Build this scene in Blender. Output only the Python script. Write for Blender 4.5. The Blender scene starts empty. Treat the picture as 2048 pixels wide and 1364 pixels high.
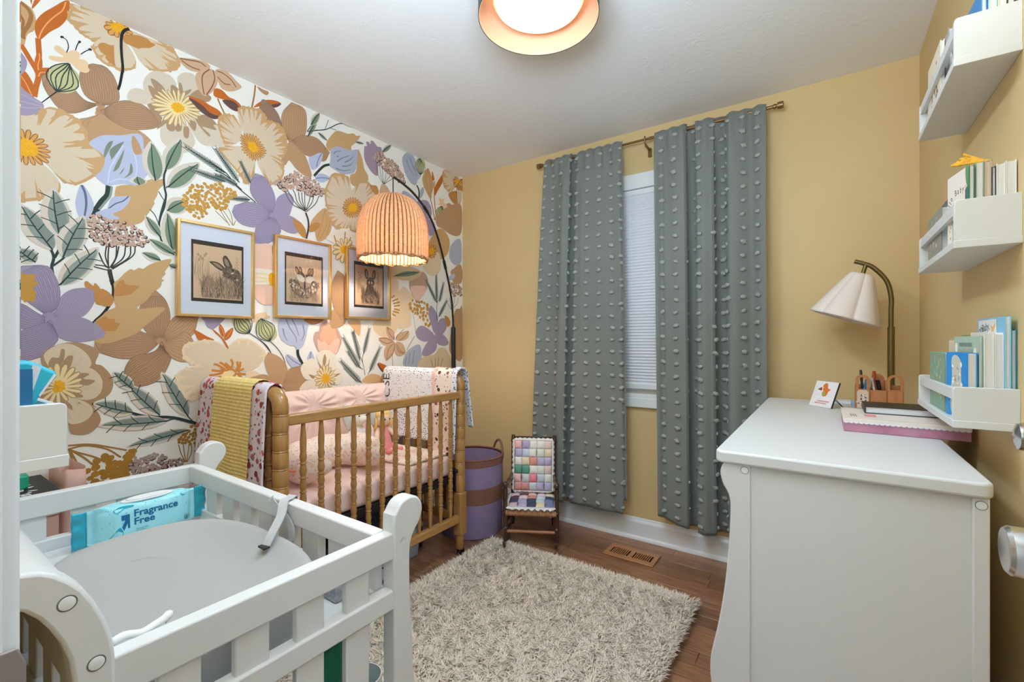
import bpy, bmesh, math, random
import numpy as np
from mathutils import Vector, Matrix, noise
from mathutils.geometry import tessellate_polygon

SC = bpy.context.scene
COL = SC.collection
PI = math.pi
rad = math.radians

# ------------------------------------------------------------------ camera, world, lights, exposure
cam_d = bpy.data.cameras.new('camera')
cam_d.sensor_width = 36.0
cam_d.lens = 16.0
cam_d.clip_start = 0.02
cam = bpy.data.objects.new('camera', cam_d)
cam.location = (0, 0, 1.18)
cam.rotation_euler = (rad(90), 0, rad(34.6))
COL.objects.link(cam)
SC.camera = cam

SC.view_settings.view_transform = 'Standard'
SC.view_settings.look = 'None'
SC.view_settings.gamma = 1.0
SC.view_settings.use_curve_mapping = False
SC.view_settings.exposure = 0.12
SC.cycles.diffuse_bounces = 7

world = bpy.data.worlds.new('world')
SC.world = world
world.use_nodes = True
wb = world.node_tree.nodes['Background']
wb.inputs[0].default_value = (0.86, 0.93, 1.0, 1)
wb.inputs[1].default_value = 1.0


def area(name, loc, size, power, color, direction, shape='DISK', size_y=None):
    d = bpy.data.lights.new(name, 'AREA')
    d.shape = shape
    d.size = size
    if size_y:
        d.size_y = size_y
    d.energy = power
    d.color = color
    o = bpy.data.objects.new(name, d)
    o.location = loc
    o.rotation_euler = Vector(direction).to_track_quat('-Z', 'Y').to_euler()
    COL.objects.link(o)
    return o


# ceiling lamp (just under the opal diffuser), fill light added in the unseen hallway, camera-flash bounce off the ceiling
area('ceiling_lamp_light', (-0.79, 1.30, 2.262), 0.26, 10.0, (0.62, 0.81, 1.0), (0, 0, -1))
area('hallway_light', (-0.1, -1.1, 1.9), 1.2, 11, (0.64, 0.82, 1.0), (-0.25, 1, -0.05), 'RECTANGLE', 1.6)
area('flash_bounce', (-0.32, 0.26, 1.75), 0.6, 46, (0.64, 0.82, 1.0), (-0.34, 0.20, 0.92))


# ------------------------------------------------------------------ colour and material helpers
def lin(c):
    c /= 255.0
    return c / 12.92 if c <= 0.04045 else ((c + 0.055) / 1.055) ** 2.4


def hexc(h):
    return tuple(lin(int(h[i:i + 2], 16)) for i in (0, 2, 4))


def ph(r, g, b, k=0.72):
    """albedo of a surface that reads r,g,b (0-255) under the light of this room"""
    a = [lin(v) / k for v in (r, g, b)]
    m = max(1.0, max(a) / 0.86)
    return tuple(v / m for v in a)


MATS = {}


def mat(name, col, rough=0.6, metal=0.0, spec=0.5, var=0.0, vscale=8.0, bump=0.0, bscale=200.0, coords='Object',
        stretch=None, sheen=0.0, coat=0.0, col2=None, subsurf=0.0, randobj=0.0, trans=0.0):
    if name in MATS:
        return MATS[name]
    m = bpy.data.materials.new(name)
    m.use_nodes = True
    nt = m.node_tree
    b = nt.nodes['Principled BSDF']
    b.inputs['Base Color'].default_value = (*col, 1)
    b.inputs['Roughness'].default_value = rough
    b.inputs['Metallic'].default_value = metal
    b.inputs['Specular IOR Level'].default_value = spec
    b.inputs['Sheen Weight'].default_value = sheen
    b.inputs['Coat Weight'].default_value = coat
    if subsurf:
        b.inputs['Subsurface Weight'].default_value = subsurf
        b.inputs['Subsurface Radius'].default_value = (0.02, 0.015, 0.01)
    if trans:
        b.inputs['Transmission Weight'].default_value = trans
    tc = nt.nodes.new('ShaderNodeTexCoord')
    src = tc.outputs[coords]
    if stretch:
        mp = nt.nodes.new('ShaderNodeMapping')
        mp.inputs['Scale'].default_value = stretch
        nt.links.new(src, mp.inputs['Vector'])
        src = mp.outputs[0]
    if var or col2:
        n = nt.nodes.new('ShaderNodeTexNoise')
        n.inputs['Scale'].default_value = vscale
        n.inputs['Detail'].default_value = 5
        nt.links.new(src, n.inputs['Vector'])
        mx = nt.nodes.new('ShaderNodeMix')
        mx.data_type = 'RGBA'
        if col2 is None:
            a = tuple(c * (1 - var) for c in col)
            d = tuple(min(1, c * (1 + var)) for c in col)
        else:
            a, d = col, col2
        mx.inputs[6].default_value = (*a, 1)
        mx.inputs[7].default_value = (*d, 1)
        rp = nt.nodes.new('ShaderNodeMapRange')
        rp.inputs[1].default_value = 0.3
        rp.inputs[2].default_value = 0.7
        nt.links.new(n.outputs['Fac'], rp.inputs[0])
        nt.links.new(rp.outputs[0], mx.inputs[0])
        out = mx.outputs[2]
        if randobj:
            oi = nt.nodes.new('ShaderNodeObjectInfo')
            hs = nt.nodes.new('ShaderNodeHueSaturation')
            mr = nt.nodes.new('ShaderNodeMapRange')
            mr.inputs[3].default_value = 1 - randobj
            mr.inputs[4].default_value = 1 + randobj
            nt.links.new(oi.outputs['Random'], mr.inputs[0])
            nt.links.new(mr.outputs[0], hs.inputs['Value'])
            nt.links.new(out, hs.inputs['Color'])
            out = hs.outputs[0]
        nt.links.new(out, b.inputs['Base Color'])
    if bump:
        n2 = nt.nodes.new('ShaderNodeTexNoise')
        n2.inputs['Scale'].default_value = bscale
        n2.inputs['Detail'].default_value = 3
        nt.links.new(src, n2.inputs['Vector'])
        bp = nt.nodes.new('ShaderNodeBump')
        bp.inputs['Strength'].default_value = bump
        bp.inputs['Distance'].default_value = 0.002
        nt.links.new(n2.outputs['Fac'], bp.inputs['Height'])
        nt.links.new(bp.outputs[0], b.inputs['Normal'])
    MATS[name] = m
    return m


def mat_attr(name, rough=0.7, spec=0.3, bump=0.0, bscale=300.0):
    """printed surface: colour comes from the ink colour stored on the print's own pieces"""
    if name in MATS:
        return MATS[name]
    m = mat(name, (0.8, 0.8, 0.8), rough, spec=spec, bump=bump, bscale=bscale)
    a = m.node_tree.nodes.new('ShaderNodeAttribute')
    a.attribute_name = 'ink'
    m.node_tree.links.new(a.outputs['Color'], m.node_tree.nodes['Principled BSDF'].inputs['Base Color'])
    return m


def mat_emit(name, col, strength):
    if name in MATS:
        return MATS[name]
    m = bpy.data.materials.new(name)
    m.use_nodes = True
    b = m.node_tree.nodes['Principled BSDF']
    b.inputs['Base Color'].default_value = (*col, 1)
    b.inputs['Emission Color'].default_value = (*col, 1)
    b.inputs['Emission Strength'].default_value = strength
    MATS[name] = m
    return m


# ------------------------------------------------------------------ object helpers
def tag(o, label=None, cat=None, group=None, kind=None):
    if label:
        o['label'] = label
    if cat:
        o['category'] = cat
    if group:
        o['group'] = group
    if kind:
        o['kind'] = kind
    return o


ORIG = {}


def thing(name, label, cat, loc=(0, 0, 0), group=None, rz=0.0):
    o = bpy.data.objects.new(name, None)
    o.empty_display_size = 0.05
    o.location = loc
    o.rotation_euler = (0, 0, rz)
    COL.objects.link(o)
    return tag(o, label, cat, group)


def root_loc(o):
    while o.parent is not None:
        o = o.parent
    return Vector(o.location)


def dup(o, parent=None):
    c = o.copy()
    COL.objects.link(c)
    if parent is not None:
        c.parent = parent
    for ch in o.children:
        dup(ch, c)
    return c


class MB:
    """mesh builder; coordinates are world coordinates unless the builder is told local=True"""

    def __init__(self):
        self.v, self.f, self.mi, self.ink, self.uv = [], [], [], [], None
        self.M = Matrix.Identity(4)
        self.cur = 0
        self.c = (0.8, 0.8, 0.8)

    def add(self, vs, fs):
        o = len(self.v)
        M = self.M
        self.v += [tuple(M @ Vector(p)) for p in vs]
        self.f += [tuple(i + o for i in q) for q in fs]
        self.mi += [self.cur] * len(fs)
        self.ink += [self.c] * len(fs)

    def box(self, a, b):
        x0, y0, z0 = a
        x1, y1, z1 = b
        self.add([(x0, y0, z0), (x1, y0, z0), (x1, y1, z0), (x0, y1, z0), (x0, y0, z1), (x1, y0, z1), (x1, y1, z1), (x0, y1, z1)],
                 [(0, 3, 2, 1), (4, 5, 6, 7), (0, 1, 5, 4), (1, 2, 6, 5), (2, 3, 7, 6), (3, 0, 4, 7)])

    def loft(self, rings, close=True, cap=True):
        n = len(rings[0])
        vs = [p for r in rings for p in r]
        fs = []
        for i in range(len(rings) - 1):
            for j in range(n if close else n - 1):
                k = (j + 1) % n
                fs.append((i * n + j, i * n + k, (i + 1) * n + k, (i + 1) * n + j))
        if cap and close:
            fs.append(tuple(reversed(range(n))))
            fs.append(tuple((len(rings) - 1) * n + j for j in range(n)))
        self.add(vs, fs)

    def lathe(self, prof, base=(0, 0, 0), axis=(0, 0, 1), n=16, cap=True):
        """prof: list of (radius, height along axis)"""
        ax = Vector(axis).normalized()
        u = ax.orthogonal().normalized()
        if abs(ax.z) > 0.99:
            u = Vector((1, 0, 0))
        w = ax.cross(u)
        B = Vector(base)
        rings = [[tuple(B + ax * h + (u * math.cos(2 * PI * k / n) + w * math.sin(2 * PI * k / n)) * max(r, 1e-5)) for k in range(n)] for r, h in prof]
        self.loft(rings, True, cap)

    def tube(self, pts, r, n=8, cap=True):
        P = [Vector(p) for p in pts]
        m = len(P)
        R = r if isinstance(r, (list, tuple)) else [r] * m
        rings = []
        prev = None
        for i in range(m):
            t = (P[min(i + 1, m - 1)] - P[max(i - 1, 0)]).normalized()
            if prev is None:
                u = t.orthogonal().normalized()
            else:
                u = (prev - t * prev.dot(t))
                u = u.normalized() if u.length > 1e-6 else t.orthogonal().normalized()
            prev = u
            w = t.cross(u)
            rings.append([tuple(P[i] + (u * math.cos(2 * PI * k / n) + w * math.sin(2 * PI * k / n)) * R[i]) for k in range(n)])
        self.loft(rings, True, cap)

    def cyl(self, a, b, r, n=16):
        self.tube([a, b], r, n)

    def prism(self, poly, axis, lo, hi):
        """poly: 2D outline in the two remaining axes (x: (y,z); y: (x,z); z: (x,y)), extruded lo..hi"""
        def P(p, h):
            return {'x': (h, p[0], p[1]), 'y': (p[0], h, p[1]), 'z': (p[0], p[1], h)}[axis]
        ar = sum(poly[i][0] * poly[(i + 1) % len(poly)][1] - poly[(i + 1) % len(poly)][0] * poly[i][1] for i in range(len(poly)))
        q = list(poly) if (ar > 0) == (axis != 'y') else list(reversed(poly))
        n = len(q)
        vs = [P(p, lo) for p in q] + [P(p, hi) for p in q]
        fs = [(i, (i + 1) % n, n + (i + 1) % n, n + i) for i in range(n)]
        fs += [tuple(reversed(range(n))), tuple(range(n, 2 * n))]
        self.add(vs, fs)

    def ell(self, c, r, n=16, m=10, fn=None):
        rings = []
        for i in range(m + 1):
            a = -PI / 2 + PI * i / m
            ring = []
            for k in range(n):
                b = 2 * PI * k / n
                d = Vector((math.cos(a) * math.cos(b), math.cos(a) * math.sin(b), math.sin(a)))
                if i in (0, m):
                    d = Vector((1e-4 * math.cos(b), 1e-4 * math.sin(b), d.z))
                s = fn(d) if fn else 1.0
                ring.append((c[0] + r[0] * d.x * s, c[1] + r[1] * d.y * s, c[2] + r[2] * d.z * s))
            rings.append(ring)
        self.loft(rings, True, False)

    def grid(self, fn, nu, nv):
        vs = [fn(i / nu, j / nv) for j in range(nv + 1) for i in range(nu + 1)]
        fs = [(j * (nu + 1) + i, j * (nu + 1) + i + 1, (j + 1) * (nu + 1) + i + 1, (j + 1) * (nu + 1) + i) for j in range(nv) for i in range(nu)]
        self.add(vs, fs)

    def build(self, name, mats, parent=None, smooth=False, bevel=0.0, seg=2, local=False, solid=0.0, subd=0, auto=None, ink=False, kind=None):
        me = bpy.data.meshes.new(name)
        vs = self.v
        off = Vector((0, 0, 0))
        if parent is not None and not local:
            off = root_loc(parent)
            vs = [(p[0] - off.x, p[1] - off.y, p[2] - off.z) for p in vs]
        me.from_pydata(vs, [], self.f)
        if not isinstance(mats, (list, tuple)):
            mats = [mats]
        for m in mats:
            me.materials.append(m)
        if len(mats) > 1:
            me.polygons.foreach_set('material_index', self.mi)
        if ink:
            at = me.color_attributes.new('ink', 'FLOAT_COLOR', 'CORNER')
            buf = np.ones((len(me.loops), 4), np.float32)
            k = 0
            for q, c in zip(self.f, self.ink):
                buf[k:k + len(q), :3] = c
                k += len(q)
            at.data.foreach_set('color', buf.ravel())
        if smooth:
            me.shade_smooth()
            if auto:
                me.set_sharp_from_angle(angle=rad(auto))
        me.update()
        o = bpy.data.objects.new(name, me)
        COL.objects.link(o)
        if parent is not None:
            o.parent = parent
        if solid:
            s = o.modifiers.new('solid', 'SOLIDIFY')
            s.thickness = solid
            s.offset = 0
        if bevel:
            b = o.modifiers.new('bevel', 'BEVEL')
            b.width = bevel
            b.segments = seg
            b.limit_method = 'ANGLE'
            b.angle_limit = rad(40)
            b.harden_normals = False
            if not smooth:
                me.shade_smooth()
                me.set_sharp_from_angle(angle=rad(35))
        if subd:
            s = o.modifiers.new('subd', 'SUBSURF')
            s.levels = s.render_levels = subd
        if kind:
            o['kind'] = kind
        return o


def one(name, fnbuild, mats, parent=None, **k):
    m = MB()
    fnbuild(m)
    return m.build(name, mats, parent, **k)


def cr(pts, closed=False, n=6):
    """Catmull-Rom through 2D/3D points"""
    out = []
    m = len(pts)
    P = [Vector(p) for p in pts]
    segs = m if closed else m - 1
    for i in range(segs):
        p1, p2 = P[i], P[(i + 1) % m]
        p0 = P[(i - 1) % m] if closed or i > 0 else p1 * 2 - p2
        p3 = P[(i + 2) % m] if closed or i + 2 < m else p2 * 2 - p1
        for k in range(n):
            t = k / n
            out.append(0.5 * ((2 * p1) + (p2 - p0) * t + (2 * p0 - 5 * p1 + 4 * p2 - p3) * t * t + (3 * p1 - p0 - 3 * p2 + p3) * t ** 3))
    if not closed:
        out.append(P[-1])
    return out


def text_polys(s, size=1.0, bold=0.0):
    """outline letters as flat triangles: (vertices 2D, faces), left aligned on a baseline"""
    cu = bpy.data.curves.new('t', 'FONT')
    cu.body = s
    cu.size = size
    cu.resolution_u = 3
    cu.offset = bold
    o = bpy.data.objects.new('t', cu)
    me = bpy.data.meshes.new_from_object(o)
    vs = [(v.co.x, v.co.y) for v in me.vertices]
    fs = [tuple(p.vertices) for p in me.polygons]
    bpy.data.objects.remove(o)
    bpy.data.curves.remove(cu)
    bpy.data.meshes.remove(me)
    return vs, fs


class Print:
    """flat print on a plane: ink shapes in plane coordinates (a, b). Every shape is kept as an item and, when the
    print is finished, lies one ink layer above whatever it overlaps"""

    def __init__(self, origin, ea, eb, step=0.00003, clip=None, lift=0.0004):
        self.o, self.ea, self.eb = Vector(origin), Vector(ea), Vector(eb)
        self.n = self.ea.cross(self.eb).normalized()
        self.step, self.clip, self.h = step, clip, lift
        self.items = []
        self.grp = None

    def up(self, k=1.0):
        pass

    def item(self, col, pts, fs):
        if pts and fs:
            self.items.append((col, [(p[0], p[1]) for p in pts], fs, self.grp))

    def poly(self, col, pts):
        pts = [(p[0], p[1]) for p in pts]
        if self.clip:
            pts = clip_poly(pts, self.clip)
        if len(pts) < 3:
            return
        fs = []
        for t in tessellate_polygon([[Vector((p[0], p[1], 0)) for p in pts]]):
            a, b, c = (pts[i] for i in t)
            k = (b[0] - a[0]) * (c[1] - a[1]) - (b[1] - a[1]) * (c[0] - a[0])
            fs.append(tuple(t) if k > 0 else tuple(reversed(t)))
        self.item(col, pts, fs)

    def blob(self, col, pts, n=5):
        self.poly(col, cr(pts, True, n))

    def stroke(self, col, w, pts, taper=0.0, n=5, smooth=True):
        P = cr(pts, False, n) if smooth and len(pts) > 2 else [Vector(p) for p in pts]
        L, R = [], []
        m = len(P)
        for i, p in enumerate(P):
            t = (P[min(i + 1, m - 1)] - P[max(i - 1, 0)])
            t = Vector((t[0], t[1])).normalized() if t.length > 0 else Vector((1, 0))
            nrm = Vector((-t[1], t[0]))
            f = i / (m - 1)
            ww = w * 0.5 * (1 - taper * f)
            L.append((p[0] + nrm[0] * ww, p[1] + nrm[1] * ww))
            R.append((p[0] - nrm[0] * ww, p[1] - nrm[1] * ww))
        if self.clip:
            c = self.clip
            if any(not (c[0] <= p[0] <= c[1] and c[2] <= p[1] <= c[3]) for p in L + R):
                for i in range(m - 1):
                    self.poly(col, [L[i], R[i], R[i + 1], L[i + 1]])
                return
        self.item(col, L + R, [(i, m + i, m + i + 1, i + 1) for i in range(m - 1)])

    def disc(self, col, c, rx, ry=None, rot=0.0, n=10):
        ry = ry or rx
        ca, sa = math.cos(rot), math.sin(rot)
        self.poly(col, [(c[0] + rx * math.cos(2 * PI * k / n) * ca - ry * math.sin(2 * PI * k / n) * sa,
                         c[1] + rx * math.cos(2 * PI * k / n) * sa + ry * math.sin(2 * PI * k / n) * ca) for k in range(n)])

    def text(self, col, s, at, size, bold=0.0, rot=0.0, sx=1.0):
        vs, fs = text_polys(s, size, bold)
        ca, sa = math.cos(rot), math.sin(rot)
        self.item(col, [(at[0] + v[0] * sx * ca - v[1] * sa, at[1] + v[0] * sx * sa + v[1] * ca) for v in vs], fs)

    def finish(self, warp=None):
        n = len(self.items)
        bb = np.zeros((n, 4), np.float32)
        lev = np.zeros(n, np.int32)
        for i, (c, p, f, g) in enumerate(self.items):
            q = np.array(p, np.float32)
            bb[i] = (q[:, 0].min(), q[:, 0].max(), q[:, 1].min(), q[:, 1].max())
        i = 0
        while i < n:
            j = i + 1
            g = self.items[i][3]
            while g is not None and j < n and self.items[j][3] == g:
                j += 1
            b0, b1, b2, b3 = bb[i:j, 0].min(), bb[i:j, 1].max(), bb[i:j, 2].min(), bb[i:j, 3].max()
            m = (bb[:i, 0] <= b1) & (bb[:i, 1] >= b0) & (bb[:i, 2] <= b3) & (bb[:i, 3] >= b2)
            L = (lev[:i][m].max() + 1) if m.any() else 0
            lev[i:j] = L
            i = j
        mb = MB()
        for (c, p, f, g), L in zip(self.items, lev):
            mb.c = c
            h = self.h + self.step * float(L)
            if warp:
                mb.add([warp(q[0], q[1], h) for q in p], f)
            else:
                mb.add([self.o + self.ea * q[0] + self.eb * q[1] + self.n * h for q in p], f)
        return mb

    @property
    def mb(self):
        return self.finish()


def clip_poly(pts, box):
    a0, a1, b0, b1 = box
    for ax, lim, sg in ((0, a0, 1), (0, a1, -1), (1, b0, 1), (1, b1, -1)):
        if not pts:
            return pts
        if all((p[ax] - lim) * sg >= 0 for p in pts):
            continue
        out = []
        for i in range(len(pts)):
            p, q = pts[i - 1], pts[i]
            pi, qi = (p[ax] - lim) * sg >= 0, (q[ax] - lim) * sg >= 0
            if pi != qi:
                t = (lim - p[ax]) / (q[ax] - p[ax])
                out.append((p[0] + (q[0] - p[0]) * t, p[1] + (q[1] - p[1]) * t))
            if qi:
                out.append(q)
        pts = out
    return pts


# ------------------------------------------------------------------ shared materials
WHITE = ph(190, 190, 189)
M_white = mat('white_paint', WHITE, 0.42, bump=0.05, bscale=60)
M_trim = mat('white_trim_paint', ph(214, 216, 218), 0.35)
M_black = mat('black_metal', (0.012, 0.012, 0.013), 0.35)
M_brass = mat('antique_brass', hexc('7a6a44'), 0.35, metal=0.85)
M_gold = mat('brushed_gold', hexc('e0b878'), 0.32, metal=0.75)
M_wood = mat('honey_maple', ph(148, 108, 60), 0.33, var=0.16, vscale=10, stretch=(9, 9, 1.2), coat=0.3)
M_wood_h = mat('honey_maple_rail', ph(154, 113, 64), 0.33, var=0.16, vscale=10, stretch=(9, 1.2, 9), coat=0.3)
M_dark = mat('dark_walnut', ph(62, 40, 27), 0.3, var=0.3, vscale=12, stretch=(6, 6, 1), coat=0.4)
M_chrome = mat('satin_nickel', (0.62, 0.60, 0.58), 0.22, metal=1.0)
M_ink = mat_attr('print_ink')
M_inkc = mat_attr('cloth_print', 0.85, 0.2, bump=0.12, bscale=500)

XL, XR, YB, HC, YN = -2.307, 0.3395, 2.672, 2.44, 0.05

# ------------------------------------------------------------------ room shell
def st(o):
    o['kind'] = 'structure'
    return o


M_yellow = mat('yellow_wall_paint', ph(191, 167, 121), 0.55, var=0.02, vscale=3, bump=0.25, bscale=220)
M_walltop = mat('white_wall_paint', ph(214, 214, 210), 0.6)


def mat_ceiling():
    m = mat('knockdown_ceiling', ph(214, 214, 214), 0.75)
    nt = m.node_tree
    b = nt.nodes['Principled BSDF']
    tc = nt.nodes.new('ShaderNodeTexCoord')
    mus = nt.nodes.new('ShaderNodeTexNoise')
    mus.inputs['Scale'].default_value = 26
    mus.inputs['Detail'].default_value = 6
    mus.inputs['Distortion'].default_value = 1.6
    vo = nt.nodes.new('ShaderNodeTexVoronoi')
    vo.feature = 'DISTANCE_TO_EDGE'
    vo.inputs['Scale'].default_value = 9
    mx = nt.nodes.new('ShaderNodeMath')
    mx.operation = 'MULTIPLY'
    rp = nt.nodes.new('ShaderNodeMapRange')
    rp.inputs[1].default_value = 0.45
    rp.inputs[2].default_value = 0.62
    bp = nt.nodes.new('ShaderNodeBump')
    bp.inputs['Strength'].default_value = 0.35
    bp.inputs['Distance'].default_value = 0.006
    nt.links.new(tc.outputs['Object'], mus.inputs['Vector'])
    nt.links.new(tc.outputs['Object'], vo.inputs['Vector'])
    nt.links.new(mus.outputs['Fac'], rp.inputs[0])
    nt.links.new(rp.outputs[0], mx.inputs[0])
    nt.links.new(vo.outputs['Distance'], mx.inputs[1])
    nt.links.new(mx.outputs[0], bp.inputs['Height'])
    nt.links.new(bp.outputs[0], b.inputs['Normal'])
    return m


st(one('ceiling', lambda m: m.box((XL - .12, YN - 1.6, HC), (XR + .12, YB + .12, HC + .1)), mat_ceiling()))
wl = st(one('wall_left', lambda m: m.box((XL - .12, YN - .1, 0), (XL, YB + .12, HC)), mat('wallpaper_ground', ph(206, 204, 199), 0.7, var=0.02, vscale=4, bump=0.1, bscale=260)))
st(one('wall_right', lambda m: m.box((XR, YN - .1, 0), (XR + .12, YB + .12, HC)), M_yellow))
WX0, WX1, WZ0, WZ1 = -1.24, -0.54, 0.86, 2.09           # window opening


def back_wall(m):
    y0, y1 = YB, YB + .12
    m.box((XL, y0, 0), (WX0, y1, HC))
    m.box((WX1, y0, 0), (XR, y1, HC))
    m.box((WX0, y0, 0), (WX1, y1, WZ0))
    m.box((WX0, y0, WZ1), (WX1, y1, HC))


st(one('wall_back', back_wall, M_yellow))
DX0, DX1 = -0.45, 0.30                                    # doorway in the wall behind the camera


def near_wall(m):
    m.box((XL, YN - .1, 0), (DX0, YN, HC))
    m.box((DX1, YN - .1, 0), (XR, YN, HC))
    m.box((DX0, YN - .1, 2.05), (DX1, YN, HC))


st(one('wall_front', near_wall, M_yellow))
st(one('wall_hall', lambda m: (m.box((-1.9, -1.7, 0), (1.9, -1.6, HC)), m.box((XL - .12, -1.6, 0), (XL - .02, YN - .1, HC)), m.box((1.8, -1.6, 0), (1.9, YN - .1, HC))), M_walltop))

# door jamb and casing at the frame's edge, with the strike plate
jb = st(one('trim_1', lambda m: (m.box((DX0 - .02, YN - .115, 0), (DX0, .0648, 2.05)), m.box((DX0 - .075, YN, 0), (DX0 - .0195, .0655, 2.12)),
                                  m.box((DX0 - .001, .018, 0), (DX0 + .0035, .0565, 2.05))), M_trim, bevel=.0025))


def strike(m):
    y0, y1, z0, z1 = .040, .0668, .872, .975
    c = [(y0, z0), (y1 - .008, z0), (y1, z0 + .012), (y1, z1 - .012), (y1 - .004, z1), (y0, z1)]
    m.prism(c, 'x', DX0 + .0035, DX0 + .0060)


one('strike_plate', strike, mat('aged_bronze', ph(128, 117, 112), 0.45, metal=0.35), jb, bevel=.001)

# open door standing against the wall beside the frame, only its knob reaches into view
dr = thing('door_1', 'white panel door standing open beside the frame with a satin nickel knob', 'door', (.262, .06, 0))
dr['kind'] = 'structure'
one('door_leaf', lambda m: (m.box((.245, .06, .01), (.28, .80, 2.03)), m.box((.241, .16, .2), (.246, .70, .9)), m.box((.241, .16, 1.1), (.246, .70, 1.85))), M_trim, dr, bevel=.003)


def knob(m, base, ax, s=1.0):
    m.lathe([(.033 * s, 0), (.033 * s, .006 * s), (.014 * s, .010 * s), (.012 * s, .03 * s), (.024 * s, .038 * s), (.0265 * s, .05 * s), (.024 * s, .062 * s), (.012 * s, .066 * s), (.0, .0665 * s)], base, ax, 32)


def near_knob(m):
    m.lathe([(.034, 0), (.034, .006), (.0235, .010), (.0235, .062), (.0255, .066), (.0255, .085), (.0225, .0885), (.010, .0855), (0, .085)], (.2455, .70, .957), (-1, 0, 0), 40)


one('door_knob', near_knob, M_chrome, dr, smooth=True, auto=40)

wk = tag(one('door_knob', lambda m: m.lathe([(.030, 0), (.030, .005), (.012, .008), (.012, .022), (.022, .027), (.0262, .037), (.024, .047), (.012, .051), (0, .0515)], (XR - .0005, 1.228, 1.003), (-1, 0, 0), 36), M_chrome, smooth=True, auto=40),
         'small round nickel knob on the yellow wall beside the lowest book ledge', 'knob')

# baseboards
def board(m, a, b, n):
    """a,b floor line ends, n = direction into the room"""
    a, b, n = Vector((*a, 0)), Vector((*b, 0)), Vector((*n, 0))
    pr = [(0, 0), (.030, 0), (.030, .004), (.0275, .014), (.020, .020), (.0155, .021), (.0155, .098), (.012, .106), (.007, .112), (.004, .122), (0, .125)]
    m.loft([[tuple(p + n * d + Vector((0, 0, h))) for d, h in pr] for p in (a, b)], True, True)


st(one('baseboard_back', lambda m: board(m, (XR, YB), (XL, YB), (0, -1)), M_trim))
st(one('baseboard_left', lambda m: board(m, (XL, YB), (XL, YN), (1, 0)), M_trim))
st(one('baseboard_right', lambda m: board(m, (XR, YN), (XR, YB), (-1, 0)), M_trim))

# floor: subfloor and single strip-oak planks
fl = st(one('floor', lambda m: m.box((XL - .12, -1.7, -.08), (1.9, YB + .12, -.012)), mat('subfloor', hexc('20140d'), 0.9)))
M_oak = mat('brown_oak', ph(102, 68, 48), 0.32, vscale=7, stretch=(1.1, 16, 16), col2=ph(144, 104, 76), randobj=0.26, coat=0.15, bump=0.15, bscale=40)
rng = random.Random(4)
pw = .083
plank_me = {}
for L in (.55, .75, .95, 1.2):
    m = MB()
    m.box((0, .0006, -.012), (L - .0012, pw - .0006, 0))
    o = m.build('plank', M_oak, None, bevel=.0012, seg=1)
    plank_me[L] = o.data
    bpy.data.objects.remove(o)
y = YB - .02
row = 0
while y > -.25:
    y -= pw
    x = XL - rng.random() * .5 - .02
    while x < XR:
        L = rng.choice((.55, .75, .95, 1.2))
        if x + L > XL:
            o = bpy.data.objects.new('plank', plank_me[L])
            o.location = (x, y, 0)
            b = o.modifiers.new('bevel', 'BEVEL')
            b.width = .0012
            b.segments = 1
            COL.objects.link(o)
            o.parent = fl
        x += L

# window: casing, sash, pane; the shade is a thing of its own
win = tag(thing('window_1', None, None, (-.89, YB, 1.47)), kind='structure')
win['label'] = 'white cased sash window between the grey curtains'


def casing(m):
    y0, y1 = YB - .022, YB + .002
    m.box((WX0 - .09, y0, WZ1 - .002), (WX1 + .09, y1, WZ1 + .088))
    m.box((WX0 - .09, y0, WZ0 - .075), (WX0 + .002, y1, WZ1))
    m.box((WX1 - .002, y0, WZ0 - .075), (WX1 + .09, y1, WZ1))
    m.box((WX0 - .002, y0, WZ0 - .075), (WX1 + .002, y1, WZ0 - .018))
    m.box((WX0 - .002, y0 + .006, WZ0 - .019), (WX1 + .002, y1, WZ0 + .006))


one('window_frame', casing, M_trim, win, bevel=.004)


def sash(m):
    y0, y1 = YB + .03, YB + .065
    for a, b, c, d in ((WX0, WX0 + .045, WZ0, WZ1), (WX1 - .045, WX1, WZ0, WZ1), (WX0 + .045, WX1 - .045, WZ0, WZ0 + .06), (WX0 + .045, WX1 - .045, WZ1 - .05, WZ1), (WX0 + .045, WX1 - .045, 1.45, 1.5)):
        m.box((a, y0, c), (b, y1, d))


one('sash', sash, M_trim, win, bevel=.003)
one('pane', lambda m: m.box((WX0 + .04, YB + .045, WZ0 + .05), (WX1 - .04, YB + .05, WZ1 - .04)), mat('window_glass', (.95, .97, .97), 0.02, trans=1.0), win)

sh = thing('window_shade', 'white pleated cellular shade pulled down over the window', 'shade', (-.89, YB + .012, 1.47))
M_shade = mat('shade_fabric', ph(206, 207, 214), 0.8, subsurf=0.0)


def pleats(m):
    n = 62
    z0, z1 = 0.925, WZ1 - .035
    rows = []
    for i in range(2 * n + 1):
        z = z0 + (z1 - z0) * i / (2 * n)
        yy = YB - .004 + (.006 if i % 2 else 0)
        rows.append([(WX0 + .012, yy, z), (WX1 - .012, yy, z)])
    m.add([p for r in rows for p in r], [(2 * i, 2 * i + 1, 2 * i + 3, 2 * i + 2) for i in range(2 * n)])


one('pleated_fabric', pleats, M_shade, sh, solid=.0015)
one('headrail', lambda m: m.box((WX0 + .006, YB - .010, WZ1 - .036), (WX1 - .006, YB + .03, WZ1 - .004)), M_trim, sh, bevel=.003)
one('bottom_rail', lambda m: m.box((WX0 + .010, YB - .012, 0.893), (WX1 - .010, YB + .012, 0.926)), M_trim, sh, bevel=.004)

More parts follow.
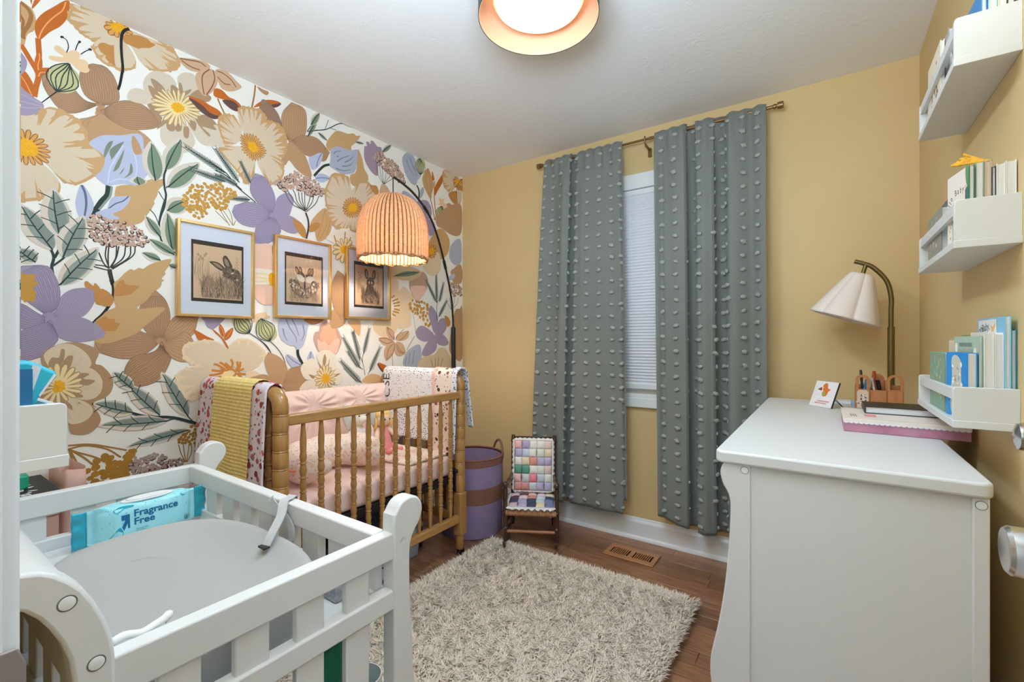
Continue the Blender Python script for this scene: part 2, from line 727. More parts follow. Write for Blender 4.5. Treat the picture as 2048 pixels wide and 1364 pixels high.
# curtain rod
rod = thing('curtain_rod', 'thin bronze curtain rod with square end caps above the window', 'curtain rod', (-.87, 2.58, 2.335))
M_rod = mat('bronze_rod', ph(120, 92, 58), 0.35, metal=0.6)
one('rod', lambda m: (m.cyl((-1.53, 2.58, 2.335), (-.80, 2.58, 2.335), .0065, 12), m.cyl((-.83, 2.58, 2.335), (-.215, 2.58, 2.335), .0085, 12)), M_rod, rod, smooth=True, auto=40)
for sx, x in ((-1, -1.53), (1, -.215)):
    one('finial', lambda m: (m.lathe([(.008, 0), (.012, .002), (.012, .012), (.009, .014), (.009, .018), (.0165, .02), (.0165, .043), (.0145, .045)], (x, 2.58, 2.335), (sx, 0, 0), 20)), M_rod, rod, smooth=True, auto=40)
for x in (-1.47, -.852, -.28):
    one('bracket', lambda m: (m.box((x - .009, 2.655, 2.262), (x + .009, 2.672, 2.312)), m.box((x - .006, 2.585, 2.298), (x + .006, 2.66, 2.306)), m.tube([(x, 2.59, 2.302), (x, 2.572, 2.312), (x, 2.566, 2.335), (x, 2.573, 2.350)], .0045, 8)), M_rod, rod, bevel=.001)

# ------------------------------------------------------------------ wallpaper print (flat print on the wall; coordinates are millimetres along and up the wall)
INK = {k: ph(*v) for k, v in dict(
    cr=(186, 170, 148), cr2=(188, 173, 150), cr3=(200, 180, 152), cr4=(212, 202, 186), ta=(174, 139, 97), ta2=(140, 98, 55), ta3=(166, 118, 66), ta4=(172, 140, 98),
    tp=(154, 121, 93), tp2=(163, 129, 97), tp3=(150, 108, 72), tp4=(192, 156, 116), tq=(134, 106, 90), tv=(124, 95, 72), tv2=(108, 80, 62), tv3=(176, 145, 112), lv=(140, 129, 151), lv2=(122, 112, 132), lv3=(122, 112, 140), lv4=(140, 124, 140),
    ld=(112, 101, 130), lvl=(160, 152, 172), lvb=(176, 180, 204), bl=(158, 164, 186), bl2=(150, 155, 172), bd=(84, 92, 118), bd2=(112, 118, 132), bdg=(110, 117, 105),
    orl=(206, 140, 84), mu=(172, 128, 58), mu2=(148, 108, 42), mus=(138, 104, 58), ye=(206, 150, 28), yd=(212, 156, 36), st=(190, 145, 90), sta=(188, 140, 78), stb=(140, 88, 34), cy=(216, 194, 146),
    dk=(36, 42, 48), dk2=(56, 50, 46), dkb=(62, 48, 42), dkg=(42, 54, 54), bk=(32, 30, 30), gd=(36, 52, 46), gr=(106, 124, 104), gg=(124, 135, 128), bs=(186, 176, 164), bs2=(176, 176, 168),
    pk=(172, 142, 126), pkg=(150, 130, 124), pk2=(178, 148, 122), pk3=(176, 142, 128), pk4=(206, 170, 152), pp=(214, 160, 132), gb=(164, 164, 122), bf=(200, 172, 138), bn=(122, 74, 40), mb=(88, 64, 58), cg=(184, 172, 156),
    cg2=(186, 168, 138), tg=(148, 122, 96), tg2=(150, 124, 94), tg3=(152, 122, 92), ors=(176, 112, 50), ors2=(158, 116, 56), wh=(208, 206, 202)).items()}
INK['or'] = ph(168, 90, 34)
WPD = """b|ta|319,2359 333,2364 348,2359 361,2350 369,2326 370,2304 365,2278 356,2266 348,2252 343,2221 339,2210 333,2215 327,2251 319,2303
s|ta2|12|0|331,2360 350,2346 358,2326 352,2291 340,2259 338,2235
s|ta2|8|0|327,2321 339,2297 334,2261
u
b|or|445,2434 458,2434 455,2394 449,2367 432,2331 405,2295 382,2255 375,2252 368,2274 367,2291 370,2315 386,2351 413,2390
s|orl|5|0|447,2430 438,2393 419,2362 398,2323 384,2286 377,2256
g|or|355,2381 361,2384 359,2366
g|or|366,2387 382,2397 370,2370 361,2352 359,2357
u
s|or|16|0|375,2255 377,2222 378,2194
s|or|16|0|333,2212 344,2193 358,2166 372,2139 376,2118 370,2081 366,2045
b|or|378,2211 385,2189 386,2160 380,2140 372,2139 367,2154 367,2177 372,2199
s|orl|4|0|378,2205 379,2186 375,2163 376,2144
g|or|378,2153 403,2166 403,2154 399,2131 378,2119
s|orl|4|0|401,2146 382,2138 376,2121
b|or|331,2113 344,2123 358,2101 365,2079 366,2048 361,2040 348,2051 331,2068
s|orl|4|0|333,2103 346,2081 360,2045
u
b|lv|327,2184 337,2181 346,2166 348,2150 342,2122 327,2106
p|tp|tv|12|3|544,2095|498,2091 449,2141 415,2154|384,2128|392,2085 432,2027 476,2033
p|tp|tv|14|3|544,2092|500,2110 484,2170 498,2216|521,2239|559,2246 588,2213 601,2139 573,2105
p|tp2|tv|9|2|542,2054|507,2027 480,2004 498,1945|530,1932|578,1961 618,1963 591,2026
b|tp2|542,2054 507,1994 503,1934 530,1932 578,1974 654,1995 708,1931 736,1943 730,1975 694,2023 641,2046 591,2052
p|tp|tv|12|3|544,2069|588,2119 626,2144 673,2149 711,2132|742,2124|730,2082 692,2054 626,2032 573,2047
u
b|bf|449,2244 460,2257 471,2264 482,2262 486,2252 484,2239 498,2242 509,2234 508,2221 513,2211 507,2199 498,2193 484,2194 471,2202 462,2210 449,2209 432,2201 415,2197 404,2198 402,2206 407,2211 424,2217 441,2224 432,2230 419,2235 416,2245 419,2254 428,2258 441,2252
u
s|dk|4|0|449,2244 454,2268 449,2290 436,2295
s|dk|4|0|473,2265 478,2287 483,2302
s|dk|4|0|488,2258 500,2275 514,2290
b|dk|432,2294 436,2299 442,2298 438,2291 433,2290
b|dk|480,2300 484,2308 489,2305 484,2297
b|dk|508,2288 514,2295 520,2291 514,2285
u
s|dk|5|0.2|422,2087 405,2062 384,2031
d|422,2087|456,2207|454,2207 467,2194 480,2180 484,2158 478,2124 460,2100 441,2091 424,2089 409,2107 401,2130 403,2154 415,2178 434,2193
u
b|lv|327,2061 344,2055 368,2040 386,2031 390,2016 384,1995 358,1976 327,1960
s|lvl|3|0|331,2040 358,2033 384,2027
s|lvl|3|0|331,2015 358,2016 386,2019
s|lvl|3|0|331,1993 358,2001 386,2015
u
f|cr|ta|5|3|0.45|342,1859|291,1968 331,1965 368,1983 403,2024 441,2024 480,2010 503,1971 503,1934 441,1906 378,1889
f|cr|ta|7|5|0.45|342,1859|378,1895 441,1912 496,1930 530,1922 554,1902 558,1872 542,1830 526,1809 498,1780 471,1763 441,1766 419,1787 398,1815 358,1848
f|cr|ta|4|8|0.45|342,1859|342,1842 388,1812 415,1785 432,1755 430,1722 415,1706 378,1682 339,1667 308,1662 282,1723
u
m|18|ye|sta|stb|0.5|1|344,1857|407,1864 403,1878 388,1904 364,1918 340,1923 316,1900 297,1849 300,1812 321,1796 354,1798 388,1810 402,1823
u
f|cr|ta|5|2|0.4|611,2426|460,2433 496,2437 530,2439 578,2439 573,2376 549,2338 526,2327 491,2334 462,2360 451,2371 454,2397 460,2409
f|cr|ta|3|2|0.25|611,2426|566,2375 601,2378 611,2259 588,2257 554,2256 530,2278 521,2301 528,2326
b|ta3|537,2319 552,2336 573,2338 591,2344 603,2316 611,2262 601,2257 573,2269 559,2280 559,2290 544,2298
u
f|cr|ta|2|4|0.2|603,2420|588,2380 626,2368 652,2327 652,2294 639,2273 611,2259 588,2262
f|cr|ta|6|5|0.4|603,2420|613,2423 692,2434 770,2435 797,2415 807,2392 800,2364 776,2337 742,2316 703,2304 673,2318 652,2346
u
b|ta3|613,2397 644,2417 665,2426 692,2427 703,2420 719,2418 711,2406 697,2392 673,2380 662,2371 639,2370 616,2373
m|11|ye|sta|stb|0.55|1|598,2427|644,2420 618,2400 588,2377 568,2379 556,2394 559,2417 588,2447 621,2446
u
s|bk|11|0.2|632,2435 616,2418 608,2391 607,2349 609,2308 612,2268 609,2241 603,2199 597,2174
u
b|cg|626,2152 628,2175 641,2198 662,2209 684,2210 703,2199 730,2177 681,2153 644,2147
b|cg|678,2241 686,2268 705,2297 730,2314 759,2316 782,2307 794,2277 776,2207 736,2200 697,2200 681,2212
b|cg|797,2310 806,2335 827,2354 854,2362 873,2350 899,2344 925,2319 867,2250 830,2227 806,2262
b|cg|736,2068 747,2099 782,2137 836,2123 864,2070 851,2030 824,2001 788,2001 759,2008 739,2028
b|cg|836,2141 892,2182 958,2175 979,2141 982,2090 925,2066 886,2067 861,2097
u
b|tg|703,2267 719,2270 747,2253 759,2217 736,2193 714,2237
b|tg|694,2235 711,2236 730,2218 742,2192 719,2186 703,2205
b|tg|773,2271 788,2278 803,2264 794,2225 776,2231
b|tg|803,2296 812,2298 818,2271 812,2251 803,2264
b|tg|812,2254 845,2289 848,2281 830,2255 812,2233
b|tg|836,2244 873,2300 899,2300 928,2292 922,2270 899,2253 867,2221
b|tg|692,2157 736,2173 736,2122 714,2126
b|tg|759,2111 788,2119 788,2087 773,2077 760,2084
b|tg|791,2113 812,2121 812,2096 800,2085 791,2088
b|tg|821,2114 840,2118 840,2079 831,2067 821,2075
b|tg|836,2145 867,2153 867,2121 858,2112
b|tg|867,2161 892,2196 925,2198 952,2176 938,2167 948,2148 892,2142 923,2121 915,2110
b|tg|725,2067 736,2098 753,2125 764,2116
u
m|24|yd|cy|tg2|0.27|4|800,2189|889,2213 880,2238 845,2258 824,2270 794,2267 764,2250 736,2241 708,2194 705,2153 736,2125 762,2101 800,2106 854,2145 886,2183
u
b|pk2|800,2402 836,2421 880,2436 912,2438 925,2426 905,2398 867,2376 830,2375
b|pk2|867,2365 886,2389 925,2419 952,2409 955,2370 938,2325 905,2285 880,2299 867,2329
b|pk2|945,2421 975,2440 1010,2434 1035,2415 1060,2396 1017,2357 975,2350 955,2381
u
s|bn|6|0|806,2404 845,2417 883,2427 907,2419
s|bn|6|0|812,2400 845,2390 883,2392
s|bn|6|0|922,2415 896,2379 892,2341 900,2290
s|bn|6|0|936,2417 943,2383 932,2341 909,2292
s|bn|6|0|952,2422 979,2423 1014,2409 1035,2385
s|bn|6|0|955,2396 982,2379 1010,2385
u
b|or|839,2254 854,2259 892,2261 922,2252 958,2245 975,2226 958,2204 915,2205 867,2221
b|mb|840,2248 867,2247 899,2235 925,2217 962,2217 955,2203 932,2195 899,2202 867,2221
b|or|948,2340 975,2343 1003,2325 1031,2323 1057,2307 1049,2288 996,2303 945,2300 938,2319
b|mb|975,2296 1014,2313 1042,2304 1048,2287 1037,2271 1007,2274
s|ta2|7|0|955,2297 968,2269 986,2235
s|ta2|8|0|1124,2436 1118,2380 1107,2318
b|tp|1132,2434 1163,2432 1189,2432 1179,2411 1151,2415
u
b|or|1116,2324 1147,2365 1187,2392 1228,2404 1251,2401 1232,2377 1203,2361 1163,2352
b|mb|1199,2371 1251,2401 1240,2382 1215,2364
p|tq|tv|10|3|1304,2226|1228,2239 1147,2313|1155,2378|1179,2383 1236,2342 1265,2270
p|tp2|tv|10|3|1304,2222|1257,2292 1261,2360|1308,2431|1376,2429 1392,2379 1380,2284
p|tp|tv|10|3|1304,2222|1348,2268 1403,2292 1465,2293|1530,2244|1495,2182 1422,2181 1357,2185
b|tp2|1304,2222 1265,2170 1253,2083 1278,2095 1295,2122 1335,2088 1385,2068 1422,2080 1389,2170 1357,2194
u
f|cr|ta|5|11|0.45|1109,2128|958,2205 979,2232 1007,2245 1039,2234 1060,2184 1049,2134 996,2092 975,2118 958,2168
f|cr|ta|5|12|0.45|1109,2128|1042,2270 1060,2304 1113,2320 1151,2323 1175,2292 1163,2255 1116,2190 1064,2186
f|cr|ta|9|13|0.45|1109,2128|1116,2190 1171,2273 1224,2293 1265,2270 1280,2217 1278,2158 1244,2117 1179,2112
f|cr|ta|5|14|0.45|1109,2128|962,2065 996,2092 1060,2111 1109,2108 1124,2066 1116,1996 1101,1956 1075,1941 1049,1976 996,2024
f|cr|ta|4|15|0.45|1109,2128|1132,2068 1179,2112 1253,2108 1265,2079 1261,2027 1203,1969 1163,2006
u
m|26|ye|sta|stb|0.38|1|1111,2127|1177,2132 1157,2161 1120,2191 1060,2173 1053,2135 1060,2095 1082,2076 1116,2061 1159,2089 1175,2115
u
b|bl|512,1928 530,1959 561,1982 603,1996 670,2024 681,1955 694,1893 692,1866 654,1812 616,1807 578,1792 561,1786 530,1812 544,1834 556,1872 552,1902
b|bdg|582,1963 568,1955 556,1922 555,1890 566,1916
b|bdg|616,1975 596,1955 581,1924 576,1891 593,1922
b|bdg|617,1943 601,1905 588,1869 583,1846 601,1870
b|bdg|573,1930 613,1974 596,1934 578,1897
b|bdg|616,1944 603,1905 591,1869 588,1855 606,1893
b|bdg|637,1897 643,1879 641,1856 616,1830 631,1856
b|bdg|616,1872 611,1853 601,1840
s|lvb|6|0|566,1793 573,1855 593,1909 613,1961
s|lvb|6|0|573,1802 603,1823 654,1828
s|lvb|6|0|639,1998 646,1952 657,1890 652,1839
u
s|gd|22|0|570,1786 566,1749 549,1720 530,1681 507,1651
s|gg|8|0|578,1787 573,1748 556,1715 540,1686
b|bl|487,1765 500,1762 521,1719 524,1689 514,1656 496,1633 480,1654 473,1695 478,1735
s|bd|9|0.3|490,1767 500,1738 503,1696 498,1652
u
b|ta4|588,1773 601,1795 618,1803 639,1809 652,1810 676,1830 705,1852 725,1855 750,1865 747,1840 730,1815 725,1790 714,1763 716,1754 703,1724 697,1712 686,1690 673,1667 652,1653 613,1635 583,1645
u
b|bl|578,1742 603,1754 634,1762 634,1746 623,1721 603,1697 573,1677 559,1661 566,1704
s|bd|6|0|630,1761 613,1738 588,1720 564,1691
b|bl|532,1674 565,1696 603,1710 590,1687 578,1677 594,1673 601,1663 575,1657 550,1656 532,1664
u
b|tp2|645,2010 662,1990 673,1958 670,1945 649,1938 639,1982
s|dkg|8|0|812,2061 797,2014 762,1923 750,1885 749,1851 753,1818 756,1798 750,1748 739,1712 732,1676 730,1642 732,1622
s|dkg|7|0|752,1778 739,1722 733,1684 733,1652 739,1606 759,1581 788,1559
s|dkg|5|0|757,1829 764,1848 776,1858
s|dkg|4|0|730,1808 742,1787 752,1773
l|ol|78|719,1849|704,2010
l|ol|66|754,1907|813,2064
l|ol|74|762,1834|883,1979
l|ol|70|760,1734|839,1802
l|ol|62|779,1565|759,1732
l|ol|60|665,1817|657,1850
l|ol|44|735,1619|684,1696
l|ol|46|786,1550|694,1603
l|ol|38|737,1519|672,1542
l|ol|30|790,1495|766,1505
s|dkg|4|0|700,1726 717,1706 730,1673
u
l|fe|34|987,1964|824,2031
l|fe|34|987,1923|845,1939
l|fe|30|1049,1937|945,2063
l|fe|22|1105,1942|1053,2039
l|fe|26|1039,1927|945,1941
s|dkg|6|0|918,1999 945,1985 989,1965 1024,1930 1060,1904
s|dkg|6|0|945,1964 996,1950 1028,1921 1064,1897 1124,1861
l|fe|26|1097,1867|1010,1852
l|fe|24|1039,1921|965,1945
u
s|mus|4|0|996,1735 965,1762 945,1779
s|mus|4|0|1007,1722 975,1772 965,1792
s|mus|4|0|1021,1725 993,1768 975,1790
s|mus|4|0|1021,1725 1014,1773 1000,1800
s|mus|4|0|1024,1726 1033,1751
c|mu|-|95|5|17|811,1797 830,1824 845,1868 880,1873 908,1894 924,1885 966,1913 991,1895 1026,1890 1033,1873 1009,1843 991,1806 1000,1794 966,1786 934,1797 904,1771 914,1756 900,1734 876,1720 853,1737 830,1745 819,1773
u
p|lv|ld|13|3|1203,1816|1147,1851 1101,1903 1105,1967|1124,2002|1171,1994 1211,1936 1221,1878
b|lv|1203,1816 1219,1853 1228,1904 1257,1936 1295,1951 1319,1923 1308,1878 1291,1832 1244,1821
p|lv|ld|10|3|1203,1812|1147,1855 1086,1852|1028,1822|1019,1782 1060,1741 1132,1744
b|lv|1211,1810 1253,1827 1300,1834 1331,1824 1367,1801 1339,1755 1304,1744 1261,1754 1228,1772
p|lv|ld|12|3|1211,1810|1171,1781 1128,1743 1120,1690|1124,1648|1179,1665 1244,1730 1244,1768
u
b|ta3|1313,1820 1353,1812 1380,1787 1389,1754 1385,1732 1357,1744 1331,1773
u
s|dk2|5|0|1387,1875 1357,1886 1313,1896 1282,1931 1274,1958
s|dk2|5|0|1387,1875 1335,1902 1304,1936 1282,1968
s|dk2|5|0|1383,1879 1339,1915 1326,1955 1313,1977
s|dk2|5|0|1383,1883 1353,1923 1344,1972
s|dk2|5|0|1383,1883 1367,1927 1362,1973
s|dk2|5|0|1383,1883 1380,1934 1380,1982
s|dk2|5|0|1385,1883 1403,1932 1413,1973
s|dk2|5|0|1387,1882 1422,1936 1432,1983
s|dk2|5|0|1389,1876 1441,1932 1463,1982
s|dk2|10|0|1385,1870 1399,1834 1401,1791 1389,1732
c|pk|dkb|85|6|13|1211,1988 1236,2009 1252,2008 1300,2048 1332,2079 1355,2075 1372,2054 1400,2067 1435,2061 1471,2044 1502,2011 1483,1992 1447,1988 1412,1968 1372,1979 1344,1987 1311,1983 1278,1959 1252,1957 1221,1974
u
b|ta|1499,1923 1534,1879 1540,1818 1511,1761 1455,1730 1433,1797 1412,1812 1433,1857
s|ta3|4|0|1499,1913 1511,1833 1466,1742
s|ta3|4|0|1499,1913 1477,1826 1455,1750
s|ta3|4|0|1499,1913 1528,1857 1511,1771
b|ta3|1408,1806 1446,1831 1470,1823 1451,1793 1408,1771
u
c|pk|dkb|26|3|15|398,1576 416,1587 445,1604 472,1604 486,1586 472,1568 448,1545 432,1564 411,1560
c|pk|dkb|105|8|19|507,1654 537,1669 565,1652 596,1655 638,1652 671,1634 694,1608 691,1576 671,1561 648,1569 619,1560 591,1551 564,1554 537,1557 514,1572 503,1610
u
s|dk2|6|0|571,1463 556,1471 528,1472
s|dk2|6|0|571,1463 554,1481 539,1522
s|dk2|6|0|570,1466 559,1510 562,1550
s|dk2|6|0|568,1468 567,1512 570,1563
s|dk2|6|0|573,1468 590,1508 593,1555
s|dk2|6|0|575,1466 592,1510 600,1556
s|dk2|6|0|576,1467 613,1511 621,1560
s|dk2|6|0|578,1464 631,1516 637,1562
s|dk2|6|0|580,1462 643,1523 652,1565
s|dk2|6|0|567,1456 547,1460 518,1466
s|dk2|15|0|571,1461 574,1439 582,1400
s|bk|14|0.3|576,1419 582,1402 584,1381 582,1352 571,1321 552,1286 528,1257
s|bk|8|0|558,1294 543,1271 522,1250
u
s|dkg|10|0.4|412,1424 410,1451 415,1484 405,1518 391,1536 366,1576 346,1611 333,1647
s|dkg|9|0.4|417,1482 430,1518 434,1550 428,1586 423,1632 415,1678 405,1698
s|dkg|7|0.3|413,1452 441,1485 458,1516 478,1563 489,1612 493,1651
s|dkg|7|0.3|428,1385 455,1409 471,1432 494,1467 517,1509 537,1536
l|gg|80|412,1510|330,1657
l|gg|84|431,1559|412,1736
l|gg|78|439,1487|497,1654
l|gg|72|431,1385|539,1541
l|gg|60|369,1459|325,1500
u
p|lv|ld|15|3|399,1272|367,1301 343,1331 329,1404|335,1441|397,1450 417,1419 429,1377 431,1338 421,1297
b|mu|333,1423 341,1414 367,1415 369,1406 364,1396 374,1388 372,1376 362,1370 369,1352 369,1338 365,1322 359,1316 353,1323 343,1315 337,1326 329,1330 329,1413
p|lv|lv3|9|2|404,1270|424,1299 435,1343 461,1370|492,1380|529,1374 526,1331 507,1289 485,1268 445,1262
p|lv|lv3|9|2|404,1265|435,1271 479,1270 517,1254|557,1207|551,1197 507,1179 461,1179 426,1196 407,1227
p|lv|ld|8|3|397,1264|372,1280 338,1308|307,1311|307,1243 351,1221 384,1233
p|lv|ld|14|3|407,1255|380,1240 335,1216|307,1197|319,1114 351,1113 387,1129 417,1167 426,1196
u
b|ta3|498,1401 505,1407 515,1398 524,1391 532,1398 541,1388 545,1378 561,1377 581,1355 583,1335 573,1316 553,1317 528,1331 530,1369 503,1382
u
b|tp2|528,1176 538,1199 587,1223 624,1216 671,1219 734,1181 693,1135 650,1112 604,1116 558,1127 528,1146
p|tp|tv|10|3|734,1181|671,1219 629,1239 587,1199|528,1174|544,1138 598,1113 650,1112 705,1143
p|tp|tv|14|3|734,1184|682,1227 667,1321|720,1391|753,1355 769,1305 769,1260 757,1218
p|tp2|tv|8|3|739,1178|769,1260 796,1292 826,1308|876,1287|860,1216 826,1187 786,1187
p|tp2|tv|8|3|739,1178|786,1193 835,1216|886,1113|826,1089 781,1105 757,1136
p|tp|tv2|14|3|741,1178|716,1137 650,1117 624,1086|612,1034|629,1001 685,997 739,1026 774,1105 757,1134
u
b|ta4|598,1422 739,1440 736,1423 716,1393 689,1347 658,1318 671,1311 727,1322 753,1316 716,1275 680,1238 658,1213 618,1192 567,1171 532,1174 528,1186 556,1204 552,1237 528,1252 548,1278 563,1297 589,1314 585,1334 585,1379
b|ta4|592,1397 609,1439 635,1469 647,1466 663,1478 677,1476 694,1492 715,1506 748,1523 775,1529 766,1500 752,1474 754,1464 741,1444 735,1406 684,1376
b|ta3|589,1395 602,1417 614,1423 620,1408 641,1405 663,1404 661,1394 650,1384 633,1367 587,1358
b|ta3|530,1252 558,1276 567,1266 585,1267 589,1254 602,1249 598,1239 587,1220 556,1220 540,1232
b|lv|525,1252 536,1242 552,1222 558,1209 552,1194 528,1189
b|ta3|525,1396 534,1398 542,1382 554,1381 560,1363 567,1356 568,1331 561,1315 548,1318 528,1330
u
b|tg3|383,1129 425,1167 476,1175 522,1157 539,1134 529,1094 549,1084 577,1041 581,999 563,964 522,942 542,894 542,862 515,831 482,829 456,849 450,941 419,928 374,958 389,1057
f|cr2|cr2|2|21|0.1|422,1013|389,1125 428,1167 466,1166 502,1135 517,1099 508,1077 456,1053 428,1046
f|cr2|cr2|2|22|0.1|422,1013|444,1054 476,1074 515,1077 546,1039 548,993 529,963 495,958 463,983
f|cr2|cr2|2|23|0.1|422,1013|450,976 502,948 522,919 512,889 482,871 453,880 447,941
b|tg|401,1091 410,1120 428,1119 434,1149 444,1145 441,1106 434,1089 450,1123 466,1123 460,1088 447,1063 419,1043
b|tg|463,1049 489,1060 512,1054 495,1038 525,1031 525,1022 502,1011 476,1030
b|tg|469,991 492,976 489,967 463,974
b|tg|447,959 463,940 463,924 450,937
u
m|17|yd|cy|tg2|0.3|5|425,1010|492,1038 482,1069 453,1093 413,1099 395,1066 383,1008 383,966 413,945 450,958 469,965 489,985 495,1011
u
s|dkg|9|-0.5|519,940 556,938 592,918 644,888 698,866 780,852 868,814
s|dkg|6|0|636,1000 682,938 714,891 734,868
s|dkg|6|0|742,1041 776,983 797,916 828,861 859,820
s|dkg|6|0|539,854 570,842 640,831 698,832 784,846
s|dkg|5|0|625,756 678,767 738,769 832,788
l|gg|62|644,890|522,942
l|gg|66|734,868|621,1010
l|gg|72|837,849|738,1051
l|gg|60|759,840|536,854
l|gg|50|841,789|621,754
l|gg|50|644,985|581,1059
u
s|mus|7|0|453,780 482,761 529,734 574,697
s|mus|7|0|453,780 502,784 563,759 606,718
s|mus|7|0|456,779 463,739 466,686
s|mus|7|0|456,779 476,727 489,676
s|mus|7|0|456,779 495,741 529,698
s|mus|7|0|453,793 515,786 585,759 625,742
c|mu2|-|30|4|24|450,652 466,666 486,686 507,690 528,714 543,736 573,744 604,717 622,693 638,730 648,743 638,690 629,652 619,624 573,632 528,624 486,628 458,620
c|mu2|-|42|9|20|550,738 580,722 604,688 627,733 648,743 645,709 632,671 619,634 591,631 576,665
c|pkg|dkb|46|7|16|632,677 651,707 684,707 718,714 762,684 757,643 701,624 668,622 638,650
c|pkg|dkb|16|2|10|764,673 793,671 822,671 819,639 771,646
s|mus|5|0|828,650 810,695 802,732
s|mus|5|0|830,650 823,692 819,729
s|mus|5|0|832,649 837,690 841,725
s|mus|5|0|834,649 850,687 850,723
c|mu2|-|26|12|14|793,742 807,768 836,778 849,805 868,806 872,757 872,712 841,727 819,731
u
b|lv|893,1288 984,1292 965,1259 941,1235 929,1233 911,1244 902,1267
b|or|857,1231 881,1220 911,1201 941,1184 881,1183 867,1207
b|or|933,1234 947,1225 971,1201 984,1184 1000,1153 998,1143 990,1154 971,1191 947,1215
b|or|965,1259 981,1236 985,1212 976,1200 965,1218 961,1242
b|or|1019,1243 1020,1223 1009,1198 990,1184 982,1195 990,1219
s|orl|3|0|968,1249 978,1222 982,1198
s|orl|3|0|1016,1236 1000,1205 989,1191
u
d|1095,1217|1035,1306|1014,1305 1035,1303 1093,1302 1095,1252 1095,1217 1068,1215 1042,1230 1022,1257
s|dk2|5|0|1097,1217 1130,1195 1165,1166 1196,1126
d|1194,1178|1146,1294|1146,1294 1202,1263 1228,1230 1224,1196 1191,1177 1158,1192 1133,1221 1124,1253
s|dk2|5|0|1146,1185 1179,1155 1201,1118
s|dk2|5|0|1197,1178 1234,1140 1261,1098 1277,1052
b|bf|1123,1311 1172,1324 1180,1310 1196,1303 1183,1290 1154,1294 1137,1282 1119,1273 1099,1267 1119,1285
u
f|cr2|cr3|3|31|0.3|1012,1033|814,1143 830,1168 867,1179 917,1186 965,1171 1000,1140 1003,1105 1016,1050 971,1052 923,1061 867,1073 833,1088 819,1111
f|cr2|cr3|3|32|0.3|1012,1033|1000,1140 1022,1178 1065,1192 1109,1181 1158,1145 1172,1115 1154,1072 1109,1041 1055,1037 1009,1078
f|cr2|cr3|3|33|0.3|1012,1033|792,1029 811,1053 861,1067 929,1064 971,1042 990,996 941,953 887,925 847,916 819,944 795,997
b|cr3|1082,1032 1119,1034 1154,1006 1119,987 1085,989
u
b|cy|971,1025 990,1041 1029,1039 1035,1021 1019,994 978,997 968,1008
s|ors|11|0|938,1074 953,1070 987,1048
s|ors|11|0|962,1081 978,1072 1000,1050
s|ors|11|0|985,1077 1000,1064 1012,1050
s|ors|11|0|1011,1095 1019,1074 1014,1053
s|ors|11|0|1038,1083 1042,1059 1035,1038
s|ors|11|0|1053,1081 1051,1058 1042,1038
s|ors|11|0|1070,1047 1055,1041 1042,1033
s|ors|11|0|1078,1020 1058,1023 1042,1027
s|ors|11|0|1071,989 1058,1005 1045,1024
s|ors|11|0|930,1047 956,1042 990,1044
s|ors|11|0|920,1024 947,1026 978,1034
s|ors|11|0|927,1007 953,1011 971,1014
s|ors|11|0|1016,998 1025,1014 1038,1028
s|ors|11|0|990,1041 1012,1050 1035,1031
u
p|tp2|tv3|8|3|1253,932|1193,1004 1168,1079|1186,1124|1242,1098 1277,1056 1284,1013
p|tp2|tv|10|3|1253,936|1288,1025 1320,1042|1361,1046|1394,991 1386,968 1352,908
b|tp2|1091,989 1125,1008 1175,1012 1257,962 1361,954 1361,907 1257,886 1146,898
u
b|bl|1250,1302 1394,1308 1394,1229 1373,1158 1348,1136 1332,1138 1324,1154 1296,1158 1261,1181 1242,1215
s|bd2|8|0.6|1261,1245 1269,1208 1284,1181
s|bd2|8|0.6|1277,1295 1296,1250 1328,1204 1336,1173
s|bd2|8|0.6|1308,1296 1332,1251 1348,1204
s|bd2|8|0.6|1369,1267 1377,1220 1361,1181
s|gd|16|0|1340,1134 1344,1103 1369,1055
b|bl|1280,1111 1316,1096 1361,1056 1328,1044 1304,1047 1280,1082
s|bd|5|0|1284,1105 1320,1073 1357,1052
b|bl|1415,1125 1435,1093 1432,1077 1394,1078
s|bd|5|0|1417,1121 1411,1086
u
b|tp3|1377,1299 1490,1304 1463,1278 1411,1271
b|pk3|1472,1271 1494,1292 1535,1281 1573,1261 1606,1190 1592,1139 1563,1102 1485,1108 1454,1133 1432,1189 1441,1229 1463,1234
b|pp|1494,1263 1545,1269 1568,1231 1573,1190 1526,1161 1472,1189 1476,1230
b|pk4|1454,1189 1476,1177 1499,1177 1522,1156 1545,1173 1578,1198 1592,1173 1563,1102 1472,1112
u
b|tp2|1545,1356 1636,1361 1636,1305 1621,1275 1582,1257 1535,1258
b|tp4|1650,1297 1734,1300 1734,1217 1716,1216 1681,1255
u
b|cr4|1450,1088 1472,1124 1526,1127 1568,1089 1563,1031 1508,1009
b|cr4|1361,1048 1398,1078 1437,1077 1485,985 1394,971 1361,1013
b|cr4|1563,1039 1611,994 1616,960 1582,929 1522,958
b|cr4|1361,942 1398,967 1485,973 1508,902 1361,915
b|tg|1499,1107 1508,1074 1494,1026 1485,1067
b|tg|1528,1082 1522,1033 1508,1004
b|tg|1454,1068 1481,1018 1508,992
b|tg|1437,1033 1485,1002 1508,984
b|tg|1402,999 1437,988 1428,973
b|tg|1573,1022 1535,990 1554,1010
b|tg|1597,995 1568,976 1531,982
b|tg|1535,957 1563,943 1554,931
m|16|yd|cy|tg2|0.4|3|1506,968|1568,988 1526,1041 1485,1047 1445,1004 1437,972 1445,931 1485,908 1535,916 1559,943
u
s|dkg|5|0|1771,971 1753,1048 1717,1126 1705,1201 1687,1231
s|dkg|5|0|1753,1043 1753,1089 1784,1150 1796,1253
s|dkg|5|0|1790,975 1834,1045 1886,1144
s|dkg|5|0|1753,1008 1699,1051 1653,1102
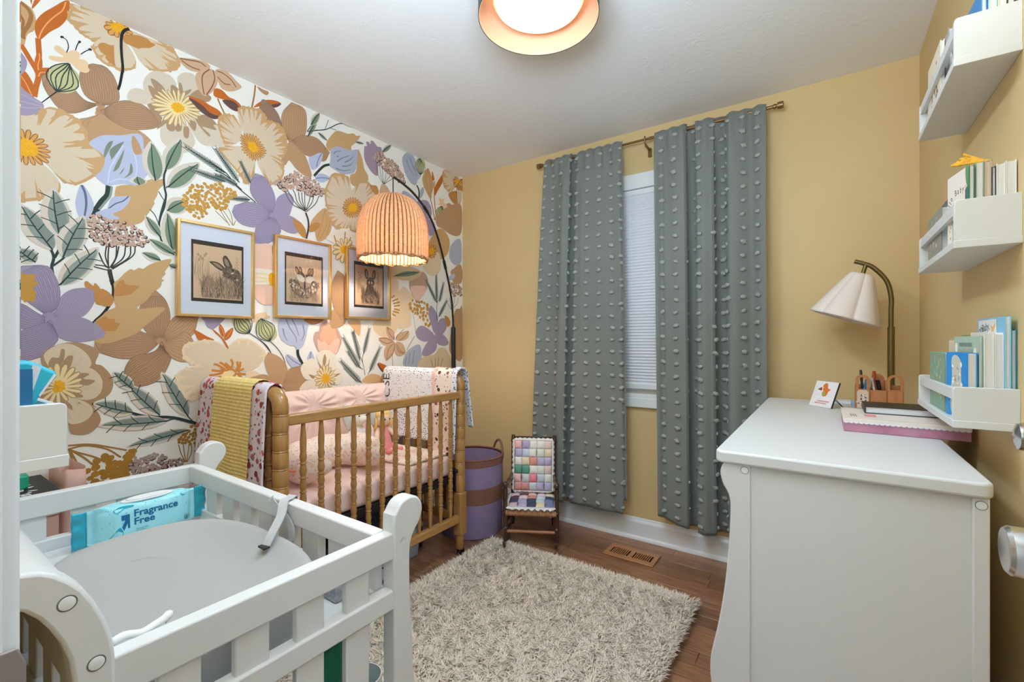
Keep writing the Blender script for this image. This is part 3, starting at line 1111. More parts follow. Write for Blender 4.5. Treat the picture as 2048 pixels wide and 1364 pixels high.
s|dkg|5|0|1747,926 1699,970 1641,1013
l|fe|34|1729,1110|1682,1231
l|fe|34|1759,1099|1803,1259
l|fe|38|1803,990|1886,1144
l|fe|36|1735,1019|1647,1122
l|fe|36|1741,932|1630,1024
l|fe|30|1734,1062|1686,1238
l|fe|36|1734,1018|1616,1202
l|fe|36|1734,934|1599,1067
b|tp4|1753,931 1771,961 1821,978 1886,958 1886,916
u
b|cr3|1967,1604 2023,1578 2037,1513 2023,1468 1967,1463
b|cr3|2030,1490 2081,1542 2140,1500 2163,1467 2125,1402 2023,1413
b|cr3|1981,1377 2125,1402 2140,1289 2081,1265 2023,1269
b|cr3|1834,1296 1946,1332 2023,1313 2009,1236 1926,1203 1847,1234
s|ors2|10|0|1974,1458 2002,1477
s|ors2|10|0|1981,1437 2030,1457
s|ors2|10|0|1988,1421 2044,1436
s|ors2|10|0|1995,1405 2044,1414
s|ors2|10|0|1995,1389 2044,1381
s|ors2|10|0|1988,1372 2037,1364
s|ors2|10|0|1981,1355 2009,1343
u
b|pk2|1939,1273 1981,1241 2002,1192 1960,1192 1933,1235
b|pk2|1873,1197 1939,1203 1995,1176 1933,1149 1893,1165
b|pk2|2118,1249 2118,1204 2066,1181 2009,1187 2030,1225
b|pk2|1933,1052 1913,1117 1953,1165 2002,1170 1995,1105
b|pk2|2009,1170 2066,1164 2095,1102 2044,1079 2002,1099
s|bn|5|0|1939,1267 1960,1224 1995,1192
s|bn|5|0|1939,1267 1988,1241 1998,1187
s|bn|5|0|1873,1197 1933,1195 1981,1181
s|bn|5|0|1879,1186 1933,1165 1988,1176
s|bn|5|0|2118,1246 2081,1204 2037,1184
s|bn|5|0|2081,1260 2023,1214 2016,1192
s|bn|5|0|1933,1057 1953,1132 1995,1165
s|bn|5|0|1939,1063 1988,1105 2002,1165
s|bn|5|0|2016,1159 2051,1114 2088,1103
s|bn|5|0|2016,1143 2037,1109 2081,1094
s|ta2|5|0|1981,1094 1984,1007
u
s|ta2|6|0|2178,1216 2140,1170 2103,1119
b|bl2|2081,1013 2081,1075 2125,1124 2225,1152 2225,1012
s|bd|5|0|2103,1080 2088,1024
s|bd|5|0|2133,1102 2118,1023
s|bd|5|0|2171,1118 2155,1021
s|wh|5|0|2140,1386 2155,1261 2178,1216
s|mus|4|0|2186,1222 2171,1319 2155,1387
u
c|mu|-|34|6|13|2112,1414 2134,1450 2179,1466 2235,1450 2283,1460 2322,1417 2342,1347 2332,1276 2273,1299 2216,1352 2143,1383
b|pk|2125,1578 2155,1610 2249,1662 2298,1620 2290,1548 2218,1460 2171,1468 2133,1522
b|pk4|2140,1545 2282,1559 2225,1466 2171,1474
u
b|lv|2331,1432 2391,1376 2400,1315 2365,1236 2331,1301 2306,1371
b|lv|2365,1236 2417,1334 2479,1343 2497,1294 2452,1231
b|lv|2365,1223 2452,1231 2515,1169 2470,1144 2391,1163
b|lv|2365,1223 2249,1287 2186,1250 2202,1199 2282,1175
b|lv|2365,1223 2282,1158 2241,1088 2298,1074 2374,1109 2391,1157
u
l|fe|34|2391,1455|2282,1607
l|fe|34|2391,1461|2382,1672
l|fe|34|2417,1462|2461,1608
l|fe|34|2408,1352|2497,1481
s|dkg|5|0|2391,1327 2391,1448 2417,1487
u
b|tp2|2581,1398 2638,1426 2668,1428 2668,1045 2543,1080 2525,1169
b|cg2|2241,1064 2365,1085 2408,1126 2488,1119 2543,980 2225,995
s|tg3|8|0|2348,995 2331,1050
s|tg3|8|0|2374,994 2374,1060
s|tg3|8|0|2400,993 2408,1065
s|tg3|8|0|2426,991 2452,1052
b|ta3|2470,1364 2515,1350 2534,1307 2497,1287
b|mb|1860,1039 1913,1015 1919,983 1893,990
b|or|1866,1044 1926,1026 1953,1003 1919,983
u
c|pk|dkb|50|4|12|2514,1618 2586,1618 2660,1591 2660,1534 2575,1519 2519,1559
s|dk2|4|0|2543,1415 2506,1456 2488,1474
s|dk2|4|0|2543,1415 2534,1458 2525,1501
s|dk2|4|0|2548,1415 2571,1461 2581,1506
s|dk2|4|0|2548,1415 2609,1463 2619,1509
b|tp2|2543,1711 2668,1727 2668,1649 2629,1613 2562,1625
b|bl|2497,1643 2600,1705 2581,1659 2543,1635
u
b|ta4|1508,2271 1518,2309 1553,2362 1578,2385 1606,2391 1651,2395 1688,2411 1707,2404 1735,2414 1723,2389 1700,2358 1673,2329 1666,2301 1578,2283 1535,2253
b|ta4|1715,2324 1743,2297 1758,2253 1766,2222 1791,2192 1791,2155 1774,2107 1727,2094 1669,2110 1666,2158 1707,2194
u
b|bl2|1535,2256 1542,2271 1578,2295 1621,2301 1669,2305 1715,2323 1715,2272 1704,2202 1681,2172 1628,2150 1592,2149 1553,2159 1529,2170 1535,2212
s|bd2|8|0.5|1556,2244 1571,2263 1606,2277
s|bd2|8|0.5|1578,2210 1614,2241 1658,2269
s|bd2|8|0.5|1628,2220 1666,2249 1688,2276
s|bd2|8|0.5|1610,2192 1658,2211 1684,2239
s|bd2|8|0.5|1571,2167 1614,2168 1666,2187
s|bd2|8|0.5|1574,2234 1588,2245
s|gd|14|0|1529,2176 1494,2156 1461,2118 1435,2083
b|bl|1441,2076 1454,2098 1488,2112 1529,2104 1522,2087 1488,2062 1454,2061
s|bd|5|0|1444,2073 1491,2090 1539,2095
b|bl|1435,2197 1464,2219 1488,2221 1478,2175 1454,2134 1422,2115 1403,2168
s|bd|5|0|1481,2222 1461,2182 1448,2135
u
f|cr|ta|4|41|0.45|1711,2007|1491,2014 1529,2049 1529,2101 1556,2130 1592,2139 1651,2141 1666,2106 1636,2032 1542,1965
f|cr|ta|5|42|0.45|1679,1966|1499,2015 1522,2083 1545,2126 1629,2146 1666,2092 1679,1998 1569,1929 1511,1926
f|cr|ta|4|43|0.45|1679,1966|1666,2038 1730,2132 1810,2144 1852,2065 1770,1988
f|cr|ta|4|44|0.45|1679,1966|1511,1915 1641,1946 1692,1915 1641,1839 1569,1824 1534,1858
f|cr|ta|4|45|0.45|1679,1966|1692,1915 1770,1977 1852,1973 1770,1854 1666,1833
u
m|22|ye|sta|stb|0.42|1|1681,1966|1750,1983 1730,2022 1679,2031 1629,2002 1611,1950 1629,1911 1679,1906 1730,1934
u
b|lv4|1762,2314 1766,2362 1783,2368 1778,2393 1795,2399 1811,2391 1811,2411 1832,2416 1861,2395 1891,2399 1895,2366 1870,2288 1865,2215 1823,2219 1783,2254 1766,2282
s|dkg|6|0|1422,2325 1441,2336 1498,2360 1542,2392 1578,2422 1610,2439 1651,2440 1696,2443
s|dkg|4|0|1501,2364 1522,2424
s|dkg|4|0|1535,2383 1571,2386
l|ol|26|1461,2330|1518,2305
l|ol|30|1399,2286|1461,2418
l|ol|20|1704,2366|1762,2377
l|ol|40|1417,2355|1470,2447
l|ol|34|1900,2374|1979,2451
s|dkg|5|0|1394,2311 1417,2350
s|dkg|5|0|1394,2311 1502,2363
u
c|pk|dkb|60|3|13|1826,2323 1852,2357 1899,2367 1939,2348 1988,2345 2029,2320 2072,2273 2098,2248 2072,2227 2021,2232 1963,2247 1915,2264 1868,2287
s|dk2|4|0|1908,2175 1865,2225 1853,2290
s|dk2|4|0|1908,2175 1887,2231 1878,2291
s|dk2|4|0|1910,2176 1904,2236 1900,2291
s|dk2|4|0|1913,2176 1930,2237 1921,2287
s|dk2|4|0|1915,2177 1963,2247 1948,2278
s|dk2|4|0|1915,2175 1988,2234
b|ta3|1799,2137 1823,2141 1853,2146 1870,2116 1857,2091 1823,2103
b|pk2|1891,2163 1921,2175 1952,2152 1970,2108 1882,2085
u
b|bl2|2064,2381 2099,2436 2152,2442 2184,2412 2216,2346 2238,2329 2205,2286 2184,2244 2136,2250 2089,2299
s|bd|6|0.5|2105,2394 2120,2352 2173,2301
s|bd|6|0.5|2131,2415 2157,2368 2195,2307
s|bd|6|0.5|2162,2369 2195,2332
s|gd|13|0|2195,2247 2216,2209 2211,2123
b|bl2|2069,2173 2120,2175 2195,2139 2211,2119 2136,2140 2069,2138
b|bl2|2227,2163 2227,2216 2255,2252 2261,2213
d|2227,2329|2227,2439|2203,2435 2261,2437 2275,2405 2250,2356 2227,2329 2205,2359 2189,2386
u
b|ta|2250,2324 2301,2397 2341,2343 2359,2293 2341,2234 2329,2185 2283,2227 2255,2268
s|ta2|4|0|2298,2388 2283,2301 2324,2196
s|ta2|4|0|2301,2389 2324,2313 2335,2233
b|or|2462,2413 2449,2340 2401,2267 2371,2221 2368,2275 2401,2335
b|or|2344,2389 2359,2356 2365,2333 2341,2326
s|or|8|0|2324,2188 2353,2112 2365,2046
s|or|8|0|2365,2324 2365,2199 2377,2096 2371,2047
b|lv|2205,2113 2261,2155 2306,2155 2335,2124 2329,2073 2295,2031 2250,2034 2216,2080
u
f|cr|ta|4|51|0.45|2630,2406|2462,2434 2590,2438 2630,2433 2590,2345 2525,2292 2474,2304 2452,2350
m|9|ye|sta|stb|0.5|1|2630,2406|2577,2412 2564,2382 2570,2349 2603,2340 2657,2364 2678,2397 2685,2422
b|ta3|2519,2282 2577,2311 2610,2306 2603,2216 2557,2222 2519,2251
b|ta3|2617,2357 2671,2377 2671,2332 2617,2326
f|cr|ta|2|52|0.2|2630,2406|2610,2315 2664,2330 2644,2234 2603,2211
s|bk|6|0|2671,2429 2623,2381 2603,2322 2607,2225 2590,2132
u
b|tp2|2493,2193 2544,2201 2577,2165 2583,2078 2525,2030 2401,2005 2383,2098
b|bf|2389,2162 2419,2178 2407,2214 2437,2213 2468,2225 2462,2198 2493,2184 2499,2164 2474,2149 2437,2166
d|2419,2042|2443,2163|2383,2123 2443,2167 2468,2139 2462,2073 2419,2042 2377,2063
u
b|ta|2313,1885 2424,1999 2522,1937 2502,1824 2387,1754 2295,1779
b|cr3|2277,1738 2406,1823 2424,1692 2331,1642 2260,1684
m|10|ye|sta|stb|0.5|1|2335,1818|2387,1833 2368,1869 2313,1859 2286,1816 2304,1767 2368,1777
b|lv|2191,2127 2295,2166 2340,2086 2277,2020 2225,2059
b|lv|2277,2020 2350,2036 2377,1963 2313,1924
b|bl2|2542,1899 2646,1959 2657,1792 2583,1754 2522,1800
b|tp2|2406,2101 2563,2206 2657,2215 2657,2018 2563,1972 2406,2021
b|tp2|2563,1710 2657,1764 2657,1623
u
b|pk4|1114,1642 1149,1661 1199,1665 1231,1606 1222,1539 1122,1526
b|cr4|1109,1534 1212,1538 1279,1518 1212,1473 1122,1450 1097,1496
b|pk4|1114,1453 1203,1458 1241,1410 1203,1365 1149,1366 1114,1409
s|cy|8|0|1122,1513 1167,1514 1203,1504
s|cy|8|0|1118,1494 1158,1493 1203,1492
s|cy|8|0|1122,1472 1167,1477 1203,1486
b|ye|1189,1516 1222,1525 1241,1494 1222,1460 1194,1462
b|ta3|1203,1657 1250,1674 1279,1575 1231,1550
u
p|tp2|tv|8|3|1605,1302|1551,1383 1545,1507|1581,1585|1629,1548 1654,1411
b|cr4|1511,1751 1557,1801 1629,1836 1692,1806 1641,1732
b|cr4|1511,1730 1545,1684 1593,1650 1641,1700
s|tg|9|0.4|1557,1780 1575,1731 1605,1715
s|tg|9|0.4|1629,1815 1623,1750 1617,1717
s|tg|9|0.4|1666,1790 1641,1732 1629,1719
m|12|yd|cy|tg2|0.35|2|1623,1713|1692,1740 1641,1785 1569,1751 1545,1695 1569,1646 1641,1635
u
b|cg2|1924,1629 2029,1678 2174,1679 2242,1644 2141,1588 1998,1590
b|gr|1998,1602 2092,1644 2216,1653 2124,1615
s|dkg|5|0|1991,1599 2092,1628 2216,1656
u
f|cr2|ta|4|61|0.45|1838,1902|1743,1926 1770,2021 1880,2072 1968,2024 1938,1923 1824,1854
f|cr2|ta|4|62|0.45|1983,1909|1938,1993 2060,2094 2191,2051 2157,1919 1998,1864
b|tp|1770,1798 1909,1847 1998,1793 1909,1685 1797,1691
b|lv|2029,1822 2191,1876 2225,1781 2092,1699
u
p|tp2|tv|6|3|1247,466|1146,640 1099,796|1146,888|1247,800 1300,662
b|cr3|1355,466 1471,632 1664,656 1807,510 1734,284 1471,299
b|lv|1963,479 2179,573 2372,399 2273,208 2046,265
b|cr2|924,502 966,606 1053,563 1031,426"""


def build_wallpaper():
    pr = Print((XL, 0, 0), (0, 1, 0), (0, 0, 1), step=0.000012, lift=.0008, clip=(YN, YB, .0, HC))
    rnd = random.Random(7)
    shift = 0.0

    def P(s):
        return [(float(a) / 1000 + shift, float(b) / 1000) for a, b in (q.split(',') for q in s.split())]

    def side(pts, n=7):
        return cr(pts, False, n)

    def resample(c, n):
        L = [0]
        for i in range(1, len(c)):
            L.append(L[-1] + (c[i] - c[i - 1]).length)
        out, j = [], 0
        for k in range(n + 1):
            d = L[-1] * k / n
            while j < len(L) - 2 and L[j + 1] < d:
                j += 1
            t = (d - L[j]) / max(1e-9, L[j + 1] - L[j])
            out.append(c[j].lerp(c[j + 1], t))
        return out

    def run(ops):
        for op in ops:
            q = op.split('|')
            k = q[0]
            if k == 'u':
                pr.up(3)
            elif k == 'b':
                pr.up(.35)
                pr.blob(INK[q[1]], P(q[2]), 4)
            elif k == 'g':
                pr.up(.35)
                pr.poly(INK[q[1]], P(q[2]))
            elif k == 's':
                pr.up(.3)
                pr.stroke(INK[q[1]], float(q[2]) / 1000 * (.72 if float(q[2]) <= 6 else .92), P(q[4]), float(q[3]))
            elif k == 'p':
                n, w = int(q[3]), float(q[4]) / 1000
                base, l, tip, r = (P(x) for x in q[5:9])
                tv_, bv_ = Vector(tip[0]), Vector(base[0])
                if len(l) > 1 and (Vector(l[0]) - bv_).length > (Vector(l[-1]) - bv_).length:
                    l.reverse()
                if len(r) > 1 and (Vector(r[0]) - bv_).length > (Vector(r[-1]) - bv_).length:
                    r.reverse()
                A, B_ = resample(side(base + l + tip), 16), resample(side(base + r + tip), 16)
                pr.up(.5)
                pr.poly(INK[q[1]], A + list(reversed(B_[1:-1])))
                pr.disc(INK[q[1]], base[0], .014)
                pr.up(.6)
                pr.grp = object()
                for i in list(range(1, n + 1, 2)) + [0] + list(range(2, n + 1, 2)):
                    if i == 0:
                        pr.grp = object()
                        continue
                    f = i / (n + 1)
                    wob = rnd.uniform(-.012, .012)
                    pr.stroke(INK[q[2]], w * .5, [A[j].lerp(B_[j], min(.97, max(.03, f + wob * math.sin(j * .9)))) for j in range(1, 15)], smooth=False)
                pr.grp = None
                pr.stroke(INK[q[2]], w * .7, A, smooth=False)
                pr.stroke(INK[q[2]], w * .7, B_, smooth=False)
            elif k == 'f':
                n, seed, dep = int(q[3]), int(q[4]), float(q[5])
                rr = random.Random(seed)
                c = Vector(P(q[6])[0])
                pts = cr(P(q[7]), True, 5)
                pr.up(.5)
                pr.poly(INK[q[1]], pts)
                pr.up(.6)
                far = sorted(range(len(pts)), key=lambda i: -(pts[i] - c).length)[:int(len(pts) * .62)]
                m = len(pts)
                if q[1] != q[2]:
                    pr.grp = object()
                    for i in sorted(far):                      # tinted rim
                        a, b = pts[i], pts[(i + 1) % m]
                        pr.poly(INK[q[2]], [a, b, b.lerp(c, .055), a.lerp(c, .055)])
                pr.grp = None
                for s in range(n * 2):
                    i = far[int((s + rr.random() * .8) / (n * 2) * len(far)) % len(far)] if q[1] != q[2] else rr.choice(far)
                    a = pts[i]
                    d = rr.uniform(.3, 1.0) * dep
                    w = rr.uniform(.05, .13) * (a - c).length
                    t = (c - a).normalized()
                    nn = Vector((-t[1], t[0]))
                    tip = a.lerp(c, d) + nn * w * rr.uniform(-.6, .6)
                    if q[1] == q[2]:
                        col = tuple(x * .93 for x in INK[q[1]])
                        pr.stroke(col, .004, [a.lerp(c, .12), a.lerp(c, .4) + nn * .004, tip.lerp(c, .3)], .6)
                    else:
                        pr.poly(INK[q[2]], cr([a + nn * w * .55, a.lerp(tip, .5) + nn * w * .32, tip, a.lerp(tip, .5) - nn * w * .2, a - nn * w * .45], True, 3))
            elif k == 'm':
                n, seed = int(q[1]), int(q[6])
                rr = random.Random(seed)
                c = Vector(P(q[7])[0])
                rim = resample(cr(P(q[8]), True, 5) + [Vector(P(q[8])[0])], n)[:n]
                inner = float(q[5])
                pr.up(.6)
                for ph_, col, s in ((0, q[4], 1.3), (1, q[3], .8)):
                    for e in rim:
                        f = 1.0 if ph_ == 0 else .96
                        e2 = c.lerp(e, f)
                        L = (e - c).length
                        w = 2 * PI * L / n * .52 * s
                        t = (e2 - c).normalized()
                        nn = Vector((-t[1], t[0]))
                        b0 = c.lerp(e, inner * .7)
                        pr.poly(INK[col], [b0 - nn * w * .35, b0 + nn * w * .35, c.lerp(e2, .85) + nn * w * .5, e2 + nn * w * .22, e2 - nn * w * .22, c.lerp(e2, .85) - nn * w * .5])
                    pr.up(.5)
                pr.poly(INK[q[2]], [c.lerp(e, inner * (1 + .10 * ((i % 2) * 2 - 1))) for i, e in enumerate(rim)])
                pr.up(.4)
                for s in range(22):
                    e = rr.choice(rim)
                    p = c.lerp(e, inner * rr.uniform(.1, .9))
                    pr.disc(tuple(x * .86 for x in INK[q[2]]), p, .0022, n=5)
            elif k == 'c':
                col, cold, n, seed, r = q[1], q[2], int(q[3]), int(q[4]), min(.014, float(q[5]) / 1000 * (.30 if q[2] != '-' else .55))
                rr = random.Random(seed)
                poly = P(q[6])
                a0, a1 = min(p[0] for p in poly), max(p[0] for p in poly)
                b0, b1 = min(p[1] for p in poly), max(p[1] for p in poly)

                def inside(p):
                    c_ = False
                    for i in range(len(poly)):
                        x1, y1 = poly[i - 1]
                        x2, y2 = poly[i]
                        if (y1 > p[1]) != (y2 > p[1]) and p[0] < (x2 - x1) * (p[1] - y1) / (y2 - y1) + x1:
                            c_ = not c_
                    return c_
                pts, tries = [], 0
                dmin = math.sqrt((a1 - a0) * (b1 - b0) * .6 / n) * .8
                while len(pts) < n and tries < 6000:
                    tries += 1
                    p = (rr.uniform(a0, a1), rr.uniform(b0, b1))
                    if inside(p) and all((p[0] - s[0]) ** 2 + (p[1] - s[1]) ** 2 > dmin * dmin for s in pts):
                        pts.append(p)
                    if tries % 500 == 0:
                        dmin *= .93
                if cold != '-':
                    for p in pts:
                        if rr.random() < .7:
                            pr.disc(INK[cold], (p[0] + rr.uniform(-.003, .003), p[1] - .002), max(r, dmin * .80) * 1.18, max(r, dmin * .80) * 1.15, n=9)
                    pr.up(.6)
                for i, p in enumerate(pts):
                    if i % 14 == 0:
                        pr.up(.12)
                    cc = INK[col]
                    s = rr.uniform(.92, 1.05)
                    rx = max(r, dmin * (.80 if cold != '-' else .70)) * rr.uniform(.8, 1.1)
                    pr.disc(tuple(x * s for x in cc), p, rx, rx * rr.uniform(.72, 1.05), rr.uniform(0, 3), n=9)
            elif k == 'l':
                kind, w = q[1], float(q[2]) / 1000
                b, t = Vector(P(q[3])[0]), Vector(P(q[4])[0])
                d = t - b
                L = d.length
                d = d / L
                nn = Vector((-d[1], d[0]))

                def leaf(s, off, l0=0., l1=1.):
                    a = [b + d * L * (l0 + (l1 - l0) * f) + nn * (off + w * s * math.sin(PI * f ** .85) ** .8) for f in (0.001, .12, .3, .5, .7, .88, .999)]
                    e = [b + d * L * (l0 + (l1 - l0) * f) + nn * (off - w * s * math.sin(PI * f ** .85) ** .8) for f in (.88, .7, .5, .3, .12)]
                    return cr(a + e, True, 3)
                pr.up(.6)
                w *= .5
                if kind == 'fe':
                    pr.poly(INK['bs2'], leaf(.8, 0))
                    pr.up(.3)
                    pr.poly(INK['gg'], leaf(.55, w * .1, 0, .92))
                    pr.up(.3)
                    for i in range(15):
                        f = .06 + .88 * i / 14
                        for sg in (-1, 1):
                            p = b + d * L * f
                            e = p + d * L * .13 + nn * sg * w * (1.1 - .5 * f)
                            pr.stroke(INK['dkg'], .0022, [p, p.lerp(e, .5) + nn * sg * w * .12, e], .3, n=2)
                    pr.stroke(INK['dkg'], .0045, [b, b + d * L * .5 + nn * w * .06, t], .4)
                else:
                    pr.poly(INK['bs'], leaf(1.0, 0))
                    pr.up(.3)
                    pr.poly(INK['gr' if kind == 'ol' else 'gg'], leaf(.66, -w * .12, .02, .93))
                    pr.up(.3)
                    if kind == 'gg':
                        pr.poly(tuple(x * .82 for x in INK['gg']), leaf(.36, -w * .26, .05, .85))
                        pr.up(.3)
                    pr.stroke(INK['dkg'], .0055, [b, b + d * L * .5 + nn * w * .08, b + d * L * .94], .5)
                    if kind == 'gg':
                        for i, f in enumerate((.22, .48, .72)):
                            for sg in (-1, 1):
                                p = b + d * L * (f + .04 * sg)
                                e = p + d * L * .12 + nn * sg * w * 1.0
                                pr.stroke(INK['dkg'], .0034, [p, p + d * L * .07 + nn * sg * w * .5, e], .2, n=3)
            elif k == 'd':
                b, t = Vector(P(q[1])[0]), Vector(P(q[2])[0])
                out = cr(P(q[3]), True, 4)
                pr.up(.5)
                pr.poly(INK['gb'], out)
                pr.up(.4)
                d = (t - b).normalized()
                nn = Vector((-d[1], d[0]))
                L = (t - b).length
                wid = max(abs((p - b).dot(nn)) for p in out)
                for i in range(7):
                    f = (i - 3) / 3
                    line = []
                    for j in range(9):
                        s = j / 8
                        line.append(b + d * L * s + nn * (f * wid * .95 * math.sin(PI * min(.999, s) ** .9) + .05 * wid * math.sin(s * 9 + i)))
                    pr.stroke(INK['dkg'], .0034, line, smooth=False)
    ops = WPD.strip().split('\n')
    # the printed pattern repeats along the wall: lay the repeat that runs on towards the doorway first, then the panel itself
    shift = -2.085
    pr.clip = (YN, .333, 0, HC)
    run([o for o in ops if o == 'u' or max(float(p.split(',')[0]) for f in o.split('|')[1:] for p in f.split() if ',' in p) > 2040])
    shift = 0.0
    pr.clip = (.333, YB, 0, HC)
    run(ops)
    return pr.mb.build('wallpaper', M_wp, wl, ink=True, kind='structure')


M_wp = mat_attr('wallpaper_ink', 0.62, 0.25, bump=0.08, bscale=260)
build_wallpaper()

# ------------------------------------------------------------------ ceiling lamp
cl = thing('ceiling_light', 'round flush drum lamp, black outside and copper inside, with an opal diffuser', 'ceiling light', (-.79, 1.30, HC))
LX, LY = -.79, 1.30


def drum(m, r0, r1, z0, z1, n=72):
    ring = lambda r, z: [(LX + r * math.cos(2 * PI * k / n), LY + r * math.sin(2 * PI * k / n), z) for k in range(n)]
    m.loft([ring(r0, z0), ring(r1, z0), ring(r1, z1), ring(r0, z1), ring(r0, z0)], True, False)


M_copper = mat('copper_lining', ph(238, 196, 160), 0.45, metal=0.0)
one('outer_shell', lambda m: drum(m, .1985, .2005, 2.258, HC), mat('black_shell', (0.015, 0.016, 0.018), 0.4), cl, smooth=True, auto=40)
one('inner_lining', lambda m: drum(m, .1965, .1984, 2.2585, HC), M_copper, cl, smooth=True, auto=40)
one('inner_ring', lambda m: drum(m, .150, .1515, 2.315, 2.40), M_copper, cl, smooth=True, auto=40)
M_opal = mat_emit('opal_diffuser', (1.0, 0.90, 0.76), .98)
one('diffuser', lambda m: m.lathe([(.0, -.052), (.06, -.050), (.12, -.044), (.142, -.034), (.146, -.02), (.146, .04), (.10, .05)], (LX, LY, 2.335), (0, 0, 1), 64, False), M_opal, cl, smooth=True)

# ------------------------------------------------------------------ crib
XF, XB, Y0, Y1 = -1.649, -2.262, .893, 1.889
crib = thing('crib', 'small honey-coloured spindle crib on black casters along the flowered wall', 'crib', (-1.955, 1.39, 0))


def post(m, x, y):
    pr = [(.0215, .352), (.0265, .362), (.0275, .38)]
    z = .40
    while z < .90:
        pr += [(.0282, z), (.0282, z + .038), (.0262, z + .041), (.0282, z + .045), (.0262, z + .049), (.0282, z + .053)]
        z += .066
    pr += [(.0282, .927)]
    m.lathe(pr, (x, y, 0), (0, 0, 1), 20)
    m.lathe([(.018, .045), (.0215, .052), (.0215, .10), (.0235, .112), (.020, .126)], (x, y, 0), (0, 0, 1), 18)


for x in (XF, XB):
    for y in (Y0, Y1):
        p = one('post', lambda m: post(m, x, y), M_wood, crib, smooth=True, auto=50)
        one('post_block', lambda m: m.box((x - .027, y - .027, .124), (x + .027, y + .027, .356)), M_wood, p, bevel=.006)
        cs = one('caster', lambda m: (m.cyl((x, y, .03), (x, y, .05), .006, 10), m.prism([(y - .012, .047), (y + .016, .047), (y + .02, .03), (y + .004, .012), (y - .008, .02)], 'x', x - .014, x - .010), m.prism([(y - .012, .047), (y + .016, .047), (y + .02, .03), (y + .004, .012), (y - .008, .02)], 'x', x + .010, x + .014),
                                      m.lathe([(.006, -.009), (.019, -.009), (.021, -.006), (.021, .006), (.019, .009), (.006, .009)], (x, y + .006, .0215), (1, 0, 0), 18)), M_black, p, smooth=True, auto=40)
for y in (Y0, Y1):
    path = [(XF, y, .926), (XF, y, .938), (XF - .006, y, .958), (XF - .026, y, .978), (XF - .055, y, .986), (XF - .12, y, .987), (XB + .12, y, .987), (XB + .055, y, .986), (XB + .026, y, .978), (XB + .006, y, .958), (XB, y, .938), (XB, y, .926)]
    one('end_arch', lambda m: m.tube(path, .0285, 20), M_wood, crib, smooth=True, auto=60)
    one('end_rail', lambda m: m.box((XB + .02, y - .012, .193), (XF - .02, y + .012, .235)), mat('honey_maple_end', ph(152, 107, 52), .33, var=.16, vscale=10, stretch=(1.2, 9, 9), coat=.3), crib, bevel=.004)
for x in (XF, XB):
    one('top_rail', lambda m: m.box((x - .014, Y0 + .02, .866), (x + .020, Y1 - .02, .907)), M_wood_h, crib, bevel=.006)
    one('bottom_rail', lambda m: m.box((x - .014, Y0 + .02, .193), (x + .018, Y1 - .02, .235)), M_wood_h, crib, bevel=.006)


def spindle(m, z0, z1):
    h = z1 - z0
    pr = [(.0075, 0), (.0085, .02), (.0122, .07), (.0122, .085)]
    z = .085
    while z < h - .12:
        pr += [(.0112, z), (.0092, z + .003), (.0128, z + .007), (.0128, z + .011), (.0092, z + .015), (.0108, z + .018), (.0136, z + .035), (.0108, z + .052)]
        z += .055
    pr += [(.0122, h - .085), (.0122, h - .07), (.0085, h - .02), (.0075, h)]
    m.lathe([(r, q + z0) for r, q in pr], (0, 0, 0), (0, 0, 1), 12)


m = MB()
spindle(m, .233, .868)
sp0 = m.build('spindle', M_wood, crib, smooth=True, auto=70, local=True)
m = MB()
spindle(m, .233, .965)
sp1 = m.build('spindle', M_wood, crib, smooth=True, auto=70, local=True)
C0 = Vector(crib.location)
first = {0: sp0, 1: sp1}


def put_spindle(k, x, y):
    o = first.pop(k, None)
    if o is None:
        o = (sp0 if k == 0 else sp1).copy()
        COL.objects.link(o)
    o.location = (x - C0.x, y - C0.y, 0)


for x in (XF + .002, XB + .002):
    for i in range(12):
        put_spindle(0, x, .98 + .0755 * i)
for y in (Y0, Y1):
    for i in range(6):
        put_spindle(1, XF - .0876 * (i + 1), y)
M_iron = mat('black_iron', (.014, .014, .016), .45)
one('mattress_support', lambda m: (m.box((XB + .03, Y0 + .03, .405), (XB + .05, Y1 - .03, .445)), m.box((XF - .05, Y0 + .03, .405), (XF - .03, Y1 - .03, .445)), m.box((XB + .05, Y0 + .03, .405), (XF - .05, Y0 + .05, .445)), m.box((XB + .05, Y1 - .05, .405), (XF - .05, Y1 - .03, .445)),
                                   [m.box((XB + .05, Y0 + .1 + .1 * i, .435), (XF - .05, Y0 + .115 + .1 * i, .443)) for i in range(9)]), M_iron, crib, bevel=.002)
for y in (Y0 + .028, Y1 - .028):
    one('support_bracket', lambda m: (m.box((XF - .03, y - .004, .36), (XF - .005, y + .004, .49)), m.lathe([(.011, 0), (.011, .012), (.004, .014)], (XF - .004, y, .475), (1, 0, 0), 12)), M_iron, crib, bevel=.002)

# mattress under its pink sheet
M_pink = mat('pink_sheet', ph(224, 196, 188), .8, bump=.25, bscale=120, sheen=.2)
mt = tag(one('crib_mattress', lambda m: m.box((XB + .028, Y0 + .030, .447), (XF - .030, Y1 - .030, .556)), M_pink, bevel=.026, seg=5), 'crib mattress fitted with a plain pink sheet', 'mattress')


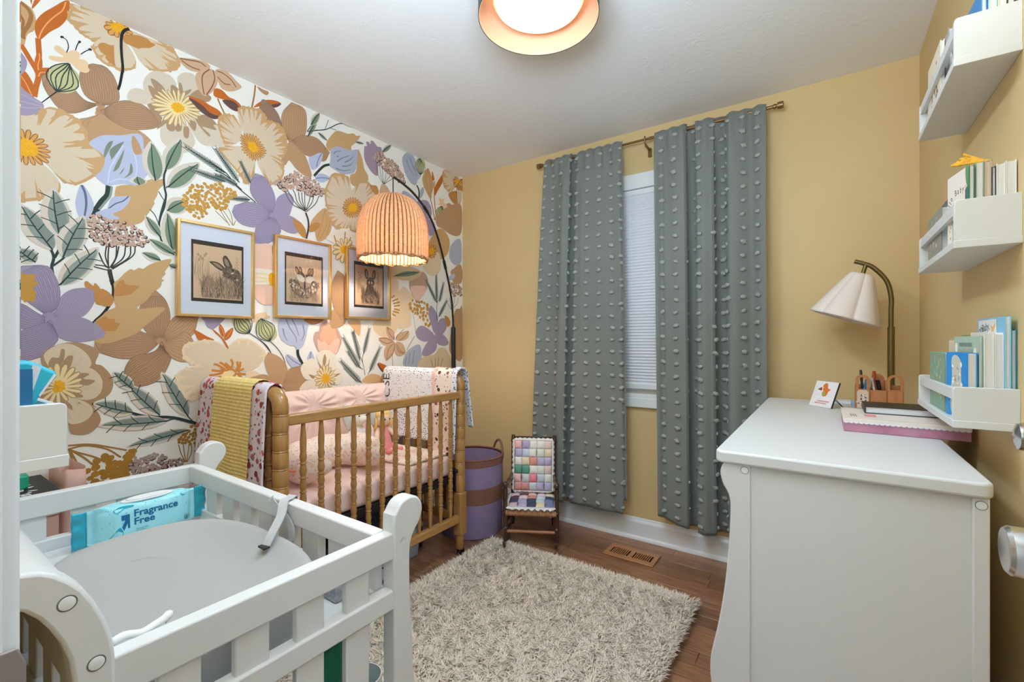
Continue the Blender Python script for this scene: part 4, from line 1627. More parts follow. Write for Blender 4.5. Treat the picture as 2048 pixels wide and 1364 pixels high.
# pink smocked pad along the back rail
def smock(m):
    ny, nz = 150, 70
    y0, y1, z0, z1 = .96, 1.855, .560, .925
    cs = [(1.075, .845), (1.361, .843), (1.644, .856)]
    xb = XB + .030

    def fr(u, v):
        y, z = y0 + (y1 - y0) * u, z0 + (z1 - z0) * v
        ed = min(u * (y1 - y0), (1 - u) * (y1 - y0), v * (z1 - z0), (1 - v) * (z1 - z0))
        d = .045 * (1 - math.exp(-ed / .018)) + .012 * math.sin(min(1, ed / .1) * PI / 2)
        for c in cs:
            r = math.hypot(y - c[0], (z - c[1]))
            th = math.atan2(z - c[1], y - c[0])
            if r < .20:
                d -= .018 * math.exp(-(r / .06) ** 2)
                d += .0085 * math.sin(th * 15 + 2 * math.sin(th * 3)) * math.exp(-((r - .085) / .045) ** 2)
            if r < .07:
                d += .004 * math.sin((y + z) * 330) * math.sin((y - z) * 330) * (1 - r / .07)
        d += .006 * math.exp(-((y - 1.50) / .006) ** 2) * -1
        d += .003 * noise.noise(Vector((y * 9, z * 9, 0)))
        return (xb + d, y, z)
    m.grid(fr, ny, nz)
    m.grid(lambda u, v: (xb, y1 + (y0 - y1) * u, z0 + (z1 - z0) * v), 4, 4)


tag(one('crib_bumper', smock, M_pink, smooth=True), 'pink smocked cushion standing along the back rail of the crib', 'cushion')


def mat_floral(name, base, cols, scale=26., thr=.30, dots2=None, rough=.85, coords='Object', bscale=500, rndm=1.0):
    """woven cloth with small printed sprigs: cells of a Voronoi pattern, each sprig one of a few inks"""
    m = mat(name, base, rough, spec=.2, bump=.12, bscale=bscale)
    nt = m.node_tree
    b = nt.nodes['Principled BSDF']
    tc = nt.nodes.new('ShaderNodeTexCoord')
    ns = nt.nodes.new('ShaderNodeTexNoise')
    ns.inputs['Scale'].default_value = scale * 1.7
    mxv = nt.nodes.new('ShaderNodeMix')
    mxv.data_type = 'VECTOR'
    mxv.inputs[0].default_value = .008
    nt.links.new(tc.outputs[coords], ns.inputs['Vector'])
    nt.links.new(tc.outputs[coords], mxv.inputs[4])
    nt.links.new(ns.outputs['Color'], mxv.inputs[5])
    cur = base

    def layer(prev, scale, thr, cols, seed):
        vo = nt.nodes.new('ShaderNodeTexVoronoi')
        vo.inputs['Scale'].default_value = scale
        vo.inputs['Randomness'].default_value = rndm
        mp = nt.nodes.new('ShaderNodeMapping')
        mp.inputs['Location'].default_value = (seed, seed * .7, seed * .3)
        nt.links.new(mxv.outputs[1], mp.inputs['Vector'])
        nt.links.new(mp.outputs[0], vo.inputs['Vector'])
        lt = nt.nodes.new('ShaderNodeMath')
        lt.operation = 'LESS_THAN'
        lt.inputs[1].default_value = thr
        nt.links.new(vo.outputs['Distance'], lt.inputs[0])
        rp = nt.nodes.new('ShaderNodeValToRGB')
        rp.color_ramp.interpolation = 'CONSTANT'
        el = rp.color_ramp.elements
        while len(el) < len(cols):
            el.new(0.5)
        for i, c in enumerate(cols):
            el[i].position = i / len(cols)
            el[i].color = (*c, 1)
        sx = nt.nodes.new('ShaderNodeSeparateColor')
        nt.links.new(vo.outputs['Color'], sx.inputs[0])
        nt.links.new(sx.outputs[0], rp.inputs[0])
        mx = nt.nodes.new('ShaderNodeMix')
        mx.data_type = 'RGBA'
        nt.links.new(lt.outputs[0], mx.inputs[0])
        if isinstance(prev, tuple):
            mx.inputs[6].default_value = (*prev, 1)
        else:
            nt.links.new(prev, mx.inputs[6])
        nt.links.new(rp.outputs[0], mx.inputs[7])
        return mx.outputs[2]
    cur = layer(cur, scale, thr, cols, 1.3)
    if dots2:
        cur = layer(cur, dots2[0], dots2[1], dots2[2], 4.7)
    nt.links.new(cur, b.inputs['Base Color'])
    return m


M_flo1 = mat_floral('red_sprig_cloth', ph(206, 196, 208), [ph(150, 60, 66), ph(176, 76, 66), ph(120, 50, 70), ph(160, 90, 100)], 30, .36, (46, .26, [ph(90, 84, 130), ph(120, 116, 90), ph(190, 150, 160), ph(100, 92, 120)]))
M_dot = mat_floral('navy_speckle_cloth', ph(218, 219, 222), [ph(60, 62, 96), ph(84, 84, 110), ph(66, 60, 84)], 88, .30, rndm=.6)
M_flo2 = mat_floral('peach_sprig_cloth', ph(224, 210, 201), [ph(80, 54, 50), ph(196, 120, 96), ph(120, 84, 74)], 26, .30, (50, .24, [ph(120, 110, 110), ph(206, 150, 130), ph(70, 60, 70)]))
M_flo3 = mat_floral('cream_sprig_cloth', ph(226, 212, 200), [ph(212, 176, 150), ph(204, 160, 140), ph(218, 188, 156)], 40, .30, (66, .24, [ph(180, 150, 150), ph(200, 160, 120), ph(170, 150, 160)]))
M_grey = mat_floral('grey_sprig_cloth', ph(196, 198, 206), [ph(90, 92, 104), ph(120, 120, 130)], 70, .36)
M_peach = mat('peach_lining', ph(214, 176, 166), .85, bump=.15, bscale=300)


def drape_point(x0, x1, yc, side, zin, zout, r=.036, zc=.987, slant=0., flare=.02, wav=.004, seed=0, bump=None, rag=0.):
    """cloth over an end arch at y=yc; side=-1: outside face towards the door"""
    def fn(u, v):
        lin_ = zc - zin
        lout = zc - zout
        tot = lin_ + PI * r + lout
        s = v * tot
        x = x0 + (x1 - x0) * u
        nz = noise.noise(Vector((x * 7, seed, v * 2.3)))
        if s < lin_:
            z, y = zin + s, r
            k = 1 - s / lin_
            y += k * flare * .4 + wav * nz * k * 2
        elif s < lin_ + PI * r:
            a = (s - lin_) / r
            z, y = zc + r * math.sin(a), r * math.cos(a)
            k = 0
        else:
            k = (s - lin_ - PI * r) / lout
            z, y = zc - k * lout, -r
            y -= k * flare + wav * nz * k * 3 + wav * 1.6 * math.sin(x * 38 + seed) * k
        z += rag * noise.noise(Vector((x * 14, seed + 3, 0))) * (1 if v > .97 or v < .03 else 0)
        xx = x + slant * k * (1 - u)
        if bump:
            b = bump(x, s)
            a = (s - lin_) / r
            ny_, nz_ = (1, 0) if s < lin_ else ((-1, 0) if k else (math.cos(a), math.sin(a)))
            y += ny_ * b
            z += nz_ * b
        return (xx, yc - side * y, z) if side > 0 else (xx, yc + y, z)

    return fn


def drape(*a, nx=40, ns=70, **k):
    fn = drape_point(*a, **k)
    return lambda m: m.grid(fn, nx, ns)


tag(one('floral_blanket', drape(-2.232, -1.684, Y0, -1, .60, .50, r=.034, slant=-.05, seed=1), M_flo1, smooth=True, solid=.006), 'white cotton blanket with red sprigs under the yellow knit over the crib end', 'blanket')


def knit(x, s):
    return .0035 * abs(math.sin(s * PI / .0135)) * (.65 + .35 * math.sin(x * 2 * PI / .0115 + (int(s / .0135) % 2) * PI))


tag(one('knit_blanket', drape(-2.085, -1.770, Y0, -1, .74, .56, r=.043, nx=200, ns=330, seed=5, wav=.002, flare=.026, bump=knit), mat('yellow_knit', ph(206, 184, 112), .9, sheen=.3, bump=.5, bscale=400, var=.12, vscale=60), smooth=True), 'yellow crocheted blanket draped over the crib end nearest the changing table', 'blanket')
db = tag(one('dotted_blanket', drape(-2.236, -1.806, Y1, 1, .62, .74, r=.036, seed=2, wav=.004, rag=.01), M_dot, smooth=True, solid=.006), 'white blanket with navy flecks and black letters over the far crib end', 'blanket')
# letters printed on the face of the fold that hangs inside the crib
pl = Print((0, 0, 0), (1, 0, 0), (0, 0, 1))
pl.text(ph(50, 50, 56), 'SE', (-2.178, .905), .080, 0, rad(90))
pl.text(ph(50, 50, 56), 'C', (-2.172, .838), .080, 0, rad(90))
DRF = drape_point(-2.236, -1.806, Y1, 1, .62, .74, r=.036, seed=2, wav=.004, rag=.01)


def on_drape(x, z, h):
    u = (x + 2.236) / .430
    tot = (.987 - .62) + PI * .036 + (.987 - .74)
    p = DRF(u, (z - .62) / tot)
    return (p[0], p[1] - .0042, p[2])


pl.finish(on_drape).build('lettering', M_ink, db, ink=True)
pb = thing('floral_swaddle', 'peach floral blanket with striped edge hung beside the dotted blanket', 'blanket', (-1.74, Y1, 1.02))
one('cloth', drape(-1.800, -1.668, Y1, 1, .565, .70, r=.041, nx=24, seed=7, wav=.006, flare=.03), M_flo2, pb, smooth=True, solid=.006)
one('grey_edge', drape(-1.668, -1.632, Y1, 1, .575, .695, r=.046, nx=8, seed=8, wav=.004, flare=.04), M_grey, pb, smooth=True, solid=.009)
one('peach_border', drape(-1.815, -1.795, Y1, 1, .575, .72, r=.044, nx=8, seed=9, wav=.004, slant=.02), M_peach, pb, smooth=True, solid=.006)
tag(one('pink_blanket', lambda m: m.grid(lambda u, v: (-2.2 + .5 * v, 1.52 + .30 * u + .05 * v, .560 + .05 * max(0, math.sin(PI * min(1, u * 1.02))) * (1 - v) ** .6 + .012 * noise.noise(Vector((u * 5, v * 6, 1))) * math.sin(PI * u) * math.sin(PI * v) + .004), 40, 40),
        M_flo3, smooth=True, solid=.008), 'rumpled pale pink blanket on the mattress by the far crib end', 'blanket')


# nursing pillow, bunny, doll
def cpillow(m):
    P, R = [], []
    for i in range(25):
        a = rad(-62 + 124 * 0 + i * (304 - 0) / 24 * .82 + 60)
        a = rad(40 + 280 * i / 24)
        P.append((-1.865 + .150 * math.cos(a), 1.275 + .165 * math.sin(a), .642))
        e = min(i, 24 - i) / 5
        R.append(.078 * math.sqrt(max(.06, 1 - max(0, 1 - e) ** 2)) * (1 + .05 * math.sin(i * 1.3)))
    m.tube(P, R, 20)


np_ = thing('nursing_pillow', 'horseshoe nursing pillow in cream cloth with tan sprigs lying on the crib mattress', 'pillow', (-1.865, 1.275, .56))
one('pillow_cover', cpillow, M_flo3, np_, smooth=True)
one('coral_piping', lambda m: m.tube([(-1.865 + .228 * math.cos(rad(40 + 280 * i / 24)), 1.275 + .243 * math.sin(rad(40 + 280 * i / 24)), .640) for i in range(3, 22)], .004, 8), mat('coral_trim', ph(220, 130, 100), .7), np_, smooth=True)
M_cream = mat('cream_plush', ph(214, 206, 194), .95, bump=.6, bscale=250, sheen=.5)
bn = thing('plush_bunny', 'cream plush bunny propped against the pink cushion in the crib', 'soft toy', (-2.03, 1.50, .60))
one('body', lambda m: (m.ell((-2.03, 1.50, .665), (.06, .06, .085)), m.ell((-1.985, 1.46, .62), (.045, .028, .025)), m.ell((-1.985, 1.54, .62), (.045, .028, .025)), m.ell((-1.99, 1.445, .69), (.022, .025, .05)), m.ell((-1.99, 1.555, .69), (.022, .025, .05))), M_cream, bn, smooth=True)
hd = one('head', lambda m: (m.ell((-2.02, 1.50, .785), (.052, .05, .05)), m.ell((-1.975, 1.50, .775), (.02, .024, .02))), M_cream, bn, smooth=True)
for s in (-1, 1):
    one('ear', lambda m: m.tube([(-2.03, 1.50 + s * .03, .82), (-2.025, 1.50 + s * .06, .84), (-2.0, 1.50 + s * .075, .79), (-1.985, 1.50 + s * .075, .73)], [.014, .022, .024, .01], 10), mat('grey_plush', ph(176, 178, 170), .95, bump=.6, bscale=250), hd, smooth=True)
    one('eye', lambda m: m.ell((-1.972, 1.50 + s * .022, .795), (.004, .004, .004), 8, 6), M_black, hd)
dl = thing('rag_doll', 'rag doll with yellow hair and a pink dress sitting in the crib', 'doll', (-2.0, 1.645, .60))
one('dress', lambda m: m.lathe([(.062, .585), (.060, .60), (.045, .66), (.026, .715)], (-2.0, 1.645, 0), (0, 0, 1), 18), mat('pink_dress', ph(214, 132, 138), .85), dl, smooth=True)
dh = one('head', lambda m: m.ell((-1.995, 1.645, .757), (.043, .046, .046)), mat('doll_skin', ph(226, 196, 170), .85), dl, smooth=True)
one('hair', lambda m: (m.ell((-2.005, 1.645, .776), (.047, .052, .042)), m.ell((-2.005, 1.595, .735), (.025, .02, .04)), m.ell((-2.005, 1.695, .735), (.025, .02, .04))), mat('doll_hair', ph(224, 184, 110), .9, bump=.6, bscale=150), dh, smooth=True)
for s in (-1, 1):
    one('eye', lambda m: m.ell((-1.955, 1.645 + s * .016, .757), (.003, .005, .005), 8, 6), M_black, dh)
    one('arm', lambda m: m.tube([(-2.0, 1.645 + s * .03, .705), (-1.97, 1.645 + s * .06, .665), (-1.95, 1.645 + s * .065, .635)], [.014, .014, .012], 10), mat('doll_skin', (1, 1, 1)), dl, smooth=True)
    one('leg', lambda m: m.tube([(-1.98, 1.645 + s * .025, .60), (-1.93, 1.645 + s * .03, .588), (-1.895, 1.645 + s * .035, .592), (-1.885, 1.645 + s * .036, .605)], [.016, .015, .014, .012], 10), mat('pink_leg', ph(224, 130, 128), .85), dl, smooth=True)

# things stored under the crib
M_bin = mat('blue_grey_plastic', ph(150, 164, 176), .5)
sb = thing('storage_bin', 'blue-grey plastic storage bin with a lid on the floor under the crib', 'bin', (-2.0, 1.5, 0))
one('bin_body', lambda m: m.loft([[(-2.19 + e, 1.26 + e, z), (-1.84 - e, 1.26 + e, z), (-1.84 - e, 1.785 - e, z), (-2.19 + e, 1.785 - e, z)] for z, e in ((0, .012), (.16, 0))]), M_bin, sb, bevel=.006)
one('lid', lambda m: m.box((-2.2, 1.25, .158), (-1.83, 1.795, .185)), mat('blue_grey_lid', ph(120, 134, 150), .5), sb, bevel=.006)
one('latch', lambda m: m.box((-1.832, 1.70, .10), (-1.826, 1.73, .165)), M_trim, sb, bevel=.002)
tag(one('folded_bag', lambda m: m.loft([[(-2.02 + a * .17 * s, 1.50 + b * .22 * s, z) for a, b in ((-1, -1), (0, -1.05), (1, -1), (1.03, 0), (1, 1), (0, 1.04), (-1, 1), (-1.02, 0))] for z, s in ((.186, .9), (.20, 1.0), (.30, 1.0), (.355, .86), (.365, .7))]), mat('navy_canvas', ph(44, 48, 64), .85, bump=.3, bscale=60), bevel=.01), 'dark navy canvas bag lying on the storage bin under the crib', 'bag')
tag(one('black_case', lambda m: m.box((-2.18, 1.80, 0), (-1.90, 1.86, .34)), mat('black_case', (.02, .02, .024), .6), bevel=.012), 'black flat case standing under the far end of the crib', 'case')
tag(one('floral_pouch', lambda m: m.ell((-1.765, 1.42, .050), (.055, .13, .050), 20, 12, lambda d: 1 + .1 * noise.noise(d * 3)), mat_floral('pink_rose_cloth', ph(196, 190, 194), [ph(190, 60, 110), ph(206, 90, 130), ph(130, 50, 84)], 34, .42), smooth=True), 'small pouch with pink roses on the floor below the crib rail', 'pouch')
tag(one('grey_carton', lambda m: m.box((-2.2, .98, 0), (-1.80, 1.22, .22)), mat('dark_card', ph(66, 74, 90), .7), bevel=.004), 'dark blue-grey carton on the floor under the near end of the crib', 'box')

# ------------------------------------------------------------------ arc floor lamp with rattan shade
lm = thing('arc_floor_lamp', 'black arc floor lamp in the corner with a glowing rattan dome shade', 'floor lamp', (-2.215, 2.48, 0))
one('base', lambda m: m.lathe([(.0, 0), (.075, 0), (.078, .004), (.078, .02), (.07, .026), (.0, .027)], (-2.215, 2.48, 0), (0, 0, 1), 40), M_black, lm, smooth=True, auto=40)
one('pole', lambda m: m.cyl((-2.215, 2.48, .02), (-2.22, 2.47, 1.28), .0165, 18), M_black, lm, smooth=True, auto=40)
arc = [(.0, 1.27), (.012, 1.36), (.045, 1.49), (.147, 1.657), (.306, 1.852), (.478, 1.978), (.703, 2.042), (.88, 2.058), (.985, 2.058)]
AP = cr([(-2.22 + .317 * k, 2.47 - .83 * k, z) for k, z in arc], False, 8)
one('arm', lambda m: m.tube(AP, .0068, 12), M_black, lm, smooth=True)
one('joint', lambda m: (m.cyl(AP[25], AP[27], .010, 12), m.cyl(AP[41], AP[43], .010, 12)), M_black, lm, smooth=True, auto=40)
SX, SY = -1.903, 1.640
one('cord', lambda m: m.tube([AP[-2], (SX, SY, 2.05), (SX, SY, 1.93)], .003, 8), M_black, lm, smooth=True)
M_rat = bpy.data.materials.new('rattan')
M_rat.use_nodes = True
nt = M_rat.node_tree
nt.nodes.clear()
out = nt.nodes.new('ShaderNodeOutputMaterial')
d1, d2, mxs = nt.nodes.new('ShaderNodeBsdfDiffuse'), nt.nodes.new('ShaderNodeBsdfTranslucent'), nt.nodes.new('ShaderNodeMixShader')
wv = nt.nodes.new('ShaderNodeTexNoise')
wv.inputs['Scale'].default_value = 60
cr_ = nt.nodes.new('ShaderNodeValToRGB')
cr_.color_ramp.elements[0].color = (*hexc('c79a68'), 1)
cr_.color_ramp.elements[1].color = (*hexc('f2d5b6'), 1)
tcc = nt.nodes.new('ShaderNodeTexCoord')
nt.links.new(tcc.outputs['Object'], wv.inputs['Vector'])
nt.links.new(wv.outputs['Fac'], cr_.inputs[0])
nt.links.new(cr_.outputs[0], d1.inputs[0])
nt.links.new(cr_.outputs[0], d2.inputs[0])
mxs.inputs[0].default_value = .45
nt.links.new(d1.outputs[0], mxs.inputs[1])
nt.links.new(d2.outputs[0], mxs.inputs[2])
nt.links.new(mxs.outputs[0], out.inputs['Surface'])
prof = cr([(.176, 1.612), (.178, 1.66), (.177, 1.75), (.168, 1.82), (.146, 1.88), (.108, 1.927), (.060, 1.953), (.02, 1.960)], False, 4)
shd = one('shade', lambda m: [m.tube([(SX + p[0] * math.cos(a), SY + p[0] * math.sin(a), p[1]) for p in prof], [.0088 * min(1, max(.16, p[0] / .176)) for p in prof], 7) for a in [2 * PI * k / 50 for k in range(50)]], M_rat, lm, smooth=True, kind='stuff')
one('cane_binding', lambda m: [m.tube([(SX + (p[0] - .002) * math.cos(a), SY + (p[0] - .002) * math.sin(a), p[1]) for p in prof[:-3]], [.0036 * min(1, max(.16, p[0] / .176)) for p in prof[:-3]], 5) for a in [2 * PI * (k + .5) / 50 for k in range(50)]], mat('brown_binding', hexc('6a4426'), .8), lm, smooth=True, kind='stuff')  # dark brown tubes added between the canes to imitate their shaded gaps
one('rim_braid', lambda m: [m.tube([(SX + (.179 + .003 * math.sin(14 * 2 * PI * k / 120 + q)) * math.cos(2 * PI * k / 120), SY + (.179 + .003 * math.sin(14 * 2 * PI * k / 120 + q)) * math.sin(2 * PI * k / 120), 1.613 + .004 * math.cos(14 * 2 * PI * k / 120 + q) + dz) for k in range(121)], .0045, 7, False) for q, dz in ((0, 0), (PI, .006))], mat('dark_rattan', ph(150, 100, 58), .7), lm, smooth=True)
one('weave', lambda m: [m.tube([(SX + (r + .006 * (1 if (k + i) % 2 else -1)) * math.cos(2 * PI * k / 58), SY + (r + .006 * (1 if (k + i) % 2 else -1)) * math.sin(2 * PI * k / 58), z) for k in range(59)], .0016, 5, False) for i, (r, z) in enumerate(((.178, 1.66), (.178, 1.71), (.176, 1.76), (.168, 1.82), (.146, 1.88)))], M_rat, lm, smooth=True)
bl_ = one('bulb', lambda m: m.lathe([(.0, 1.722), (.018, 1.726), (.029, 1.745), (.031, 1.765), (.022, 1.795), (.014, 1.815), (.013, 1.84)], (SX, SY, 0), (0, 0, 1), 20), mat_emit('warm_bulb', (1.0, .78, .45), 14), lm, smooth=True)
one('lamp_socket', lambda m: m.lathe([(.016, 1.838), (.018, 1.845), (.018, 1.90), (.006, 1.93)], (SX, SY, 0), (0, 0, 1), 16), M_black, lm, smooth=True)
pt = bpy.data.lights.new('bulb_light', 'POINT')
pt.energy = 9.0
pt.color = (1.0, .86, .72)
pt.shadow_soft_size = .034
po = bpy.data.objects.new('bulb_light', pt)
po.location = (SX, SY, 1.690)
COL.objects.link(po)

# ------------------------------------------------------------------ framed rabbit pictures
M_mat = mat('white_mount_board', ph(204, 205, 214), .6)
M_glass = bpy.data.materials.new('picture_glass')
M_glass.use_nodes = True
nt = M_glass.node_tree
nt.nodes.clear()
out = nt.nodes.new('ShaderNodeOutputMaterial')
tr, gl, mxs, fr = nt.nodes.new('ShaderNodeBsdfTransparent'), nt.nodes.new('ShaderNodeBsdfGlossy'), nt.nodes.new('ShaderNodeMixShader'), nt.nodes.new('ShaderNodeFresnel')
gl.inputs['Roughness'].default_value = .02
fr.inputs['IOR'].default_value = 1.45
nt.links.new(fr.outputs[0], mxs.inputs[0])
nt.links.new(tr.outputs[0], mxs.inputs[1])
nt.links.new(gl.outputs[0], mxs.inputs[2])
nt.links.new(mxs.outputs[0], out.inputs['Surface'])
PAPER, INKB, INKG, INKL = ph(196, 164, 134), ph(40, 34, 32), ph(96, 80, 68), ph(206, 190, 168)


def picture(y0, y1, z0, z1, label, art):
    t = thing('framed_print', label, 'picture', (XL, (y0 + y1) / 2, z0), 'framed rabbit prints on the flowered wall')
    x0, x1, w = XL + .0105, XL + .036, .012

    def fr_(m):
        m.box((x0, y0, z0), (x1, y0 + w, z1))
        m.box((x0, y1 - w, z0), (x1, y1, z1))
        m.box((x0, y0 + w, z0), (x1, y1 - w, z0 + w))
        m.box((x0, y0 + w, z1 - w), (x1, y1 - w, z1))
    one('frame', fr_, M_gold, t, bevel=.0015)
    one('mount', lambda m: m.box((x0, y0 + w, z0 + w), (x0 + .010, y1 - w, z1 - w)), M_mat, t)
    W, H = y1 - y0, z1 - z0
    pr = Print((x0 + .0105, y0, z0), (0, W, 0), (0, 0, H))
    pr.poly(INKB, [(.175, .165), (.855, .165), (.855, .815), (.175, .815)])
    pr.up(3)
    pr.poly(PAPER, [(.20, .20), (.83, .20), (.83, .768), (.20, .768)])
    pr.up(3)
    art(pr)
    pr.mb.build('print', M_ink, t, ink=True)
    one('glass', lambda m: m.box((x0 + .016, y0 + w * .8, z0 + w * .8), (x0 + .018, y1 - w * .8, z1 - w * .8)), M_glass, t)


def tones(k):
    return tuple(PAPER[i] * (1 - k) + INKB[i] * k for i in range(3))


def grass(pr, n, seed, xs, y0, h, lean=.05, inks=(.35, .6, .8), lo=.21):
    r = random.Random(seed)
    for i in range(n):
        x = r.uniform(*xs)
        b = max(lo, y0 + r.uniform(-.05, .05))
        hh = h * r.uniform(.4, 1.0)
        dx = r.uniform(-1, 1) * lean
        pr.stroke(tones(r.choice(inks)), r.uniform(.003, .007), [(x, b), (x + dx * .3, b + hh * .6), (x + dx, min(.76, b + hh))], .7, n=3)
        if i % 12 == 0:
            pr.up(.5)


def fur(pr, c, rx, ry, n, seed, ks=(.55, .7, .85, .95), L=.03, rot=0.):
    r = random.Random(seed)
    for i in range(n):
        a, d = r.uniform(0, 2 * PI), math.sqrt(r.random())
        x, y = rx * d * math.cos(a), ry * d * math.sin(a)
        x, y = c[0] + x * math.cos(rot) - y * math.sin(rot), c[1] + x * math.sin(rot) + y * math.cos(rot)
        t = a + rot + r.uniform(-.6, .6)
        pr.stroke(tones(r.choice(ks)), .005, [(x, y), (x + L * math.cos(t), y + L * math.sin(t))], .8, smooth=False)
        if i % 25 == 0:
            pr.up(.5)


def art1(pr):
    grass(pr, 40, 3, (.21, .40), .42, .25, .04, (.25, .4))
    for q in ((.26, .66), (.29, .64), (.31, .62), (.36, .68), (.27, .61), (.34, .66)):
        pr.disc(tones(.4), q, .014, .018, 0, 7)
    pr.stroke(tones(.45), .006, [(.33, .30), (.31, .48), (.33, .66)])
    pr.stroke(tones(.4), .005, [(.77, .50), (.765, .62), (.755, .70)])
    for k in range(4):
        pr.stroke(tones(.4), .005, [(.765, .55 + .035 * k), (.79, .575 + .035 * k)])
        pr.stroke(tones(.4), .005, [(.765, .55 + .035 * k), (.735, .575 + .035 * k)])
    pr.up(2)
    pr.blob(tones(.72), [(.60, .50), (.70, .55), (.80, .52), (.83, .44), (.83, .24), (.74, .34), (.70, .42), (.62, .44), (.57, .47)])
    pr.up(1)
    pr.blob(tones(.9), [(.40, .60), (.50, .605), (.58, .565), (.60, .53), (.55, .515), (.47, .55)])
    pr.blob(tones(.9), [(.585, .68), (.57, .64), (.59, .58), (.63, .55), (.70, .565), (.67, .63), (.62, .685)])
    pr.up(1)
    pr.blob(tones(.5), [(.44, .592), (.50, .59), (.56, .555), (.56, .535), (.49, .56)])
    pr.blob(tones(.5), [(.60, .66), (.595, .62), (.62, .58), (.66, .575), (.64, .63)])
    pr.blob(tones(.8), [(.57, .53), (.63, .565), (.72, .55), (.79, .535), (.80, .47), (.74, .42), (.66, .435), (.59, .475)])
    pr.up(1)
    fur(pr, (.68, .49), .10, .055, 200, 4, (.35, .55, .8, .95, 1.0))
    fur(pr, (.77, .38), .05, .12, 160, 9, (.6, .8, .95))
    pr.up(1)
    pr.disc(tones(1), (.705, .535), .018, .012, -.3, 9)
    pr.disc(INKL, (.70, .50), .022, .009, .3, 8)
    pr.disc(INKL, (.765, .43), .016, .014, 0, 8)
    pr.disc(tones(.95), (.66, .455), .03, .01, .3, 8)
    pr.up(1)
    grass(pr, 260, 5, (.30, .82), .24, .24, .10, (.45, .65, .8, .95))
    grass(pr, 60, 6, (.32, .80), .24, .20, .12, (.1, .2))


def art2(pr):
    grass(pr, 30, 8, (.22, .34), .55, .16, .02, (.2, .3))
    pr.blob(tones(.35), [(.36, .52), (.44, .56), (.50, .52), (.58, .56), (.68, .52), (.70, .42), (.52, .36), (.34, .44)])
    pr.up(1)
    for c in ((.385, .60, .5), (.445, .60, .25), (.60, .60, -.45), (.655, .60, -.2)):
        pr.disc(tones(.92), (c[0], c[1]), .028, .055, c[2], 12)
        pr.up(.6)
        pr.disc(tones(.5), (c[0] - .004, c[1]), .012, .036, c[2], 10)
        pr.up(.6)
    pr.blob(tones(.9), [(.40, .58), (.47, .59), (.52, .545), (.50, .52), (.42, .54)])
    pr.blob(tones(.9), [(.53, .55), (.59, .58), (.66, .57), (.65, .535), (.56, .53)])
    pr.blob(INKL, [(.38, .54), (.45, .55), (.51, .51), (.50, .46), (.40, .48)])
    pr.blob(INKL, [(.54, .51), (.60, .545), (.68, .53), (.69, .47), (.56, .46)])
    pr.up(1)
    r = random.Random(3)
    for i in range(520):
        a = r.uniform(0, PI)
        d = r.uniform(.45, 1.0)
        x, y = .52 - .27 * d * math.cos(a), .48 - .22 * d * math.sin(a)
        if .21 < x < .82:
            pr.disc(tones(r.choice((.45, .65, .8, .95))), (x, y), r.uniform(.006, .018), r.uniform(.005, .012), r.uniform(0, 3), 6)
        if i % 20 == 0:
            pr.up(.5)
    for i in range(26):
        a = r.uniform(.1, PI - .1)
        d = r.uniform(.6, .95)
        pr.disc(INKL, (.52 - .26 * d * math.cos(a), .47 - .19 * d * math.sin(a)), r.uniform(.010, .026), r.uniform(.007, .014), r.uniform(0, 3), 8)
    pr.up(1)
    pr.blob(tones(.95), [(.505, .46), (.53, .46), (.535, .38), (.52, .33), (.505, .38)])
    grass(pr, 130, 15, (.26, .78), .25, .12, .08, (.3, .5, .7))


def art3(pr):
    grass(pr, 26, 18, (.24, .34), .40, .26, .03, (.3, .4))
    for q in ((.27, .66), (.30, .62), (.33, .66), (.29, .58), (.33, .60)):
        pr.disc(tones(.45), q, .018, .014, 0, 7)
    pr.stroke(tones(.5), .007, [(.71, .40), (.72, .55), (.70, .74)])
    for k in range(5):
        pr.disc(tones(.5), (.715 + .014 * (k % 2 * 2 - 1), .54 + .035 * k), .012, .02, 0, 6)
    pr.up(2)
    pr.blob(tones(.86), [(.44, .44), (.42, .38), (.42, .28), (.52, .23), (.64, .27), (.67, .36), (.63, .44), (.58, .50), (.48, .50)])
    pr.up(1)
    for s in (-1, 1):
        c = .535 + s * .085
        pr.disc(tones(.95), (c, .655), .042, .075, -s * .22, 14)
        pr.up(.7)
        pr.disc(tones(.5), (c - s * .004, .65), .023, .05, -s * .22, 12)
        pr.up(.7)
    pr.blob(tones(.85), [(.45, .53), (.47, .58), (.52, .61), (.58, .605), (.62, .57), (.63, .52), (.58, .475), (.52, .47), (.46, .49)])
    pr.up(1)
    fur(pr, (.54, .54), .07, .055, 130, 2, (.5, .75, .95))
    fur(pr, (.54, .36), .09, .11, 240, 6, (.5, .8, .95, 1.0))
    pr.up(1)
    for s in (-1, 1):
        pr.disc(tones(1), (.54 + s * .05, .555), .011, .014, 0, 8)
        pr.disc(INKL, (.54 + s * .03, .535), .014, .022, 0, 8)
    pr.disc(tones(1), (.54, .50), .012, .008, 0, 7)
    pr.up(1)
    grass(pr, 260, 7, (.34, .74), .26, .22, .09, (.6, .8, .95, 1.0))
    grass(pr, 30, 8, (.36, .70), .24, .12, .12, (0.02, .1))


picture(.786, 1.105, 1.287, 1.705, 'gold framed print of one rabbit head in profile, furthest from the corner', art1)
picture(1.205, 1.520, 1.300, 1.718, 'gold framed print of two rabbits nose to nose in daisies, middle of three', art2)
picture(1.620, 1.941, 1.312, 1.730, 'gold framed print of a rabbit facing forward, partly behind the rattan lamp shade', art3)

